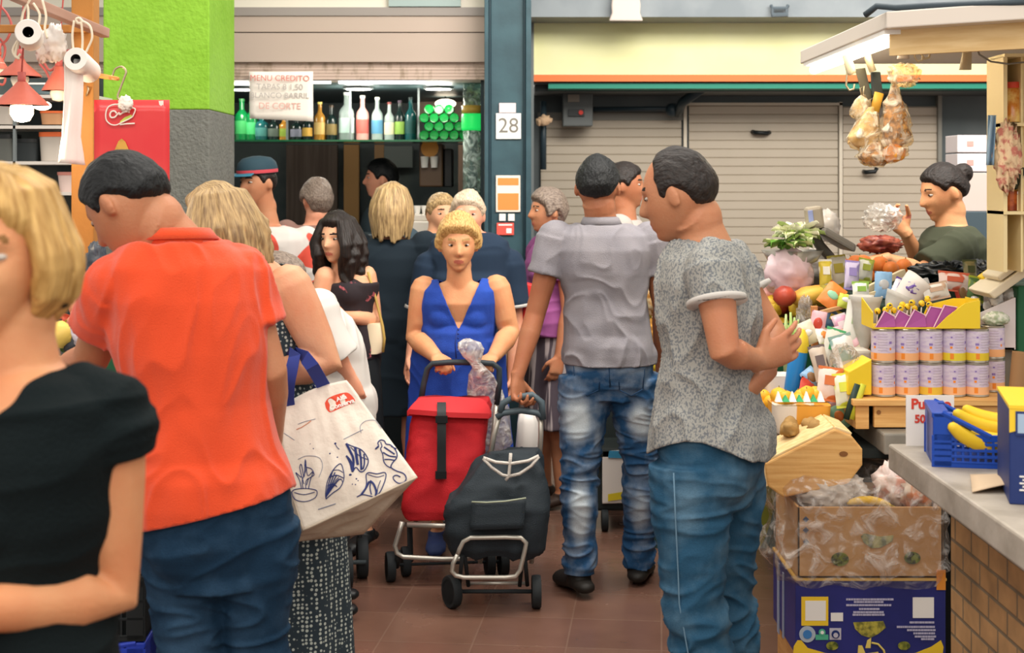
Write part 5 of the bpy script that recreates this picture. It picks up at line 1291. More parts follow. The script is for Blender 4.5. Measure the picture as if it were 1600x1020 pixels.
lg = [(283, 180), (300, 155), (340, 135), (400, 120), (430, 132), (455, 165), (440, 180), (380, 205), (320, 232), (300, 225), (288, 205)]
cc = onbag(368, 175, .001); P_ = [onbag(x, y, .0015) for x, y in spl(lg + [lg[0]], 3)[:-1]]; mb.add([cc] + P_, [(0, i + 1, (i + 1) % len(P_) + 1) for i in range(len(P_))]); mb.build('logo', mat('logo_red', '#d9482a', rough=.6), t, fix=False, solid=.0006)
ux = (onbag(440, 148) - onbag(320, 190)); uy = onbag(360, 120) - onbag(378, 200)
text('lettering', 'Alta', .017, frame(onbag(378, 152, .0035), ux, uy), WHITE, t, ext=.0003, bold=.0004); text('lettering', 'Conserva', .017, frame(onbag(382, 187, .0035), ux, uy), WHITE, t, ext=.0003, bold=.0004)
# ------------------------------------------------------------------ right hand stall
def brick_mat():
    m, nt, b = newmat('brick_wall'); N = nt.nodes; L = nt.links
    tc = N.new('ShaderNodeTexCoord'); sp = N.new('ShaderNodeSeparateXYZ'); cb = N.new('ShaderNodeCombineXYZ')
    L.new(tc.outputs['Object'], sp.inputs[0]); L.new(sp.outputs['Y'], cb.inputs[0]); L.new(sp.outputs['Z'], cb.inputs[1])
    br = N.new('ShaderNodeTexBrick'); br.inputs['Scale'].default_value = 1; br.inputs['Brick Width'].default_value = .125; br.inputs['Row Height'].default_value = .06
    br.inputs['Mortar Size'].default_value = .005; br.inputs['Mortar Smooth'].default_value = .4; br.offset = .5
    br.inputs['Color1'].default_value = srgb('#b48a5c'); br.inputs['Color2'].default_value = srgb('#a57c50'); br.inputs['Mortar'].default_value = srgb('#776650')
    L.new(cb.outputs[0], br.inputs[0])
    nz = N.new('ShaderNodeTexNoise'); nz.inputs['Scale'].default_value = 12; nz.inputs['Detail'].default_value = 8; L.new(tc.outputs['Object'], nz.inputs[0])
    mx = N.new('ShaderNodeMix'); mx.data_type = 'RGBA'; mx.blend_type = 'OVERLAY'; mx.inputs[0].default_value = .6
    L.new(br.outputs[0], mx.inputs[6]); L.new(nz.outputs[0], mx.inputs[7]); L.new(mx.outputs[2], b.inputs['Base Color'])
    bp = N.new('ShaderNodeBump'); bp.inputs['Strength'].default_value = .6; bp.inputs['Distance'].default_value = .01; bp.invert = True
    L.new(br.outputs['Fac'], bp.inputs['Height']); L.new(bp.outputs[0], b.inputs['Normal']); b.inputs['Roughness'].default_value = .8
    return m
mb = MB(); mb.span((1.11, 1.6, 0), (1.35, 3.60, .885)); struct(mb.build('wall_brick', brick_mat(), bevel=.004))
CONC = mat('concrete_top', '#b5ab9e', rough=.45, col2='#9b9184', nscale=9, bump=.2, bscale=30, detail=8, mixlo=.35, mixhi=.65)
mb = MB(); mb.span((.965, 1.6, .885), (2.6, 3.65, .95)); tag(mb.build('counter_top', CONC, bevel=.006, org=(1.7, 2.6, .885)), 'pale stone counter slab on the brick wall at the right', 'counter')
WOOD = mat('pine_wood', '#cf9a5e', rough=.6, col2='#b98248', nscale=7, stretch=(1, 1, 14), mixlo=.35, mixhi=.65, bump=.1)
WOODX = mat('pine_wood_x', '#e9b873', rough=.6, col2='#d8a05c', nscale=7, stretch=(.8, 6, 16), mixlo=.35, mixhi=.65, bump=.1)
# blue crate
NET = mat('crate_blue', '#1746a8', rough=.35)
def crate(M, w, dd, h, m, t, low=.55, bars=11, rows=4, solid_end=True):
    """w across, dd deep, h end height; built in local frame M"""
    mb = MB(); mb.T = M; e = .008
    mb.box((0, 0, .006), (w, dd, .012))
    for sy in (-1, 1):
        y = sy * (dd / 2 - e / 2)
        for i in range(rows + 1):
            z = .012 + (h * low - .016) * i / rows; mb.box((0, y, z), (w, e, .007 if i < rows else .016))
        for i in range(bars + 1): mb.box((-w / 2 + w * i / bars, y, h * low / 2), (.006, e * .8, h * low))
        for sx in (-1, 1): mb.box((sx * (w / 2 - .055), y, h * (low + 1) / 2), (.012, e, .012 + 0), R=None)
        for sx in (-1, 1):
            p0 = V((sx * (w / 2 - .02), y, h)); p1 = V((sx * (w / 2 - .13), y, h * low)); mb.tube([p0, p1], .007, n=6)
    mb.build('basket', m, t, bevel=.001)
    for sx in (-1, 1):
        mb = MB(); mb.T = M; x = sx * (w / 2 - .012)
        mb.box((x, 0, h / 2), (.024, dd * .98, h)); mb.box((x - sx * .008, 0, h / 2), (.04, dd * .5, h * .98)); mb.box((x, 0, h - .006), (.03, dd, .014))
        for sy in (-1, 1): mb.box((sx * (w / 2 - .022), sy * (dd / 2 - .012), h / 2), (.045, .024, h))
        mb.build('end_wall', m, t, bevel=.003)
t = thing('fruit_crate', 'blue plastic crate holding bananas on the stone counter', 'crate', V((1.17, 3.34, .95)))
crate(Matrix.Translation((1.178, 3.416, .95)) @ Matrix.Rotation(math.radians(-11), 4, 'Z'), .34, .20, .128, NET, t, low=.58, bars=20)
BAN = mat('banana_yellow', '#e9c12c', rough=.5, col2='#d8a820', nscale=12, mixlo=.5, mixhi=.8)
def banana(name, label, c, R, L=.17, r=.018, group=None, bend=1.1):
    t = thing(name, label, 'banana', c, group); mb = MB(); n = 10; pts = []; rr = []
    for i in range(n + 1):
        u = i / n; a = (u - .5) * bend; pts.append(V(c) + R @ V((math.sin(a) * L / bend, 0, (1 - math.cos(a)) * L / bend * 1.0))); rr.append(r * (math.sin(math.pi * (.12 + .76 * u)) ** .5))
    mb.tube(pts, rr, n=8, round_=True); mb.build('peel', BAN, t, smooth=50)
    mb = MB(); dir_ = (pts[-1] - pts[-2]).normalized(); mb.tube([pts[-1], pts[-1] + dir_ * .028], [.007, .0055], n=6); mb.build('stalk', mat('stalk', '#8a7a2c', rough=.7), t, smooth=True)
    return t
R_ = random.Random(5)
for i, (x, y, z, rz, ry, nm) in enumerate([(1.12, 3.35, 1.00, 10, 12, 'banana lying lowest at the front of the blue crate'), (1.20, 3.37, 1.005, -8, -6, 'banana at the front middle of the blue crate'), (1.16, 3.42, 1.025, 5, 8, 'banana on top in the middle of the blue crate'), (1.24, 3.40, 1.03, 0, -38, 'banana with its end rising above the rim of the blue crate'), (1.12, 3.46, 1.025, 20, 5, 'banana at the back left of the blue crate'), (1.21, 3.47, 1.035, -14, 0, 'banana at the back of the blue crate behind the upright one')]):
    R = Matrix.Rotation(math.radians(rz), 3, 'Z') @ Matrix.Rotation(math.radians(ry), 3, 'Y'); banana('banana', nm, V((x, y, z)), R, .20, .021, 'bananas in the blue crate')
# price card on counter
t = thing('price_card', 'white price card with red capital letters behind the blue crate', 'price card', W(1453, 700, 3.62))
c0 = W(1453, 662, 3.62); mb = MB(); mb.box(c0, (.122, .004, .145)); mb.build('card', mat('card_white', '#eae3dc', rough=.6), t)
RPR = mat('price_red', '#d0402e', rough=.7)
text('lettering', 'Puerro', .036, frame(c0 + V((.002, -.003, .050)), (1, 0, 0), (0, 0, 1)), RPR, t, bold=.0012); text('lettering', '50', .028, frame(c0 + V((-.026, -.003, .012)), (1, 0, 0), (0, 0, 1)), RPR, t, bold=.001)
# wrapping paper sheet
mb = MB(); mb.grid(lambda u, v: V((.99 + .35 * u + .06 * v, 3.06 + .2 * v + .03 * u, .952 + .02 * math.sin(min(u * 4, math.pi)) * (1 - v) + .002 + .004 * math.sin(v * 4))), 16, 8); o = mb.build('paper_sheet', mat('kraft_paper', '#cdb394', rough=.8), smooth=True, fix=False, solid=.0015, org=(1.15, 3.1, .95)); tag(o, 'curled sheet of brown wrapping paper on the stone counter', 'paper')
# navy and yellow box on counter
t = thing('cardboard_box', 'navy and yellow banana carton standing at the right end of the stone counter', 'box', (1.25, 2.9, .95))
NB = mat('box_navy', '#22356e', rough=.5, col2='#1d2f66', nscale=8); YB = mat('box_yellow', '#ecc531', rough=.5); 
M = Matrix.Translation((1.035, 2.96, .95)) @ Matrix.Rotation(math.radians(-14), 4, 'Z')
def bxy(x0, x1, z0, z1, m, y=-.001, name='print', y1=.0): mb = MB(); mb.T = M; mb.span((x0, y, z0), (x1, y1, z1)); return mb.build(name, m, t)
mb = MB(); mb.T = M; mb.span((0, 0, 0), (.42, .28, .200)); mb.build('carton', NB, t, bevel=.003); mb = MB(); mb.T = M; mb.span((-.001, -.003, .200), (.421, .281, .207)); mb.build('lid', YB, t)
mb = MB(); mb.T = M; mb.prism([(0, -.002, .205), (0, -.002, .15), (.05, -.002, .165), (.08, -.002, .12), (.12, -.002, .13), (.2, -.002, .10), (.2, -.002, .205)], (0, .002, 0)); mb.build('yellow_print', YB, t)
bxy(.012, .058, .145, .195, NB, -.004, 'logo_panel'); bxy(.016, .054, .15, .19, mat('logo_blue', '#9fb4cc', rough=.5), -.005, 'logo')
for (a, b_, z0, z1) in ((.035, .050, .075, .125), (.078, .096, .128, .160)):
    mb = MB(); mb.T = M; mb.lathe([(0, 0), ((b_ - a) * .6, 0), ((b_ - a) * .6, .001), (0, .001)], c=((a + b_) / 2, -.003, (z0 + z1) / 2), R=Matrix.Rotation(math.pi / 2, 3, 'X') @ Matrix.Diagonal((1, (z1 - z0) / (b_ - a) * .8, 1)), n=20); mb.build('hand_hole', mat('hole_brown', '#7a5c34'), t)
bxy(.085, .125, .08, .105, mat('print_teal', '#58b8a8'), -.003); bxy(.095, .2, .02, .075, YB, -.003); bxy(.10, .2, .027, .06, WHITE, -.0035)
for i in range(5): bxy(.02 + .006 * (i % 2), .06, .03 + i * .007, .033 + i * .007, WHITE, -.003)

# carton pile beside the brick wall
BOXD = 4.20
t = thing('cardboard_box', 'dark blue banana carton with yellow prints at the bottom of the carton pile', 'box', (1.05, 4.38, .223))
x0, x1 = X(1243, BOXD), X(1478, BOXD); zt = Z(905, BOXD); zb = zt - .225
mb = MB(); mb.span((x0, BOXD, zb), (x1, BOXD + .36, zt), m=0)
mb.build('carton', [mat('carton_indigo', '#2c3078', rough=.45, col2='#252a6a', nscale=6)], t, bevel=.004)
mb = MB(); mb.span((x0 - .002, BOXD - .002, zt - .004), (x1 + .002, BOXD + .362, zt + .003)); mb.build('rim', mat('rim_kraft', '#d6b25e', rough=.7), t)
def pr(px0, py0, px1, py1, m, off=.002, name='print'):
    mb = MB(); a, b_ = W(px0, py0, BOXD), W(px1, py1, BOXD); mb.span((a.x, BOXD - off, b_.z), (b_.x, BOXD - off + .002, a.z)); return mb.build(name, m, t)
pr(1252, 932, 1294, 977, mat('box_yellow', '#ecc531'), .002); pr(1258, 938, 1290, 969, WHITE, .003); pr(1298, 957, 1317, 970, WHITE, .002, 'sticker'); pr(1426, 933, 1459, 965, WHITE, .002, 'white_panel')
def disc(px, py, r, m, name, off=.003, sq=1.):
    c = W(px, py, BOXD); mb = MB(); mb.lathe([(0, 0), (r, 0), (r, .002), (0, .002)], c=(c.x, BOXD - off, c.z), R=Matrix.Rotation(math.pi / 2, 3, 'X') @ Matrix.Diagonal((1, sq, 1)), n=28); return mb.build(name, m, t)
disc(1261, 990, .024, mat('seal_grey', '#a9b4c0'), 'seal'); disc(1261, 990, .013, mat('seal_blue', '#3c7ab8'), 'seal_mark', .005)
pr(1274, 991, 1294, 999, mat('seal_green', '#4fae8c'), .003); disc(1284, 987, .010, mat('seal_green', '#4fae8c'), 'seal', .0035); disc(1284, 987, .005, WHITE, 'seal_mark', .005)
pr(1296, 981, 1314, 999, mat('seal_pale', '#c0bcc8'), .002); disc(1305, 990, .012, NB, 'seal', .0045); disc(1305, 991, .007, mat('seal_pale', '#c0bcc8'), 'seal_mark', .006)
mb = MB(); rr = random.Random(3)
for (cx, y0, w_, al) in ((1357, 936, 70, 0), (1357, 940, 46, 0), (1356, 945, 68, 0), (1357, 951, 30, 0), (1357, 956, 48, 0), (1357, 960, 50, 0), (1440, 972, 38, 1), (1430, 979, 58, 1), (1438, 984, 42, 1), (1444, 989, 32, 1), (1444, 994, 30, 1), (1450, 998, 20, 1)):
    xx = (cx - w_ / 2) if not al else 1459 - w_
    while xx < ((cx + w_ / 2) if not al else 1459):
        ww = rr.uniform(1.5, 5); a = W(xx, y0, BOXD); mb.box((a.x + ww / 480 / 2, BOXD - .0015, a.z), (ww / 483, .002, .0055)); xx += ww + .9
mb.build('fine_print', mat('print_lilac', '#b8b4cc'), t)
mb = MB(); Pz = [(1333, 972), (1380, 970), (1384, 980), (1372, 990), (1360, 996), (1346, 992), (1336, 982)]; mb.prism([W(a, b_, BOXD) + V((0, -.002, 0)) for a, b_ in Pz], (0, .002, 0)); mb.build('hand_hole', mat('hole_banana', '#b9ac48', rough=.5, col2='#6c6a30', nscale=60), t)
for px in (1300, 1412): disc(px, 1008, .018, mat('hole_dark', '#3c4a20', rough=.5, col2='#98983a', nscale=50), 'hand_hole', .003, .7)
for P_ in ([(1238, 1040), (1240, 1010), (1246, 1000), (1252, 1000), (1262, 1012), (1290, 1020), (1310, 1022), (1312, 1045)], [(1400, 1045), (1402, 1022), (1430, 1020), (1455, 1010), (1470, 1000), (1474, 1010), (1470, 1045)]):
    mb = MB(); mb.prism([W(a, b_, BOXD) + V((0, -.002, 0)) for a, b_ in P_], (0, .002, 0)); mb.build('banana_print', YB, t)
mb = MB()
for P_ in ([(1352, 1012), (1355, 1000), (1361, 996), (1360, 1012)], [(1340, 1020), (1341, 1008), (1347, 1008), (1352, 1020)], [(1345, 1045), (1345, 1022), (1372, 1018), (1380, 1045)]):
    mb.prism([W(a, b_, BOXD) + V((0, -.002, 0)) for a, b_ in P_], (0, .002, 0))
mb.tube([W(1362, 1004, BOXD - .003), W(1372, 1006, BOXD - .003), W(1381, 1016, BOXD - .003), W(1384, 1028, BOXD - .003)], .003, n=6); mb.build('emblem', mat('emblem_yellow', '#e8cf6a'), t)
mb = MB(); mb.box((x0 - .002, BOXD + .18, zt - .13), (.003, .02, .2)); mb.box((x0 - .002, BOXD + .26, zt - .13), (.003, .03, .22)); mb.build('side_print', mat('print_grey', '#8f98b0'), t)
mb = MB(); mb.span((x0 + .01, BOXD + .02, 0), (x1 - .01, BOXD + .34, zb - .001)); tag(mb.build('wooden_pallet', WOOD, bevel=.004, org=(1.05, 4.38, 0)), 'wooden pallet under the pile of banana cartons', 'pallet')
# brown carton
t = thing('cardboard_box', 'brown carton in clear plastic on top of the dark blue banana carton', 'box', (1.05, 4.38, zt + .004))
KR = mat('kraft_board', '#c49c6c', rough=.75, col2='#b88f62', nscale=5, bump=.1)
xa, xb, z1_, z0_ = X(1246, BOXD), X(1474, BOXD), Z(792, BOXD), zt + .004; th = .008
mb = MB(); mb.span((xa, BOXD, z0_), (xb, BOXD + th, z1_)); mb.span((xa, BOXD + .34, z0_), (xb, BOXD + .34 + th, z1_)); mb.span((xa, BOXD, z0_), (xa + th, BOXD + .348, z1_)); mb.span((xb - th, BOXD, z0_), (xb, BOXD + .348, z1_)); mb.span((xa, BOXD, z0_), (xb, BOXD + .348, z0_ + th)); mb.build('carton', KR, t, bevel=.002)
for px, py, w_, h_ in ((1312, 873, .026, .020), (1425, 871, .024, .018)): disc(px, py, w_, mat('hole_green', '#3a4030', col2='#7c8a40', nscale=60), 'hand_hole', .003, h_ / w_)
mb = MB(); mb.prism([W(a, b_, BOXD) + V((0, -.003, 0)) for a, b_ in ((1345, 838), (1350, 833), (1375, 838), (1396, 836), (1394, 845), (1376, 855), (1362, 856), (1350, 848))], (0, .003, 0)); mb.build('hand_hole', mat('hole_mixed', '#77806c', col2='#b7b88a', nscale=40), t)
for py in (811, 828, 846):
    mb = MB(); c = W(1259, py, BOXD); mb.box(c + V((0, -.002, 0)), (.013, .002, .013), R=Matrix.Rotation(math.pi / 4, 3, 'Y')); mb.build('diamond_mark', mat('mark_blue', '#3c4c6c'), t)
mb = MB(); mb.span((X(1463, BOXD), BOXD - .004, Z(921, BOXD)), (X(1477, BOXD), BOXD, Z(890, BOXD))); mb.build('corner_tape', mat('tape_orange', '#d88a34'), t)
# film over the carton
FILM = film_mat('cling_film', '#f4eee8', .15, .12)
mb = MB(); rs = []
for i, (py, ex, dy) in enumerate(((913, .0, .006), (905, .012, .014), (885, .03, .020), (860, .022, .016), (830, .012, .014), (805, .018, .016), (785, .02, .02), (768, .012, .010), (757, -.02, -.01), (752, -.06, -.04))):
    c = V(((xa + xb) / 2 - .012, BOXD + .17, Z(py, BOXD))); rs.append(rrect(c, (xb - xa) / 2 + ex + .012, .18 + dy, n=96, ex=7))
rs2 = []
for i in range(len(rs) - 1):
    for j in range(5): rs2.append([p.lerp(q, j / 5) for p, q in zip(rs[i], rs[i + 1])])
rs2.append(rs[-1]); mb.rings(rs2, cap=False); o = mb.build('film', FILM, t, smooth=True, fix=True)
def ffn(p, n):
    w = V((p.x * 5, p.y * 5, p.z * 5)); q = noise.noise(w * 1.5 + V((noise.noise(w), 3, noise.noise(w + V((5, 5, 5))))) * 1.2)
    low = .6 + .9 * max(0, (-(p.x)) * 1.2)
    return (.014 * (1 - min(1, abs(q) * 3)) + .016 * noise.noise(w * 2.4) * (1 + (1.0 if p.x < -.22 else 0)))
displace(o.data, ffn)
# crumpled bags & fruit in the carton
def crumple(name, label, c, r, m, cat='bag', seed=0, amp=.35, n=28, k=20, sc=2.4, group=None, sq=None):
    mb = MB(); r = r if hasattr(r, '__len__') else (r, r, r); rs = []; c = V(c)
    for i in range(k + 1):
        ph = math.pi * min(max(i / k, .03), .97); ring = []
        for j in range(n):
            th_ = 2 * math.pi * j / n; d_ = V((math.sin(ph) * math.cos(th_), math.sin(ph) * math.sin(th_), math.cos(ph)))
            q = d_ * sc + V((seed, seed * 1.7, 0)); v = 1 + amp * ((1 - min(1, 2.4 * abs(noise.noise(q)))) - .4) + amp * .5 * noise.noise(q * 2.6)
            ring.append(c + V((d_.x * r[0] * v, d_.y * r[1] * v, d_.z * r[2] * v)))
        rs.append(ring)
    mb.rings(rs); o = mb.build(name, m, smooth=True, org=c); tag(o, label, cat, group); return o
CL = mat('clear_bag', '#e2dad2', rough=.2, alpha=.75, spec=.8)
crumple('plastic_bag', 'crumpled clear plastic bag at the left inside the brown carton', W(1290, 772, 4.30), (.078, .07, .05), CL, seed=2)
crumple('plastic_bag', 'bunched clear plastic bag in the middle of the brown carton', W(1325, 766, 4.36), (.055, .07, .042), CL, seed=7)
crumple('plastic_bag', 'white plastic bag with pink print in the brown carton', W(1392, 758, 4.34), (.050, .05, .065), mat('pinkish_bag', '#e8d4cc', rough=.3, col2='#df9a84', nscale=14, mixlo=.52, mixhi=.6), seed=3)
crumple('plastic_bag', 'orange and white packet leaning at the right of the brown carton', W(1436, 765, 4.31), (.060, .05, .07), mat('orange_bag', '#e6d8c8', rough=.3, col2='#d8824a', nscale=12, mixlo=.5, mixhi=.58), seed=5)
banana('banana', 'single greenish-yellow banana on the clear plastic in the brown carton', W(1358, 782, 4.24), Matrix.Rotation(math.radians(4), 3, 'Y') @ Matrix.Rotation(math.pi, 3, 'X'), .12, .014, bend=.7)
# octagonal wooden crate end
t = thing('wooden_crate', 'octagonal light pine crate tilted beside the cartons', 'crate', W(1270, 745, 4.35))
P_ = [(1195, 724), (1304, 670), (1330, 680), (1348, 702), (1348, 727), (1326, 756), (1225, 778), (1200, 760)]
mb = MB(); mb.prism([W(a, b_, 4.25) for a, b_ in P_], (-.0, .16, .012)); mb.build('front_board', WOODX, t, bevel=.006)
mb = MB()
for a, b_ in ((0, 1), (1, 2), (7, 0)):
    p, q = W(*P_[a], 4.255), W(*P_[b_], 4.255); nn = (q - p).cross(V((0, 1, 0))).normalized(); nn = nn if nn.dot((p + q) / 2 - W(1275, 725, 4.255)) > 0 else -nn
    mb.prism([p, q, q + nn * .008, p + nn * .008], (0, .17, .01))
mb.build('side_board', mat('pine_pale', '#f0d29c', rough=.6, col2='#e4c084', nscale=8, stretch=(1, 8, 8)), t, bevel=.002)
mb = MB(); mb.lathe([(0, 0), (.013, 0), (.013, .001), (0, .001)], c=W(1318, 709, 4.248), R=Matrix.Rotation(math.pi / 2, 3, 'X') @ Matrix.Diagonal((1, .6, 1)), n=16); mb.build('knot', mat('knot_brown', '#8a5a30'), t)

# ---- bench carrying the produce
GRN = mat('crate_green', '#1d5a3a', rough=.5)
mb = MB(); mb.span((1.22, 5.02, 0), (2.8, 6.35, .76)); mb.span((1.46, 4.5, 0), (2.8, 5.02, .76)); mb.span((.98, 4.44, .76), (2.8, 6.2, .79)); struct(mb.build('stall_base', mat('base_dark', '#1c2322', rough=.7)))
t = thing('market_stall', 'dark green base of the far stall with a yellow curved print', 'stall', (.95, 6.35, 0))
mb = MB(); mb.span((.56, 6.3, 0), (1.22, 6.4, .76)); mb.build('panel', mat('panel_green', '#27403c', rough=.5), t)
mb = MB()
for r0, r1, m_ in ((0, .20, 0), (.20, .225, 1)):
    pts = [V((1.02 + math.cos(a) * r1 * .75, 6.297, .33 + math.sin(a) * r1 * 1.9)) for a in [2 * math.pi * i / 32 for i in range(32)]]; mb.prism(pts, (0, .004 if m_ else .003 - .005 * (1 - m_), 0), m=m_)
mb.build('print', [mat('print_olive', '#8c8c34'), mat('print_dull', '#5a7474')], t)
mb = MB(); mb.span((.54, 6.1, .76), (1.3, 6.6, .86)); mb.build('ledge', GRN, t, bevel=.01)
mb = MB(); mb.span((1.14, 4.36, .785), (2.8, 4.95, .85)); tag(mb.build('stone_shelf', mat('stone_grey', '#8f8a80', rough=.6, col2='#7f7a70', nscale=10), bevel=.006, org=(2, 4.6, .79)), 'grey stone shelf under the pine table with the tins', 'shelf')
t = thing('pine_table', 'low pine table carrying the two rows of tins', 'table', (1.4, 4.6, .85))
mb = MB(); mb.span((X(1333, 4.42), 4.42, .925), (X(1575, 4.42) + .25, 4.85, .945)); mb.build('table_top', WOODX, t, bevel=.003)
mb = MB(); mb.span((X(1337, 4.44), 4.44, .85), (X(1358, 4.44), 4.80, .925)); mb.build('leg', WOODX, t, bevel=.002)
mb = MB(); mb.span((X(1366, 4.44), 4.44, .855), (X(1575, 4.44) + .25, 4.46, .922)); mb.build('apron', WOODX, t, bevel=.002)
mb = MB(); mb.lathe([(0, 0), (.007, 0), (.007, .001), (0, .001)], c=W(1373, 644, 4.438), R=Matrix.Rotation(math.pi / 2, 3, 'X'), n=14); mb.build('knot', mat('knot_brown', '#8a5a30'), t)
# tins
def tin(bot, label):
    t = thing('food_tin', label, 'tin', (0, 0, 0), 'tins on the pine table'); r, h = .0375, .106
    mb = MB(); mb.lathe([(0, .0), (r * .96, 0), (r, .002), (r * .985, .006), (r * .985, h - .006), (r, h - .002), (r * .95, h), (r * .93, h - .004), (0, h - .004)], n=32); mb.build('can', mat('tin_metal', '#b9b4a8', metal=.8, rough=.35), t, smooth=40)
    mb = MB(); mb.lathe([(r * 1.0, .031), (r * 1.004, .031), (r * 1.004, h - .007), (r, h - .007)], n=32); mb.build('label', mat('tin_lilac', '#d5c9d6', rough=.5, col2='#c6b6d0', nscale=40, stretch=(1, 1, 3), mixlo=.45, mixhi=.6), t, smooth=40)
    mb = MB(); mb.lathe([(r, .007), (r * 1.004, .007), (r * 1.004, .031), (r, .031)], n=32); mb.build('lower_band', mat('tin_' + bot, bot, rough=.5), t, smooth=40)
    mb = MB()
    for a0, a1, z0, z1, m_ in ((-2.35, -2.05, .012, .030, 0), (-2.4, -2.1, .055, .062, 1), (-2.35, -2.15, .045, .052, 0), (-1.0, -.75, .06, .068, 1), (-2.3, -2.15, .078, .083, 1), (-.95, -.8, .04, .048, 0)):
        n = 5; rr_ = r * 1.010; mb.grid(lambda u, v: V((math.cos(a0 + (a1 - a0) * u) * rr_, math.sin(a0 + (a1 - a0) * u) * rr_, z0 + (z1 - z0) * v)), n, 1, m=m_)
    mb.build('label_print', [mat('tin_orange', '#ec8a2c'), mat('tin_violet', '#8c74b4')], t, fix=False)
    mb = MB()
    for q in range(7): mb.grid(lambda u, v: V((math.cos(-1.95 + .8 * u) * r * 1.008, math.sin(-1.95 + .8 * u) * r * 1.008, .038 + q * .0085 + .0022 * v)), 5, 1)
    mb.build('label_lines', mat('tin_lines', '#b6a6b4'), t, fix=False)
    return t
pos = ['first', 'second', 'third', 'fourth', 'fifth', 'sixth']
protos = {}
for row, cols in ((0, '#f0b888 #f0b888 #e8c040 #f0b888 #f0b888 #f0b888'.split()), (1, '#f0b078 #f0b078 #f0b078 #e2cc38 #e2c430 #f0b078'.split())):
    for i, c_ in enumerate(cols):
        lb = 'tin with a%s lower band, %s from the left in the %s row' % (' yellow' if c_ in ('#e8c040', '#e2cc38', '#e2c430') else 'n orange', pos[i], 'lower' if row == 0 else 'upper')
        if c_ in protos: t = copy_tree(protos[c_]); t['label'] = lb
        else: t = protos[c_] = tin(c_, lb)
        x = X((1380, 1417, 1453.5, 1490, 1526, 1551)[i], 4.5 if i < 5 else 4.6); y = 4.5 if i < 5 else 4.60
        place(t, (x, y, .946 + row * .107), (0, 0, R_.uniform(-.35, .5)))
zc = .946 + .214
# displays on the tins
YEL = mat('display_yellow', '#edcb2c', rough=.5); PUR = mat('card_purple', '#a34c90', rough=.5)
t = thing('display_tray', 'yellow cardboard display tray with purple cards on top of the tins', 'tray', W(1450, 512, 4.5))
mb = MB(); mb.prism([W(1462, 513, 4.465), W(1530, 513, 4.465), W(1530, 469, 4.465), W(1508, 474, 4.465), W(1480, 495, 4.465)], (0, .006, 0)); mb.span((X(1364, 4.47), 4.47, zc), (X(1530, 4.47), 4.60, zc + .004)); mb.prism([W(1530, 513, 4.465), W(1530, 469, 4.465), W(1530, 469, 4.465) + V((0, .14, .0)), W(1530, 513, 4.465) + V((0, .14, 0))], (.003, 0, 0)); mb.prism([W(1363, 513, 4.465), W(1363, 488, 4.465), W(1363, 480, 4.465) + V((0, .14, .02)), W(1363, 513, 4.465) + V((0, .14, 0))], (.003, 0, 0))
mb.prism([W(1440, 500, 4.60), W(1530, 500, 4.60), W(1530, 466, 4.60), W(1490, 466, 4.60), W(1450, 476, 4.60)], (0, .004, 0)); mb.build('tray', YEL, t)
for i, (a, w_, tp) in enumerate(((1368, 32, 486), (1391, 32, 485), (1414, 34, 484), (1438, 36, 479), (1459, 38, 477))):
    mb = MB(); dd = 4.475 + .012 * (i % 2); mb.prism([W(a, 512, dd), W(a + w_, 511, dd), W(a + w_ - 2, tp + 10 - (6 if i > 2 else 0), dd + .01), W(a + w_ * .45, tp, dd + .012)], (0, .012, .002)); mb.build('card', PUR, t, bevel=.0015)
    mb = MB(); mb.tube([W(a, 511, dd - .002), W(a + w_ * .45, tp, dd + .010), W(a + w_ - 1, tp + 9 - (6 if i > 2 else 0), dd + .008)], .0018, n=5); mb.build('card_edge', mat('card_pink', '#e6c0d0'), t)
g = None
for i, (px, py) in enumerate(((1371, 486), (1384, 484), (1396, 485), (1407, 482), (1418, 479), (1429, 482), (1440, 474), (1452, 476), (1410, 476), (1425, 473), (1390, 478), (1449, 467))):
    if g is None:
        g = thing('lollipop', 'small round yellow sweet with dark patches sticking out of the yellow tray', 'sweet', (0, 0, 0), 'yellow sweets in the display tray')
        mb = MB(); mb.ball((0, 0, 0), .0105, n=14, k=10); mb.build('sweet', mat('sweet_yellow', '#ecc42c', rough=.3, col2='#2a2a2c', nscale=70, mixlo=.60, mixhi=.63, detail=1), g, smooth=True)
        mb = MB(); mb.tube([(0, 0, -.012), (0, .004, -.075)], .002, n=6); mb.build('stick', WHITE, g); o = g
    else: o = copy_tree(g)
    place(o, W(px, py, 4.53 + .015 * (i % 3)), (0, R_.uniform(-.2, .2), R_.uniform(0, 6)))
mb = MB(); mb.prism([W(1324, 617, 4.47), W(1362, 617, 4.47), W(1362, 561, 4.47), W(1326, 581, 4.47)], (0, .12, 0)); tag(mb.build('display_box', YEL, bevel=.003, org=W(1343, 617, 4.5)), 'plain yellow cardboard box with a sloping top left of the tins', 'box')
mb = MB(); mb.prism([W(1330, 470, 4.62) + V((0, 0, -.16)), W(1363, 470, 4.62) + V((0, 0, -.16)), W(1363, 600, 4.62) + V((0, 0, 0)), W(1330, 600, 4.62)], (0, .1, 0))
tag(mb.build('paper_bag', mat('bag_offwhite', '#d8d2c6', rough=.7, col2='#c2bbae', nscale=9, bump=.5, bscale=20), bevel=.01, org=W(1345, 600, 4.7)), 'off-white paper bag standing behind the yellow box and left of the tins', 'bag')
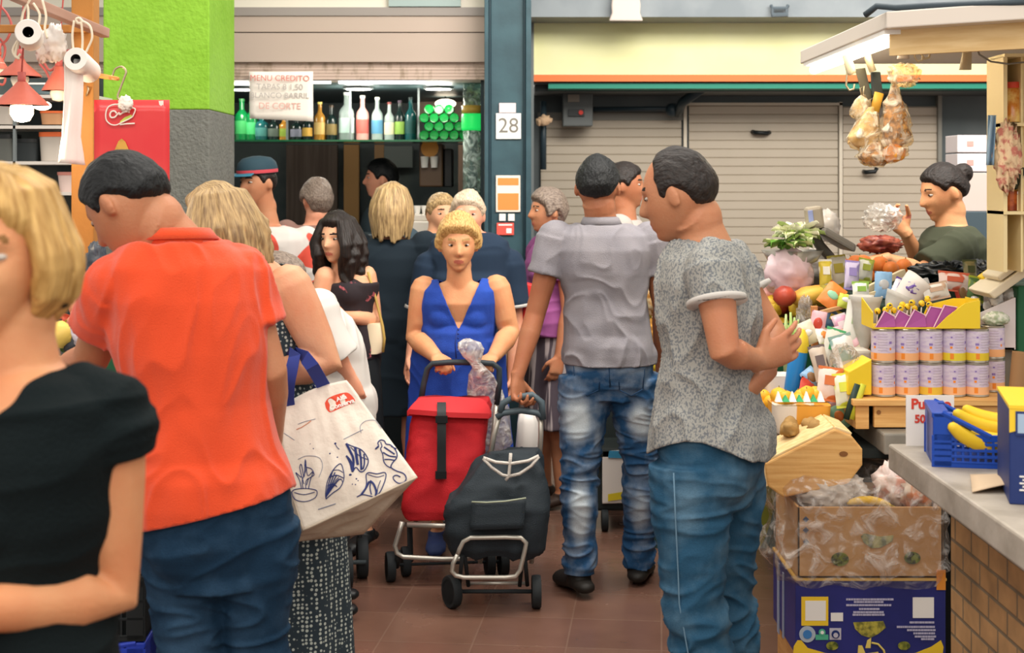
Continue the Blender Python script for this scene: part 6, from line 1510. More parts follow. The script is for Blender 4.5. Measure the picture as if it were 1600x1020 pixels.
# white box with garlic at the right end
t = thing('cardboard_box', 'white open box with a sloping side behind the right end of the tins', 'box', W(1560, 545, 4.72))
mb = MB(); mb.prism([W(1531, 546, 4.66), W(1585, 546, 4.66), W(1585, 465, 4.66), W(1531, 489, 4.66)], (0, .006, 0)); mb.prism([W(1585, 546, 4.66), W(1585, 465, 4.66), W(1585, 465, 4.66) + V((0, .25, 0)), W(1585, 546, 4.66) + V((0, .25, 0))], (.004, 0, 0)); mb.span((X(1531, 4.66), 4.66, Z(546, 4.66)), (X(1585, 4.66), 4.9, Z(543, 4.66)))
mb.span((X(1531, 4.9), 4.9, Z(546, 4.66)), (X(1590, 4.9), 4.905, Z(470, 4.66))); mb.build('carton', mat('carton_white', '#ddd2d2', rough=.6), t)
mb = MB(); mb.span((X(1535, 4.72), 4.7, .85), (X(1580, 4.72), 4.88, Z(546, 4.66) - .001)); mb.build('stand', mat('stand_grey', '#8a8478'), t)
def pile(name, labels, cat, group, c, ext, n, r, mfn, seed, jit=.12, sq=(1, 1, 1), parts=None, hump=.5):
    """individual fruits heaped over a footprint ext=(wx, wy, h)"""
    R = random.Random(seed); base = {}; k = 0; out = []
    for i in range(n):
        m_ = mfn(i)
        lb = labels if isinstance(labels, str) else labels[i % len(labels)]
        key = (m_.name, lb)
        if key not in base:
            g = thing(name, lb, cat, (0, 0, 0), group); mb = MB(); mb.ball((0, 0, 0), (r * sq[0], r * sq[1], r * sq[2]), n=16, k=12, jit=jit, sd=seed + i); mb.build('flesh', m_, g, smooth=True)
            if parts: parts(g, r)
            base[key] = g; o = g
        else: o = copy_tree(base[key])
        u, v = R.uniform(-1, 1), R.uniform(-1, 1)
        p = V(c) + V((u * ext[0] / 2, v * ext[1] / 2, ext[2] * (1 - hump * (u * u + v * v) * .5) * (i / n) ** .4))
        place(o, p, (R.uniform(-.6, .6), R.uniform(-.6, .6), R.uniform(0, 6)), R.uniform(.88, 1.1)); out.append(o)
    return out
def stem(g, r): mb = MB(); mb.tube([(0, 0, r * .85), (r * .08, 0, r * 1.2)], r * .06, n=6); mb.build('stem', mat('stalk', '#6a5a2c'), g)
GARL = mat('garlic_grey', '#b4b0ac', rough=.6, col2='#e4e0dc', nscale=30)
pile('garlic_bulb', 'small grey-white garlic bulb heaped in the white box', 'garlic', 'garlic in the white box', W(1563, 478, 4.75), (.15, .12, .05), 16, .019, lambda i: GARL, 3, .5, parts=stem)
crumple('herb_bundle', 'green and white bundle in net lying in front of the white box', W(1556, 498, 4.62), (.042, .03, .022), mat('net_green', '#a8b494', rough=.6, col2='#e4e2d4', nscale=60), 'bundle', 4, .25)
# open crate helper for produce
def tray(name, label, x0, x1, y0, y1, z0, z1, m, cat='crate'):
    t = thing(name, label, cat, ((x0 + x1) / 2, (y0 + y1) / 2, z0)); mb = MB(); e = .008
    mb.span((x0, y0, z0), (x1, y1, z0 + e)); mb.span((x0, y0, z0), (x1, y0 + e, z1)); mb.span((x0, y1 - e, z0), (x1, y1, z1)); mb.span((x0, y0, z0), (x0 + e, y1, z1)); mb.span((x1 - e, y0, z0), (x1, y1, z1)); mb.build('walls', m, t, bevel=.003)
    mb = MB(); mb.span((x0 - .004, y0 - .004, z1 - .012), (x1 + .004, y0 + .004, z1)); mb.span((x0 - .004, y0 - .004, z1 - .012), (x0 + .004, y1 + .004, z1)); mb.build('rim', m, t, bevel=.002)
    return t
d = 5.2
tray('fruit_crate', 'deep green crate under the heap of yellow and red fruit', X(1196, d), X(1262, d) + .12, d - .04, d + .34, .79, Z(503, d), GRN)
FRU = [mat('fruit_yellow', '#e8c83c', rough=.4, col2='#dba030', nscale=14), mat('fruit_yellow2', '#efd848', rough=.4, col2='#e2bc3a', nscale=14), mat('fruit_red', '#8e2e22', rough=.4, col2='#b84a34', nscale=10), mat('fruit_peach', '#e8975c', rough=.5, col2='#d85e48', nscale=9), mat('fruit_pink', '#e8a08c', rough=.5, col2='#e4c4a4', nscale=8)]
def fr(i): return FRU[(0, 1, 0, 3, 1, 4, 1, 0, 2, 1)[i % 10]]
LBF = {0: 'golden yellow', 1: 'pale yellow', 2: 'dark red', 3: 'orange-red', 4: 'pinkish'}
pile('fruit', ['%s fruit in the heap above the deep green crate' % LBF[(0, 1, 0, 3, 1, 4, 1, 0, 2, 1)[i]] for i in range(10)], 'fruit', 'fruit heaped on the green crate', V((X(1235, d) + .02, d + .12, Z(503, d) - .02)), (.26, .24, .10), 34, .036, fr, 7, parts=stem)
o = thing('fruit', 'large dark red fruit topping the heap above the green crate', 'fruit', W(1226, 463, 5.12)); mb = MB(); mb.ball(W(1226, 463, 5.12), (.042, .042, .038), jit=.1); mb.build('flesh', FRU[2], o, smooth=True)
for i, (px, py, rx, rz, m_, lb) in enumerate(((1265, 462, .075, .035, mat('papaya_orange', '#e89440', rough=.5, col2='#e0b448', nscale=6), 'long orange papaya behind the yellow fruit heap'), (1290, 462, .05, .04, mat('melon_olive', '#9c8a2c', rough=.5, col2='#847824', nscale=9), 'olive green melon between the fruit heap and the packets'))):
    mb = MB(); mb.ball(W(px, py, 5.15), (rx, .05, rz), jit=.15, R=Matrix.Rotation(-.2, 3, 'Y')); tag(mb.build('papaya' if i == 0 else 'melon', m_, smooth=True, org=W(px, py, 5.15)), lb, 'fruit')
PF = mat('pink_film', '#e4ccd0', rough=.25, alpha=.92, col2='#d8b8bc', nscale=6)
crumple('plastic_bag', 'pale pink plastic bag standing behind the fruit heap', W(1232, 428, 5.24), (.085, .06, .095), PF, seed=11, amp=.22)
crumple('plastic_bag', 'grey-white plastic bag under the scale', W(1272, 420, 5.5), (.10, .08, .075), mat('grey_film', '#cfc8c0', rough=.3), seed=13, amp=.22)
crumple('plastic_bag', 'pink mottled bag right behind the yellow fruit', W(1222, 455, 5.3), (.10, .06, .05), mat('pink_mottled', '#e8b4ac', rough=.4, col2='#d88c84', nscale=10), seed=15, amp=.2)
# scale
t = thing('weighing_scale', 'grey market scale with a tall display head and tilted pan', 'scale', W(1290, 440, 5.4))
SG = mat('scale_grey', '#6c675f', rough=.45); 
mb = MB(); mb.T = Matrix.Translation(W(1272, 340, 5.3)) @ Matrix.Rotation(-.12, 4, 'Y'); mb.box((0, 0, 0), (.062, .06, .085)); mb.build('display_head', mat('scale_head', '#a59a88', rough=.5), t, bevel=.012)
mb = MB(); mb.T = Matrix.Translation(W(1272, 340, 5.3)) @ Matrix.Rotation(-.12, 4, 'Y'); mb.box((-.018, -.032, .0), (.018, .008, .06)); mb.build('screen', mat('screen_blue', '#8f9ac8', rough=.2), t, bevel=.002)
mb = MB(); mb.tube([W(1266, 350, 5.3), W(1272, 368, 5.32), W(1282, 385, 5.36), W(1296, 400, 5.4), W(1300, 445, 5.45)], [.018, .02, .02, .02, .02], n=12); mb.build('arm', SG, t, smooth=True)
mb = MB(); c = W(1302, 372, 5.35); R = Matrix.Rotation(math.radians(30), 3, 'Y'); mb.box(c, (.15, .22, .03), R=R, taper=.9); mb.build('pan', SG, t, bevel=.01)
mb = MB(); mb.box(W(1300, 440, 5.47), (.2, .2, .06)); mb.build('base', SG, t, bevel=.01)
mb = MB(); mb.rings([[W(1238, 395, 5.3) + V((math.cos(a) * r_, math.sin(a) * .1, z_)) for a in [2 * math.pi * j / 28 for j in range(28)]] for r_, z_ in ((.04, -.05), (.09, -.03), (.115, .01), (.11, .01), (.08, -.02), (.03, -.04))])
tag(mb.build('metal_bowl', mat('bowl_grey', '#a7a298', metal=.5, rough=.35), smooth=True, org=W(1238, 400, 5.3)), 'shallow grey metal bowl holding leafy greens beside the scale', 'bowl')
mb = MB(); mb.tube([W(1196, 428, 5.3), W(1218, 408, 5.3), W(1242, 388, 5.3)], .004, n=6); tag(mb.build('metal_rod', GREY, smooth=True), 'thin dark rod leaning on the metal bowl', 'rod')
# leafy things
def leafy(name, label, c, r, cols, seed, n=60, cat='vegetable', up=.6, size=.05):
    t = thing(name, label, cat, c); R = random.Random(seed); c = V(c)
    ms = [mat('leaf' + q, q, rough=.55) for q in cols]; mb = MB()
    for i in range(n):
        a = R.uniform(0, 2 * math.pi); e = R.uniform(-.2, 1.3) * up + .1; dr = V((math.cos(a) * math.cos(e), math.sin(a) * math.cos(e), math.sin(e))); s_ = dr.cross(UP).normalized(); nn = s_.cross(dr)
        L = size * R.uniform(.7, 1.3); p0 = c + V((dr.x * r[0], dr.y * r[1], dr.z * r[2])) * R.uniform(.2, .8); w = L * .42; k = R.randrange(len(ms))
        def lf(u, v): cu = (v * 1.0); q = math.sin(math.pi * min(.98, .12 + v * .85)); return p0 + dr * L * v + s_ * (u - .5) * 2 * w * q + nn * (.25 * L * (abs(u - .5) * 2) ** 2 - .3 * L * v * v + .04 * L * math.sin(u * 12 + v * 9))
        mb.grid(lf, 4, 5, m=k)
    mb.build('leaves', ms, t, smooth=True, fix=False)
    mb = MB(); mb.ball(c, (r[0] * .55, r[1] * .55, r[2] * .55), jit=.3, sd=seed); mb.build('heart', ms[0], t, smooth=True); return t
leafy('cauliflower', 'leafy pale cauliflower in the metal bowl beside the scale', W(1243, 372, 5.28), (.075, .06, .05), ('#f0eed2', '#e2e6b8', '#a8c070', '#f2efdc'), 3, 70, size=.05)
leafy('lettuce', 'green leafy bunch hanging over the left of the metal bowl', W(1228, 384, 5.24), (.06, .05, .03), ('#5f9036', '#86ac50', '#c4cf90'), 4, 50, up=.2, size=.05)
crumple('plastic_bag', 'clear puffed bag leaning right of the scale head', W(1291, 352, 5.5), (.05, .05, .06), CL, seed=21, amp=.2)
# held bag of the stall keeper
t = crumple('plastic_bag', 'clear plastic bag of dates held up by the stall keeper', W(1378, 340, 5.90), (.075, .06, .055), film_mat('held_film', '#f0ece6', .5, .15), seed=31, amp=.3)
crumple('date_cluster', 'dark red cluster of dates below the held plastic bag', W(1376, 382, 5.85), (.085, .06, .035), mat('dates_red', '#6c2a24', rough=.3, col2='#98503c', nscale=30), 'fruit', 33, .35)
pile('orange', 'orange fruit in the heap under the stall keeper', 'fruit', 'oranges before the stall keeper', W(1365, 432, 5.55), (.26, .14, .06), 14, .032, lambda i: mat('orange_skin', '#e07c34', rough=.5), 12, .05, parts=stem)
for i, (px, py, dd, w_, h_, c1, c2, lb, rz) in enumerate((
    (1331, 430, 5.2, .055, .10, '#cfc4e0', '#9c8cc8', 'lilac and white packet standing left of the oranges', .1),
    (1310, 425, 5.35, .07, .12, '#e8dcc4', '#c4b03c', 'cream and yellow packet standing beside the lilac packet', -.1),
    (1352, 422, 5.35, .06, .08, '#d8d8cc', '#a8b048', 'pale green packet behind the lilac packet', .2),
    (1290, 428, 5.25, .05, .10, '#e2ca4c', '#f0ece0', 'narrow yellow carton right of the pink bag', 0),
    (1316, 512, 4.80, .05, .085, '#d8a0b8', '#e8dce0', 'pink packet above the clear wrapped goods', -.3),
    (1300, 500, 4.95, .06, .07, '#4a6a88', '#c8b43c', 'small blue and yellow packet beside the wooden stick', .4),
    (1338, 505, 4.75, .085, .16, '#e0ddd4', '#b8c8a0', 'white packet with green print leaning by the paper bag', .25),
    (1322, 560, 4.62, .075, .15, '#e6e2dc', '#88a8a0', 'white packet with teal print left of the yellow box', -.25),
    (1300, 545, 4.68, .065, .13, '#d9d4c8', '#58b478', 'white packet with a green flash next to the blue one', .3),
    (1282, 570, 4.62, .055, .12, '#c8b8a8', '#6a5a58', 'brown and beige packet beside the blue bottle', -.2),
    (1296, 600, 4.52, .08, .10, '#e8cfc4', '#d8743c', 'salmon coloured packet above the orange punnet', .15),
    (1318, 610, 4.50, .06, .10, '#e4e4cc', '#dce048', 'white packet with a lime patch left of the yellow box', -.1),
    (1404, 452, 4.95, .05, .07, '#e8e4ec', '#6a4aa0', 'white packet with a violet flower behind the tins', .5),
    (1490, 440, 4.95, .11, .06, '#e8d0c8', '#d86a50', 'white packet with red print lying behind the tins', .1),
    (1462, 455, 4.85, .09, .05, '#e8e4dc', '#c8a890', 'flat white packet leaning behind the display tray', -.2),
    (1525, 452, 4.85, .06, .08, '#4a6a38', '#9aa83c', 'green packet in front of the black plastic bags', .2),
    (1345, 455, 4.95, .06, .06, '#e8e8e0', '#90b84c', 'small white packet with green print above the paper bag', 0),
    (1516, 425, 5.05, .05, .08, '#7a7048', '#4a5030', 'olive coloured packet before the black plastic bags', 0))):
    t = thing('food_packet', lb, 'packet', W(px, py, dd) - UP * h_ / 2)
    M = Matrix.Translation(W(px, py, dd)) @ Matrix.Rotation(rz, 4, 'Y') @ Matrix.Rotation(-.25, 4, 'X'); mb = MB(); mb.T = M
    for sg in (-1, 1):
        mb.grid(lambda u, v: V(((u - .5) * w_ * (1 - .06 * math.sin(math.pi * v)), sg * (.016 * (math.sin(math.pi * u) * math.sin(math.pi * v)) ** .6 + .003 * noise.noise(V((u * 5, v * 5, i)))), (v - .5) * h_)), 10, 12)
    mb.build('pouch', mat('pk' + c1, c1, rough=.35, col2=c2, nscale=14, mixlo=.54, mixhi=.57, detail=1), t, smooth=True)
    mb = MB(); mb.T = M
    for sg in (-1, 1): mb.box((0, 0, sg * h_ * .5), (w_ * 1.0, .003, .010))
    mb.box((0, -.017, h_ * .1), (w_ * .5, .003, h_ * .3)); mb.build('seal_and_label', mat('pk' + c2 + 's', c2, rough=.4), t)
R2 = random.Random(44); cn = {'cream': '#e8dcc4', 'white': '#ebe6e0', 'pink': '#e6b8c0', 'lime': '#c4d050', 'orange': '#e88c44', 'sky blue': '#8cb4d8', 'brown': '#8c6844', 'silver': '#b8b8b8', 'red': '#c84838', 'mint': '#9cd4b0'}
ck = list(cn); sp_ = [(1262, 520), (1285, 525), (1305, 528), (1290, 552), (1318, 535), (1268, 590), (1285, 620), (1306, 632), (1262, 612), (1300, 575), (1335, 535), (1340, 575), (1278, 505), (1320, 470), (1300, 462), (1380, 445), (1358, 482), (1440, 452), (1503, 458), (1312, 650)]
for i, (px, py) in enumerate(sp_):
    a_, b2 = ck[i % 10], ck[(i * 3 + 1 + i // 10) % 10]; b2 = b2 if b2 != a_ else ck[(i + 5) % 10]; dd = 4.78 - .0012 * (py - 500); w_, h_ = R2.uniform(.045, .075), R2.uniform(.055, .10); c = W(px, py, dd + (.12 if py < 490 else 0))
    t = thing('food_packet', 'small %s packet with %s print in the clutter %s' % (a_, b2, 'behind the tins' if px > 1345 else 'left of the tins'), 'packet', c - UP * h_ / 2, 'packets in the clutter')
    M = Matrix.Translation(c) @ Euler((R2.uniform(-.6, .1), R2.uniform(-.7, .7), R2.uniform(-.5, .5))).to_matrix().to_4x4()
    mb = MB(); mb.T = M
    for sg in (-1, 1): mb.grid(lambda u, v: V(((u - .5) * w_, sg * .015 * (math.sin(math.pi * u) * math.sin(math.pi * v)) ** .6 + .005 * noise.noise(V((u * 6, v * 6, i))), (v - .5) * h_)), 8, 10)
    mb.build('pouch', mat('pc' + a_, cn[a_], rough=.35), t, smooth=True)
    mb = MB(); mb.T = M; mb.ball((0, -.012, 0), (w_ * .3, .006, h_ * R2.uniform(.15, .3)), n=12, k=8); mb.build('print', mat('pc' + b2, cn[b2], rough=.35), t, smooth=True)
# blue bottle pouch, sticks, stalks
t = thing('plastic_bottle', 'tall bright blue bottle with a yellow top in front of the green crate', 'bottle', W(1240, 612, 4.75))
M = frame(W(1238, 612, 4.72), (1, 0, .25), (0, 1, 0)); M = Matrix.Translation(W(1238, 612, 4.72)) @ Matrix.Rotation(.16, 4, 'Y'); mb = MB(); mb.T = M; mb.lathe([(0, 0), (.026, 0), (.029, .01), (.031, .12), (.029, .135), (0, .135)], n=20); mb.build('bottle_body', mat('bottle_azure', '#2a84cc', rough=.3), t, smooth=40)
mb = MB(); mb.T = M; mb.lathe([(.028, .134), (.029, .135), (.030, .16), (.022, .19), (.008, .21), (0, .212)], n=20); mb.build('top', mat('bottle_yellow', '#e8cc3c', rough=.4), t, smooth=40)
def stick(pts, w, label, m=WOODX, name='wooden_stick', cat='stick'):
    mb = MB(); a, b_ = V(pts[0]), V(pts[1]); mb.tube([a, b_], w, n=4); return tag(mb.build(name, m, org=a, bevel=.002), label, cat)
stick((W(1272, 478, 4.85), W(1273, 562, 4.85)), .015, 'upright orange wooden slat among the packets', mat('slat_orange', '#cf8a50', rough=.6))
stick((W(1283, 488, 4.88), W(1322, 478, 4.95)), .010, 'short wooden slat running right from the upright orange slat', mat('slat_tan', '#d9a878', rough=.6))
stick((W(1355, 452, 5.0), W(1412, 425, 5.1)), .016, 'pale wooden slat sloping up behind the packets', mat('slat_pale', '#dccaa4', rough=.6))
stick((W(1352, 462, 4.95), W(1400, 448, 5.0)), .010, 'thinner pale slat just below the sloping one', mat('slat_pale', '#dccaa4'))
stick((W(1358, 545, 4.68), W(1350, 590, 4.66)), .006, 'thin brown stick leaning against the paper bag', mat('slat_brown', '#a8683c', rough=.6))
t = thing('leek_bunch', 'bunch of pale green stalks standing left of the blue bottle', 'vegetable', W(1236, 600, 4.9))
mb = MB(); R = random.Random(8)
for i in range(9):
    a = W(1232 + R.uniform(-5, 5), 600, 4.9 + R.uniform(-.02, .02)); b_ = W(1240 + R.uniform(-14, 10), 495 + R.uniform(-10, 14), 4.95 + R.uniform(-.03, .03)); mb.tube([a, a.lerp(b_, .5) + V((R.uniform(-.01, .01), 0, 0)), b_], [.008, .010, .004], n=7)
mb.build('stalks', mat('stalk_green', '#9cb864', rough=.5, col2='#dce0b8', nscale=10), t, smooth=True)
for i, (a, b_, c1, lb) in enumerate(((1340, 480, '#2c4038', 'dark green narrow packet slanting beside the yellow box'), (1352, 470, '#c8c83c', 'lime narrow packet slanting beside the dark green one'))):
    mb = MB(); p = W(1322 + i * 9, 655, 4.45); q = W(1340 + i * 9, 600, 4.45); mb.tube([p, p.lerp(q, .5), q], [.010, .012, .010], n=6, squash=((0, 1, 0), .4)); tag(mb.build('food_packet', mat('pk_' + c1, c1, rough=.4), smooth=True, org=p), lb, 'packet')
# wrapped papers, film
def cone_paper(name, label, base, tip, r, m, seed):
    base, tip = V(base), V(tip); ax = (tip - base); u = ax.normalized().orthogonal().normalized(); w = ax.normalized().cross(u); mb = MB()
    mb.grid(lambda s_, v: base + ax * v + (u * math.cos(s_ * 5.6) + w * math.sin(s_ * 5.6)) * r * v ** .8 * (1 + .2 * noise.noise(V((s_ * 4, v * 3, seed)))), 24, 10)
    o = mb.build(name, m, smooth=True, fix=False, solid=.0015, org=base); return tag(o, label, 'paper')
NP = mat('newsprint', '#cac6be', rough=.8, col2='#a4a29c', nscale=7, bump=.3, bscale=20)
cone_paper('paper_wrap', 'grey newsprint cone left of the display tray', W(1350, 560, 4.72), W(1352, 462, 4.72), .055, NP, 1)
cone_paper('paper_wrap', 'grey newsprint cone behind the purple cards', W(1385, 520, 4.78), W(1412, 462, 4.78), .06, NP, 2)
cone_paper('paper_wrap', 'white paper cone with a violet bunch behind the tins', W(1380, 500, 4.9), W(1440, 440, 4.9), .06, mat('white_wrap', '#e8e2dc', rough=.7), 3)
crumple('flower_bunch', 'small violet bunch in the white paper cone behind the tins', W(1428, 448, 4.88), (.03, .03, .025), mat('violet', '#6c4ca8', rough=.6, col2='#a890cc', nscale=40), 'flowers', 41, .4)
crumple('plastic_bag', 'clear bag over the goods between the blue bottle and the yellow box', W(1320, 575, 4.58), (.05, .04, .07), film_mat('clear_film2', '#f2ede8', .4, .15), seed=43, amp=.3)
crumple('plastic_bag', 'clear white bag beside the upright orange slat', W(1258, 500, 4.95), (.03, .03, .08), film_mat('clear_film2', '#f2ede8', .4, .15), seed=45, amp=.3)
# punnets
t = thing('plastic_tub', 'white translucent tub left of the blue bottle', 'tub', W(1212, 612, 4.75))
mb = MB(); mb.rings([rrect(W(1212, py, 4.78), hw, .06, ex=5) for py, hw in ((618, .036), (612, .040), (590, .046), (584, .050), (586, .042))]); mb.build('tub', mat('tub_white', '#dedad6', rough=.3), t, smooth=40)
t = thing('fruit_punnet', 'orange and white striped carton of fruit under green leaves paper', 'punnet', W(1250, 665, 4.5))
mb = MB(); mb.rings([rrect(W(1248, py, 4.52), hw, .09, ex=6) for py, hw in ((672, .078), (662, .085), (640, .088), (628, .090))]); mb.build('carton', mat('punnet_stripes', '#ece0d0', rough=.5, col2='#eaa43c', nscale=22, stretch=(1, .2, .05), mixlo=.47, mixhi=.5, detail=0), t, smooth=40)
mb = MB()
for i in range(7): mb.prism([W(1212 + i * 11, 628, 4.43), W(1223 + i * 11, 628, 4.43), W(1217 + i * 11, 612 + (i % 2) * 5, 4.46)], (0, .02, 0), m=i % 2)
mb.build('leaf_paper', [mat('leaf_white', '#ece8dc'), mat('leaf_green', '#2c9a5c')], t)
pile('orange', 'yellow-orange fruit in the striped carton', 'fruit', 'fruit in the striped carton', W(1250, 632, 4.52), (.16, .1, .035), 12, .026, lambda i: mat('fruit_amber', '#eeb02c', rough=.45), 18, .08, parts=stem)
pile('orange', 'yellow-orange fruit in the loose heap left of the striped carton', 'fruit', 'fruit left of the striped carton', W(1192, 640, 4.72), (.09, .1, .05), 10, .026, lambda i: mat('fruit_amber', '#eeb02c', rough=.45), 19, .08, parts=stem)
tray('fruit_crate', 'small cream crate under the yellow-orange fruit at the edge of the stall', X(1172, 4.72), X(1212, 4.72), 4.66, 4.82, .78, Z(655, 4.72), mat('crate_cream', '#d8c4a0', rough=.6))
PT = mat('potato_tan', '#b08a52', rough=.8, col2='#9c7844', nscale=20)
pile('potato', 'tan potato lying on the tilted pine crate', 'vegetable', 'potatoes on the pine crate', W(1254, 672, 4.37), (.10, .07, .012), 5, .028, lambda i: PT, 20, .35, (1.3, 1, .85))
crumple('plastic_bag', 'pinkish goods glimpsed left of the pine crate', W(1193, 735, 4.6), (.03, .04, .04), mat('pink_bits', '#e4b8a0', rough=.5, col2='#d86a50', nscale=30), seed=51)
# styrofoam trays, black bags at right
mb = MB(); mb.T = Matrix.Translation(W(1580, 425, 4.7)) @ Matrix.Rotation(-.62, 4, 'Y'); mb.box((0, 0, 0), (.24, .2, .03), taper=1.06); mb.box((.03, -.02, .03), (.2, .16, .02)); tag(mb.build('foam_tray', mat('foam_cream', '#e6d8bc', rough=.6), bevel=.006, org=W(1580, 430, 4.7)), 'cream foam tray tilted against the shelf unit at the right edge', 'tray')
mb = MB(); mb.T = Matrix.Translation(W(1572, 412, 4.8)) @ Matrix.Rotation(-.62, 4, 'Y'); mb.box((0, 0, 0), (.2, .05, .035)); tag(mb.build('display_box', YEL, bevel=.004, org=W(1572, 412, 4.8)), 'yellow flat packet lying on the tilted foam tray', 'box')
crumple('plastic_bag', 'heap of black plastic bags in front of the stall keeper', W(1480, 425, 5.3), (.12, .08, .035), mat('black_film', '#0f1518', rough=.25, spec=.8), seed=53, amp=.5, sc=4)
crumple('plastic_bag', 'black plastic bag right of the heap at the stall keeper', W(1530, 428, 5.2), (.07, .08, .045), mat('black_film', '#0f1518'), seed=54, amp=.4)
mb = MB(); mb.span((X(1400, 5.2), 5.1, .79), (2.8, 5.62, Z(448, 5.2))); mb.span((1.22, 4.86, .79), (2.8, 5.1, Z(475, 4.9))); mb.span((1.22, 5.1, .79), (X(1400, 5.2), 5.62, Z(452, 5.3)))
mb.span((X(1238, 4.8), 4.75, .79), (2.8, 4.86, .90)); tag(mb.build('display_stand', mat('stand_green', '#22382e', rough=.7), bevel=.006, org=(1.8, 5.2, .79)), 'stepped dark stand under the packets and fruit of the stall', 'stand')
mb = MB(); mb.box(W(1588, 560, 4.75) + V((.05, 0, 0)), (.16, .2, .5)); tag(mb.build('green_crate', GRN, bevel=.01, org=W(1588, 600, 4.75)), 'dark green crate at the right edge behind the white box', 'crate')
t = thing('paper_roll', 'brown cardboard tube at the right edge above the navy carton', 'roll', W(1592, 600, 4.5)); mb = MB(); mb.cyl(W(1590, 615, 4.45), W(1596, 550, 4.45), .028, n=20); mb.build('tube', mat('tube_brown', '#a07850', rough=.7), t, smooth=40)

# far left part of the stall, seen between the two men
pile('fruit', 'yellow and orange fruit seen between the grey polo man and the speckled shirt man', 'fruit', 'fruit between the two men', V((X(1028, 6.35), 6.35, .92)), (.16, .25, .36), 34, .038, fr, 25, parts=stem, hump=.2)
tray('fruit_crate', 'green crate under the fruit between the two men', X(990, 6.35), X(1056, 6.35), 6.16, 6.54, .86, 1.0, GRN)
for i in range(3):
    crumple('net_bag', ('yellow net bag of citrus low between the two men', 'amber net bag of citrus in the middle between the two men', 'pale net bag of citrus high between the two men')[i], W(1026, (570, 520, 470)[i], 6.1), (.05, .05, .065), mat('net%d' % i, ('#d8c03c', '#dca040', '#e4d4a8')[i], rough=.6, col2='#b07830', nscale=40), seed=60 + i, amp=.2)

# ---- canopy with tube lamp and hanging goods
t = thing('canopy', 'cream wooden canopy edge over the right stall', 'canopy', (1.106, 4.2, 2.0))
pl = [(1.106, 4.2), (1.43, 3.97), (2.6, 3.15), (2.6, 5.46), (1.106, 5.46)]
mb = MB(); mb.prism([V((x, y, 2.075)) for x, y in pl], (0, 0, .05)); mb.build('board', mat('canopy_white', '#d9cfc4', rough=.5), t, bevel=.004)
a, b_ = V((1.13, 4.26, 0)), V((2.6, 3.24, 0)); n_ = (b_ - a).cross(UP).normalized()
mb = MB(); mb.prism([a + UP * 2.075, b_ + UP * 2.075, b_ + UP * 2.0, a + UP * 2.0], n_ * -.02); mb.build('joist', mat('joist_wood', '#ddbf8c', rough=.6, col2='#d2b07a', nscale=6, stretch=(1, 1, 10)), t)
t = thing('tube_lamp', 'bright tube lamp under the left end of the canopy', 'lamp', (1.15, 4.8, 2.05))
mb = MB(); mb.tube([(1.145, 4.26, 2.047), (1.145, 5.40, 2.047)], .016, n=12); mb.build('tube', mat('tube_warm', '#ffffff', emit='#fff0d4', estr=14), t, smooth=40)
mb = MB(); mb.span((1.11, 4.24, 2.062), (1.18, 5.42, 2.075)); mb.build('housing', WHITE, t)
mb = MB(); mb.tube([W(1352, 34, 4.25) + UP * .02, W(1370, 20, 4.22) + UP * .02, W(1400, 12, 4.2) + UP * .0, W(1450, 9, 4.15), W(1530, 6, 4.05), W(1620, 2, 3.95)], .010, n=8); tag(mb.build('cable', mat('cable_grey', '#3c4850', rough=.5), smooth=True), 'dark cable running along the top of the canopy', 'cable')
HM = mat('hook_steel', '#c0b090', metal=.7, rough=.35)
def hook(px, py0, py1, d, label, sc=1):
    mb = MB(); h = py1 - py0; mb.tube([W(px, py0, d), W(px - 3, py0 + h * .2, d), W(px - 5, py0 + h * .6, d), W(px - 6, py0 + h * .85, d), W(px - 1, py1, d), W(px + 6, py1 - 2, d), W(px + 7, py0 + h * .8, d)], .0035, n=7); return tag(mb.build('hook', HM, smooth=True, org=W(px, py0, d)), label, 'hook')
hook(1328, 92, 141, 4.6, 'steel hook hanging left of the knife block under the canopy'); hook(1435, 50, 96, 4.3, 'steel hook on the canopy joist right of the grey clip'); hook(1446, 50, 92, 4.32, 'second steel hook beside the first on the joist')
def clip(px, py0, py1, d, label, m): mb = MB(); mb.rings([rrect(W(px + dx, py, d), w_, .012, ex=3, n=16) for py, w_, dx in ((py0, .008, 2), (py0 + 8, .012, 1), (py1, .018, -3))]); return tag(mb.build('clip', m, smooth=40, org=W(px, py0, d)), label, 'clip')
clip(1414, 48, 92, 4.3, 'grey clip hanging from the canopy joist above the food bags', mat('clip_grey', '#a49a90', rough=.4)); clip(1511, 64, 109, 4.3, 'tan clip hanging near the cream shelf unit', mat('clip_tan', '#a89470', rough=.5))
mb = MB(); mb.tube([W(1523, 64, 4.3), W(1530, 85, 4.3), W(1548, 96, 4.32), W(1575, 100, 4.35), W(1610, 96, 4.38)], .003, n=6); tag(mb.build('wire', mat('wire_grey', '#7c7468'), smooth=True, org=W(1523, 64, 4.3)), 'thin sagging wire from the canopy to the shelf unit', 'wire')
t = thing('knife', 'broad dark blade hanging with a wooden handle among the food bags', 'knife', W(1352, 110, 4.65))
mb = MB(); mb.prism([W(1336, 108, 4.65), W(1352, 106, 4.65), W(1362, 150, 4.65), W(1358, 176, 4.65), W(1348, 150, 4.65)], (0, .004, 0)); mb.build('blade', mat('blade_grey', '#6c6858', metal=.6, rough=.4), t)
mb = MB(); mb.tube([W(1366, 175, 4.6), W(1374, 145, 4.6)], .016, n=10, squash=((0, 1, 0), .5)); mb.build('handle', mat('handle_yellow', '#d8a43c', rough=.5), t, smooth=True)
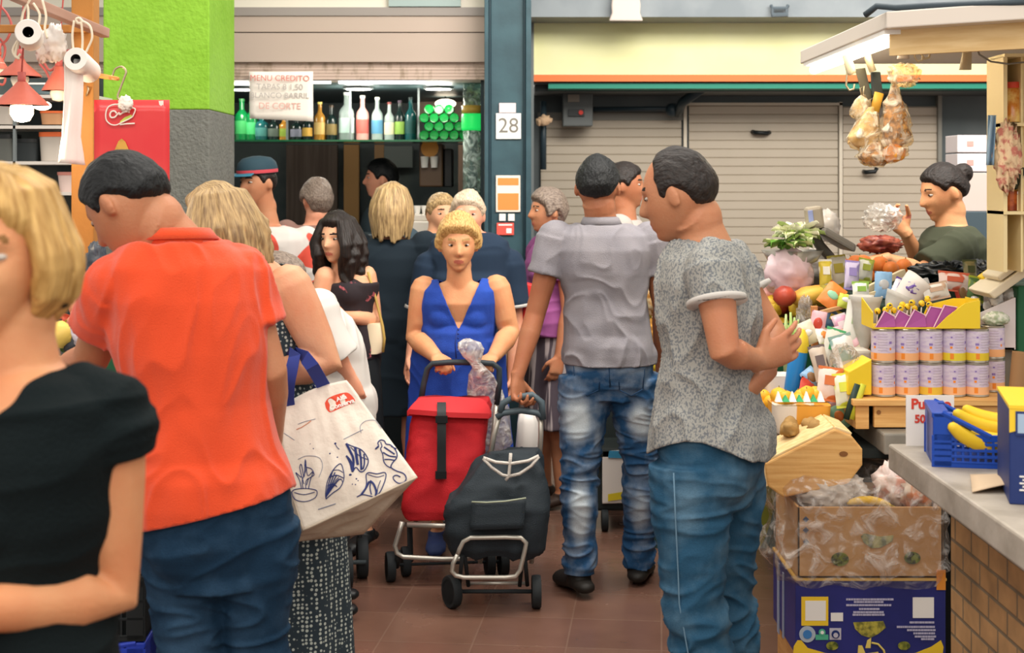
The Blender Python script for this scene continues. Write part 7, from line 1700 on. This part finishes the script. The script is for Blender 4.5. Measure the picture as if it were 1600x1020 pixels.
mb = MB(); mb.prism([W(1362, 112, 4.62), W(1376, 112, 4.62), W(1380, 148, 4.62), W(1364, 150, 4.62)], (0, .02, 0)); tag(mb.build('grater', mat('dark_tool', '#3a4040', rough=.4), bevel=.003, org=W(1370, 112, 4.62)), 'dark flat kitchen tool hanging beside the blade', 'tool')
mb = MB(); mb.tube([W(1352, 70, 4.6), W(1356, 90, 4.6), W(1364, 112, 4.6)], .012, n=8); mb.tube([W(1322, 85, 4.6), W(1330, 112, 4.6), W(1332, 116, 4.6)], [.014, .016, .012], n=8); tag(mb.build('paper_tag', mat('tag_cream', '#ecdcb4', rough=.6), smooth=True, org=W(1345, 70, 4.6)), 'cream paper tags hanging under the bright tube lamp', 'tag')
NUT = mat('nuts_tan', '#c4904c', rough=.5, col2='#7c5630', nscale=70, bump=.5, bscale=80)
def sack(name, label, keys, d, m, seed, film=True, cat='bag'):
    t = thing(name, label, cat, W(keys[0][0], keys[0][1], d)); mb = MB(); rs = []
    for i in range(len(keys) - 1):
        for j in range(5):
            k = [p * (1 - j / 5) + q * j / 5 for p, q in zip(keys[i], keys[i + 1])]; rs.append(rrect(W(k[0], k[1], d), k[2] / F * d, k[2] / F * d * .75, ex=2.2, n=28, wv=.05, ph=k[1] * .1))
    mb.rings(rs); o = mb.build('content', m, t, smooth=True); soften(o, .006, (22, 22, 12), seed, 1.4)
    if film:
        mb = MB(); mb.rings([[p + (p - sum(r, V((0, 0, 0))) / len(r)) * .22 for p in r] for r in rs], cap=False); o = mb.build('film', film_mat('sack_film', '#fff2d8', .38, .2), t, smooth=True); soften(o, .012, (24, 24, 14), seed + 3, 1.4)
    mb = MB(); k = keys[0]; mb.tube([W(k[0], k[1] + 2, d), W(k[0] - 3, k[1] - 12, d), W(k[0] + 3, k[1] - 16, d), W(k[0] + 1, k[1] + 1, d)], .003, n=6); mb.build('tie', HM, t, smooth=True)
    return t
sack('food_bag', 'tall clear bag of tan nuts hanging under the canopy', [(1398, 132, 3), (1396, 142, 6), (1397, 160, 12), (1400, 185, 17), (1402, 210, 20), (1400, 225, 17), (1398, 229, 8)], 4.55, NUT, 3)
sack('food_bag', 'whitish bag hanging left of the bag of nuts', [(1362, 168, 4), (1358, 180, 10), (1352, 200, 18), (1348, 215, 22), (1352, 228, 18), (1360, 236, 8)], 4.6, mat('bag_cream', '#e2cfa4', rough=.4, col2='#c4a468', nscale=30), 7)
sack('food_bag', 'small knotted white bag at the left of the hanging food bags', [(1347, 150, 2), (1345, 158, 9), (1343, 170, 12), (1344, 182, 10), (1350, 190, 5)], 4.62, mat('bag_white2', '#ead9b8', rough=.35, col2='#b8a880', nscale=40), 9)
sack('food_bag', 'brown lumpy bag at the bottom of the hanging cluster', [(1368, 222, 5), (1366, 232, 16), (1366, 245, 22), (1368, 255, 16), (1372, 259, 6)], 4.58, NUT, 11)
sack('food_bag', 'small bag of orange sweets lowest in the hanging cluster', [(1398, 226, 8), (1398, 232, 15), (1397, 243, 16), (1396, 251, 13), (1394, 254, 6)], 4.54, mat('sweets_orange', '#e09a30', rough=.4, col2='#c87820', nscale=30), 13)
crumple('plastic_bag', 'empty translucent bag tied above the bag of nuts', W(1412, 118, 4.5), (.045, .03, .035), film_mat('sack_film', '#fff2d8', .38, .2), seed=71, amp=.45)
# shelf unit at the right edge
CR = mat('shelf_cream', '#e4cf9c', rough=.6)
t = thing('shelf_unit', 'cream wooden shelf unit with jars at the right edge', 'shelf', (1.5, 4.5, Z(430, 4.4)))
sd = 4.4; xl_ = X(1568, sd)
mb = MB(); mb.span((xl_, sd + .14, Z(425, sd)), (2.4, sd + .155, Z(88, sd))); mb.build('back_board', CR, t)
mb = MB(); mb.span((xl_, sd, Z(425, sd)), (xl_ + .012, sd + .14, Z(88, sd))); mb.build('side_board', CR, t)
mb = MB(); mb.span((X(1597, sd), sd + .01, Z(425, sd)), (X(1600, sd), sd + .14, Z(88, sd))); mb.build('divider', CR, t)
for py in (84, 192, 330): mb = MB(); mb.span((xl_, sd - .01, Z(py + 5, sd)), (2.4, sd + .15, Z(py, sd))); mb.build('shelf_board', CR, t)
def jar(px, pyb, h, r, body, lid, label):
    c = W(px, pyb, sd + .05); t = thing('jar', label, 'jar', c); mb = MB(); mb.lathe([(0, 0), (r, 0), (r, h * .8), (r * .8, h * .86), (0, h * .86)], c=c, n=20); mb.build('glass_body', body, t, smooth=40)
    mb = MB(); mb.lathe([(0, h * .85), (r * .9, h * .85), (r * .9, h), (0, h)], c=c, n=20); mb.build('lid', lid, t, smooth=40)
jar(1582, 191, .125, .030, mat('jar_amber', '#c87c30', rough=.15, col2='#e8c878', nscale=26), mat('lid_red', '#d04830'), 'jar of amber preserve with a red lid on the top shelf of the unit')
jar(1579, 329, .075, .022, mat('jar_red', '#b85c28', rough=.2, col2='#7a3018', nscale=30), mat('lid_yellow', '#dcae3c'), 'small red-brown jar with a yellow lid on the middle shelf')
jar(1590, 329, .06, .018, mat('jar_pale', '#e0c898', rough=.3), WHITE, 'small pale jar with a white lid on the middle shelf')
crumple('dried_flowers', 'string of pink and cream dried garlic flowers hanging on the shelf unit', W(1574, 245, sd - .02), (.036, .03, .09), mat('dried_pink', '#e8c8a0', rough=.7, col2='#c87868', nscale=40, mixlo=.48, mixhi=.6), 'dried plant', 73, .5, sc=4)
crumple('dried_leaves', 'dark green dried leaves behind the hanging dried flowers', W(1583, 262, sd + .03), (.026, .02, .06), mat('dried_dark', '#3c3c28', rough=.7), 'dried plant', 75, .5, sc=4)
mb = MB(); mb.grid(lambda u, v: W(1544 + 12 * u - 3 * v, 180 + 78 * v, sd - .02 + .012 * math.sin(u * 9 + v * 3)), 12, 10); tag(mb.build('cloth', mat('cloth_blue', '#8aa4b8', rough=.8), smooth=True, fix=False, solid=.002, org=W(1550, 180, sd)), 'narrow blue cloth hanging on the left side of the shelf unit', 'cloth')
for i, (a, b_, c_, e) in enumerate(((1496, 211, 1542, 238), (1496, 240, 1542, 268), (1493, 270, 1543, 330))):
    w_, h_ = (c_ - a) / F * 7.2, (e - b_) / F * 7.2; c0 = W((a + c_) / 2, (b_ + e) / 2, 7.2); t = thing('storage_box', ('topmost white box stacked behind the stall keeper', 'middle white box stacked behind the stall keeper', 'lowest pale box of the stack behind the stall keeper')[i], 'box', c0 - UP * h_ / 2, 'boxes behind the stall keeper'); mb = MB(); mb.box(c0 + V((0, .1, 0)), (w_, .2, h_)); mb.build('carton', mat('store_box%d' % (i == 2), ('#cfc4c4', '#b9a9a2')[i == 2], rough=.6), t, bevel=.003)
    if i < 2: mb = MB(); mb.box(c0 + V((-.01, -.001, 0)), (w_ * .22, .003, h_ * .3)); mb.build('print', mat('box_print_red', '#cc8c84'), t)
mb = MB(); mb.span((X(1488, 7.2), 7.15, 0), (X(1600, 7.2), 7.5, Z(330, 7.2))); tag(mb.build('cabinet', mat('cab_dark', '#3a4850', rough=.6), bevel=.005, org=(2.4, 7.3, 0)), 'dark cabinet carrying the white boxes behind the stall keeper', 'cabinet')
# ------------------------------------------------------------------ left hand stall
PW = mat('post_wood', '#b67c3a', rough=.6, col2='#a66e30', nscale=6, stretch=(1, 1, .12), bump=.1)
d = 4.7
mb = MB(); mb.span((X(111, d), d, 0), (X(146, d), d + .07, 2.45)); tag(mb.build('wooden_post', PW, bevel=.004, org=(X(128, d), d, 0)), 'amber wooden post between the paper towel roll and the green column', 'post')
mb = MB(); mb.tube([W(-40, -35, 3.9), W(35, -2, 4.2), W(165, 52, 4.68)], .022, n=4); tag(mb.build('wooden_beam', mat('beam_pink', '#b89484', rough=.7, col2='#a8806c', nscale=9, stretch=(1, .2, 1)), bevel=.003, org=W(165, 52, 4.68)), 'pinkish wooden beam sloping down to the amber post', 'beam')
mb = MB(); mb.span((X(-60, d), d - .03, Z(52, d)), (X(140, d), d, Z(40, d))); tag(mb.build('wooden_batten', PW, bevel=.003, org=W(40, 46, d)), 'thin amber batten crossing behind the paper rolls', 'batten')
PAP = mat('tissue_white', '#ece6de', rough=.85)
def roll(c, ax, r, L, label, hang=None):
    c, ax = V(c), V(ax).normalized(); t = thing('paper_towel_roll', label, 'paper roll', c)
    u = ax.orthogonal().normalized(); w = ax.cross(u); mb = MB(); n = 32
    def ring(rr, s_): return [c + ax * s_ + (u * math.cos(a) + w * math.sin(a)) * rr for a in [2 * math.pi * j / n for j in range(n)]]
    mb.rings([ring(r * .42, 0), ring(r * .95, -.001), ring(r, .003), ring(r, L - .003), ring(r * .95, L), ring(r * .42, L), ring(r * .42, 0)], cap=False); mb.build('paper', PAP, t, smooth=40)
    mb = MB(); mb.rings([ring(r * .42, .001), ring(r * .40, .001), ring(r * .40, L), ring(r * .42, L)], cap=False); mb.build('core', mat('core_dark', '#2c2824', rough=.8), t, smooth=40)
    mb = MB(); mb.rings([ring(r * .40, L * .5), ring(.001, L * .5)], cap=False); mb.build('core_inside', mat('core_dark', '#2c2824'), t)
    if hang: hang(t)
    return t
def strip(t):
    mb = MB(); mb.grid(lambda u, v: W(100 + 30 * u - 4 * v + (9 * max(0, v - .75) / .25) * (u - .3) * 1.4 + 1.5 * math.sin(v * 5), 92 + 162 * v + (4 * u if v > .9 else 0), 4.30 + .03 * u + .006 * math.sin(u * 8 + v * 2)), 10, 20); mb.build('loose_sheet', PAP, t, smooth=True, fix=False, solid=.0015)
roll(W(118, 92, 4.28), (-.03, 1, -.17), .036, .16, 'white paper towel roll with a long loose sheet hanging down', strip)
roll(W(44, 50, 4.15), (-.30, 1, .0), .038, .2, 'white paper towel roll hanging above the red lamps')
CORD = mat('cord_cream', '#e6d8c0', rough=.8)
mb = MB()
for pts in ([(116, 32), (113, 55), (115, 82)], [(127, 34), (129, 60), (128, 84)], [(126, 32), (140, 40), (144, 58), (138, 74), (133, 84)], [(124, 28), (119, 30), (122, 36), (129, 34), (124, 28)]): mb.tube([W(a, b_, 4.30) for a, b_ in spl(pts, 4)], .004, n=6)
tag(mb.build('cord', CORD, smooth=True, org=W(122, 32, 4.3)), 'cream cord holding the paper towel roll with the long sheet', 'cord')
mb = MB()
for pts in ([(50, -5), (36, 20), (30, 60), (24, 85), (30, 92)], [(52, 5), (62, 22), (60, 40)], [(66, 0), (72, 25), (70, 45), (74, 60)], [(40, 0), (44, 15), (44, 32)], [(30, 60), (20, 78), (26, 90), (32, 84)]): mb.tube([W(a, b_, 4.2) for a, b_ in spl(pts, 4)], .004, n=6)
tag(mb.build('cord', CORD, smooth=True, org=W(48, 0, 4.2)), 'tangle of cream cords round the roll above the red lamps', 'cord')
RC = mat('cable_red', '#c0605a', rough=.5)
mb = MB()
for pts in ([(-5, 5), (10, 20), (18, 40), (12, 60), (2, 70), (-5, 80)], [(0, 60), (8, 75), (4, 95), (-5, 100)], [(68, 96), (78, 110), (90, 100), (98, 84), (110, 78)], [(80, 130), (72, 112), (62, 100)], [(0, 116), (8, 122), (5, 132), (-4, 130)]): mb.tube([W(a, b_, 4.75) for a, b_ in spl(pts, 4)], .0045, n=6)
tag(mb.build('cable', RC, smooth=True, org=W(10, 20, 4.75)), 'loops of reddish cable behind the lamps of the left stall', 'cable')
crumple('plastic_bag', 'white plastic bag hanging behind the cords of the left stall', W(86, 68, 4.5), (.035, .03, .055), mat('white_film2', '#e6ded6', rough=.4), seed=81, amp=.35)
crumple('plastic_bag', 'small white plastic bag hanging nearer the left roll', W(66, 74, 4.5), (.02, .02, .045), mat('white_film2', '#e6ded6'), seed=82, amp=.35)
SHD = mat('shade_salmon', '#cf6f5c', rough=.5, col2='#c56452', nscale=8)
def lamp(px, apex, base, hw, d, label, on=0., bulb=None):
    c = W(px, apex, d); t = thing('pendant_lamp', label, 'lamp', c); r = hw / F * d; z0, z1 = Z(base, d), Z(apex, d); mb = MB()
    mb.lathe([(r, z0), (r * .97, z0 + .006), (r * .30, z1 - .012), (.014, z1), (.010, z1), (r * .26, z1 - .016), (r * .94, z0 + .006), (r * .98, z0)], c=(c.x, d, 0), n=36); mb.build('lamp_shade', SHD, t, smooth=40)
    mb = MB(); mb.tube([(c.x, d, z1 - .01), (c.x, d, z1 + .03)], .012, n=12); mb.tube([(c.x, d, z1 + .03), (c.x + .01, d + .02, 2.25), (c.x, d, 2.45)], .003, n=6); mb.build('cord', RC, t, smooth=True)
    if on:
        mb = MB(); bz = z0 - .006; mb.lathe([(0, bz - .045), (.022, bz - .04), (.034, bz - .02), (.034, bz), (.02, bz + .03), (.012, bz + .045), (0, bz + .045)], c=(c.x, d, 0), n=20); mb.build('bulb', mat('bulb_on', '#fff4dc', emit='#ffe2b0', estr=22), t, smooth=True)
        l = bpy.data.lights.new('bulb', 'POINT'); l.energy = on; l.color = (1, .8, .55); l.shadow_soft_size = .03; lo = bpy.data.objects.new('bulb_light', l); COL.objects.link(lo); lo.location = (c.x, d, bz - .07)
    elif bulb:
        mb = MB(); bz = z0; mb.lathe([(0, bz - .035), (.02, bz - .03), (.028, bz - .01), (.024, bz + .02), (0, bz + .03)], c=(c.x, d, 0), n=20); mb.build('bulb', mat('bulb_off', '#e2dacc', rough=.4), t, smooth=True)
lamp(31, 92, 120, 33, 4.45, 'upper salmon lamp shade under the left paper roll', bulb=True)
lamp(34, 128, 165, 42, 4.3, 'lit salmon lamp with a glowing bulb at the left edge', on=5)
lamp(92, 104, 142, 26, 4.6, 'salmon lamp half hidden behind the long paper sheet', bulb=True)
lamp(-4, 82, 108, 16, 4.6, 'salmon lamp cut by the left edge of the picture', bulb=True)
mb = MB(); mb.ball(W(66, 165, 4.35), (.028, .02, .014)); t = tag(mb.build('side_glow', mat('bulb_on', '#fff4dc'), smooth=True, org=W(66, 165, 4.35)), 'flat white glow of a lamp opening just right of the big lit lamp', 'lamp')  # glowing ball stands in for the white glow at a lamp's side opening
mb = MB(); mb.tube([W(140, 116, 4.72), W(160, 119, 4.5), W(184, 123, 4.24)], [.008, .008, .006], n=8)
tag(mb.build('wooden_peg', mat('plastic_orange', '#e49a50', rough=.4), smooth=True, org=W(150, 118, 4.65)), 'small orange peg sticking out of the amber post', 'peg')
mb = MB(); mb.tube([W(135, 150, 4.69), W(138, 140, 4.68), W(136, 133, 4.71)], .003, n=6); tag(mb.build('hook', HM, smooth=True, org=W(136, 140, 4.6)), 'tiny brass hook screwed into the amber post', 'hook')
# red poster
d = 4.25
t = thing('poster', 'red food poster hanging in front of the grey and lime column', 'poster', W(206, 240, d))
mb = MB(); mb.grid(lambda u, v: W(147 + 118 * u, 156 + 190 * v, d + .03 * u + .006 * math.sin(u * 4)), 10, 10); mb.build('sheet', mat('poster_red', '#da2e33', rough=.35, col2='#e0433f', nscale=3, coat=.3), t, smooth=True, fix=False, solid=.002)
PWH = mat('poster_white', '#f2e4d8', rough=.5)
def pz(x, y): return W(140 + x / 10.2, 140 + y / 10.2, d - .004 + .03 * (x / 10.2 - 7) / 118)
mb = MB(); mb.tube([pz(a, b_) for a, b_ in spl([(520, 260), (420, 235), (310, 270), (262, 360), (265, 480), (330, 550), (420, 565), (520, 520), (660, 450), (700, 400), (725, 310), (640, 290), (600, 310)], 5)], .0022, n=6); mb.tube([pz(480, 560), pz(600, 545), pz(720, 540)], .0026, n=6); mb.build('emblem_outline', PWH, t, smooth=True)
mb = MB(); mb.tube([pz(a, b_) for a, b_ in spl([(430, 380), (400, 345), (350, 350), (325, 400), (345, 445), (400, 440), (430, 410), (470, 370), (480, 400), (520, 375), (560, 360), (600, 350), (640, 365)], 5)], .0028, n=6); mb.build('emblem_script', PWH, t, smooth=True)
mb = MB(); mb.prism([pz(a, b_) for a, b_ in ((480, 510), (560, 440), (660, 400), (680, 430), (600, 480), (500, 530))], (0, .001, 0)); mb.build('emblem_leaf', mat('leaf_lime', '#c8d860'), t)
mb = MB(); mb.prism([pz(a, b_) for a, b_ in ((370, 1100), (400, 960), (460, 820), (510, 780), (570, 830), (620, 950), (650, 1100))], (0, .001, 0)); mb.build('cone_picture', mat('picture_gold', '#d4a043', rough=.4, col2='#b88030', nscale=30), t)
mb = MB(); mb.prism([pz(a, b_) for a, b_ in ((1100, 180), (1220, 170), (1225, 290), (1190, 300), (1170, 240), (1140, 260), (1110, 240))], (0, .001, 0)); mb.build('corner_mark', PWH, t)
crumple('clip', 'crumpled white tie at the top of the red poster', W(196, 162, d - .01), (.02, .012, .022), PWH, 'clip', 85, .4)
mb = MB(); mb.tube([W(a, b_, d) for a, b_ in spl([(176, 118), (180, 108), (190, 104), (197, 111), (194, 122), (188, 138), (184, 152), (192, 160)], 4)], .0032, n=6); tag(mb.build('hook', HM, smooth=True, org=W(188, 105, d)), 'steel hook holding the red poster', 'hook')
# back shelving of the stall
d = 6.3
t = thing('shelf_rack', 'dark rack with white shelves at the back of the left stall', 'shelf', (X(70, d), d + .2, 0))
mb = MB(); mb.span((X(-260, d), d + .35, 0), (X(146, d), d + .38, Z(112, d))); mb.build('back_board', mat('rack_dark', '#2c3638', rough=.6, col2='#4a5250', nscale=5), t)
for py in (148, 196, 252, 300): mb = MB(); mb.span((X(-260, d), d, Z(py + 5, d)), (X(146, d), d + .35, Z(py, d))); mb.build('shelf_board', mat('rack_white', '#c9c2ba', rough=.5), t)
for px in (-100, 20, 144): mb = MB(); mb.span((X(px, d), d, 0), (X(px + 4, d), d + .02, Z(112, d))); mb.build('upright', GREY, t)
TUB = mat('tub_pale', '#b9b0a6', rough=.5); OR = mat('lid_orange', '#e06a34', rough=.5)
k = 0
for (px, py, w_, h_, m1, m2, lb) in ((86, 252, .12, .13, TUB, OR, 'pale tub with an orange lid on the rack, right of the lit lamp'), (86, 195, .11, .06, mat('tub_tan', '#b98a64'), OR, 'low tan tub with an orange lid one shelf above'), (10, 195, .10, .10, TUB, WHITE, 'pale tub with a white lid on the upper shelf of the rack'), (44, 252, .12, .10, mat('tub_black', '#22282a'), BLACK, 'black tub on the rack behind the glowing bulb'), (8, 252, .12, .12, mat('tub_grey', '#5a5c58'), BLACK, 'grey tub on the rack at the left edge'), (118, 300, .14, .09, mat('tub_rose', '#d8c0b8'), mat('lid_pink', '#c88478'), 'rose coloured tub on the lowest shelf beside the post'), (60, 148, .16, .05, mat('tub_blue', '#5a6c70'), WHITE, 'flat grey-blue tub on the top shelf of the rack')):
    c = W(px, py, d + .1); t = thing('storage_tub', lb, 'tub', c, 'tubs on the rack'); mb = MB(); mb.rings([rrect(c + UP * z_, w_ / 2 * s_, .06 * s_, ex=4, n=32) for z_, s_ in ((0, .9), (h_ * .85, 1))]); mb.build('tub', m1, t, smooth=40)
    mb = MB(); mb.rings([rrect(c + UP * z_, w_ / 2 * 1.04, .063, ex=4, n=32) for z_ in (h_ * .84, h_)]); mb.build('lid', m2, t, smooth=40)
# counter and produce
mb = MB(); mb.span((-3.2, 3.95, 0), (-1.06, 5.4, .86)); struct(mb.build('stall_base_left', mat('base_dark', '#1c2322')))
mb = MB(); mb.span((-3.2, 3.9, .86), (-1.05, 5.4, .89)); tag(mb.build('stall_counter', mat('counter_steel', '#a8a8a0', metal=.4, rough=.4), org=(-1.8, 4.5, .86)), 'steel counter of the left stall under the produce', 'counter')
VG = [mat('veg_red', '#c04a34', rough=.5), mat('veg_green', '#5c7c34', rough=.5), mat('veg_yellow', '#e2c060', rough=.5), mat('veg_salmon', '#e09a7c', rough=.5), mat('veg_cream', '#e8d8b8', rough=.5), mat('veg_dark', '#33363c', rough=.5)]
nm = ('red', 'green', 'yellow', 'salmon', 'cream', 'dark')
pile('vegetable', ['%s vegetable heaped on the left stall behind the blonde woman' % q for q in nm], 'vegetable', 'vegetables on the left stall', V((X(118, 4.5), 4.5, .92)), (.55, .7, .34), 90, .038, lambda i: VG[i % 6], 31, .25, parts=stem, hump=.7)
crumple('plastic_bag', 'pale mauve bag on top of the left vegetable heap', W(142, 520, 4.1), (.05, .05, .045), mat('mauve_film', '#d0c4cc', rough=.4), seed=91)
crumple('plastic_bag', 'dark bottle-shaped bag by the chin of the man in orange', W(150, 410, 4.5), (.03, .03, .06), mat('dark_film', '#3c4450', rough=.4), seed=92)
# stacked crates behind the legs of the man in orange
def stackcrate(x, y, z, w, dd, h, m, label, rz=0):
    t = thing('plastic_crate', label, 'crate', (x, y, z), 'crates in front of the left stall')
    crate(Matrix.Translation((x, y, z)) @ Matrix.Rotation(rz, 4, 'Z'), w, dd, h, m, t, low=.9, bars=9, rows=3)
BK = mat('crate_black', '#161c1e', rough=.5); BLU = mat('crate_royal', '#2440b8', rough=.4)
for i in range(5): stackcrate(-1.16, 3.62, .001 + i * .165, .50, .3, .16, (BK, BK, BLU, BK, BK)[i], ('lowest black crate of the stack behind the blonde woman', 'black crate second from the floor behind the blonde woman', 'blue crate in the middle of the black crate stack', 'black crate just above the blue crate of the stack', 'topmost black crate of the stack behind the blonde woman')[i], .06)
stackcrate(X(252, 3.95), 3.78, .001, .12, .2, .26, BLU, 'small blue crate on the floor left of the jeans of the man in orange')
stackcrate(X(252, 3.95), 3.78, .263, .12, .2, .22, BLU, 'upper small blue crate left of the jeans of the man in orange')
mb = MB(); mb.span((W(186, 562, 3.98).x - .06, 3.95, .89), (W(186, 562, 3.98).x + .06, 4.08, 1.19)); tag(mb.build('green_crate', GRN, bevel=.006, org=W(186, 600, 3.9)), 'green box glimpsed under the raised sleeve of the man in orange', 'crate')
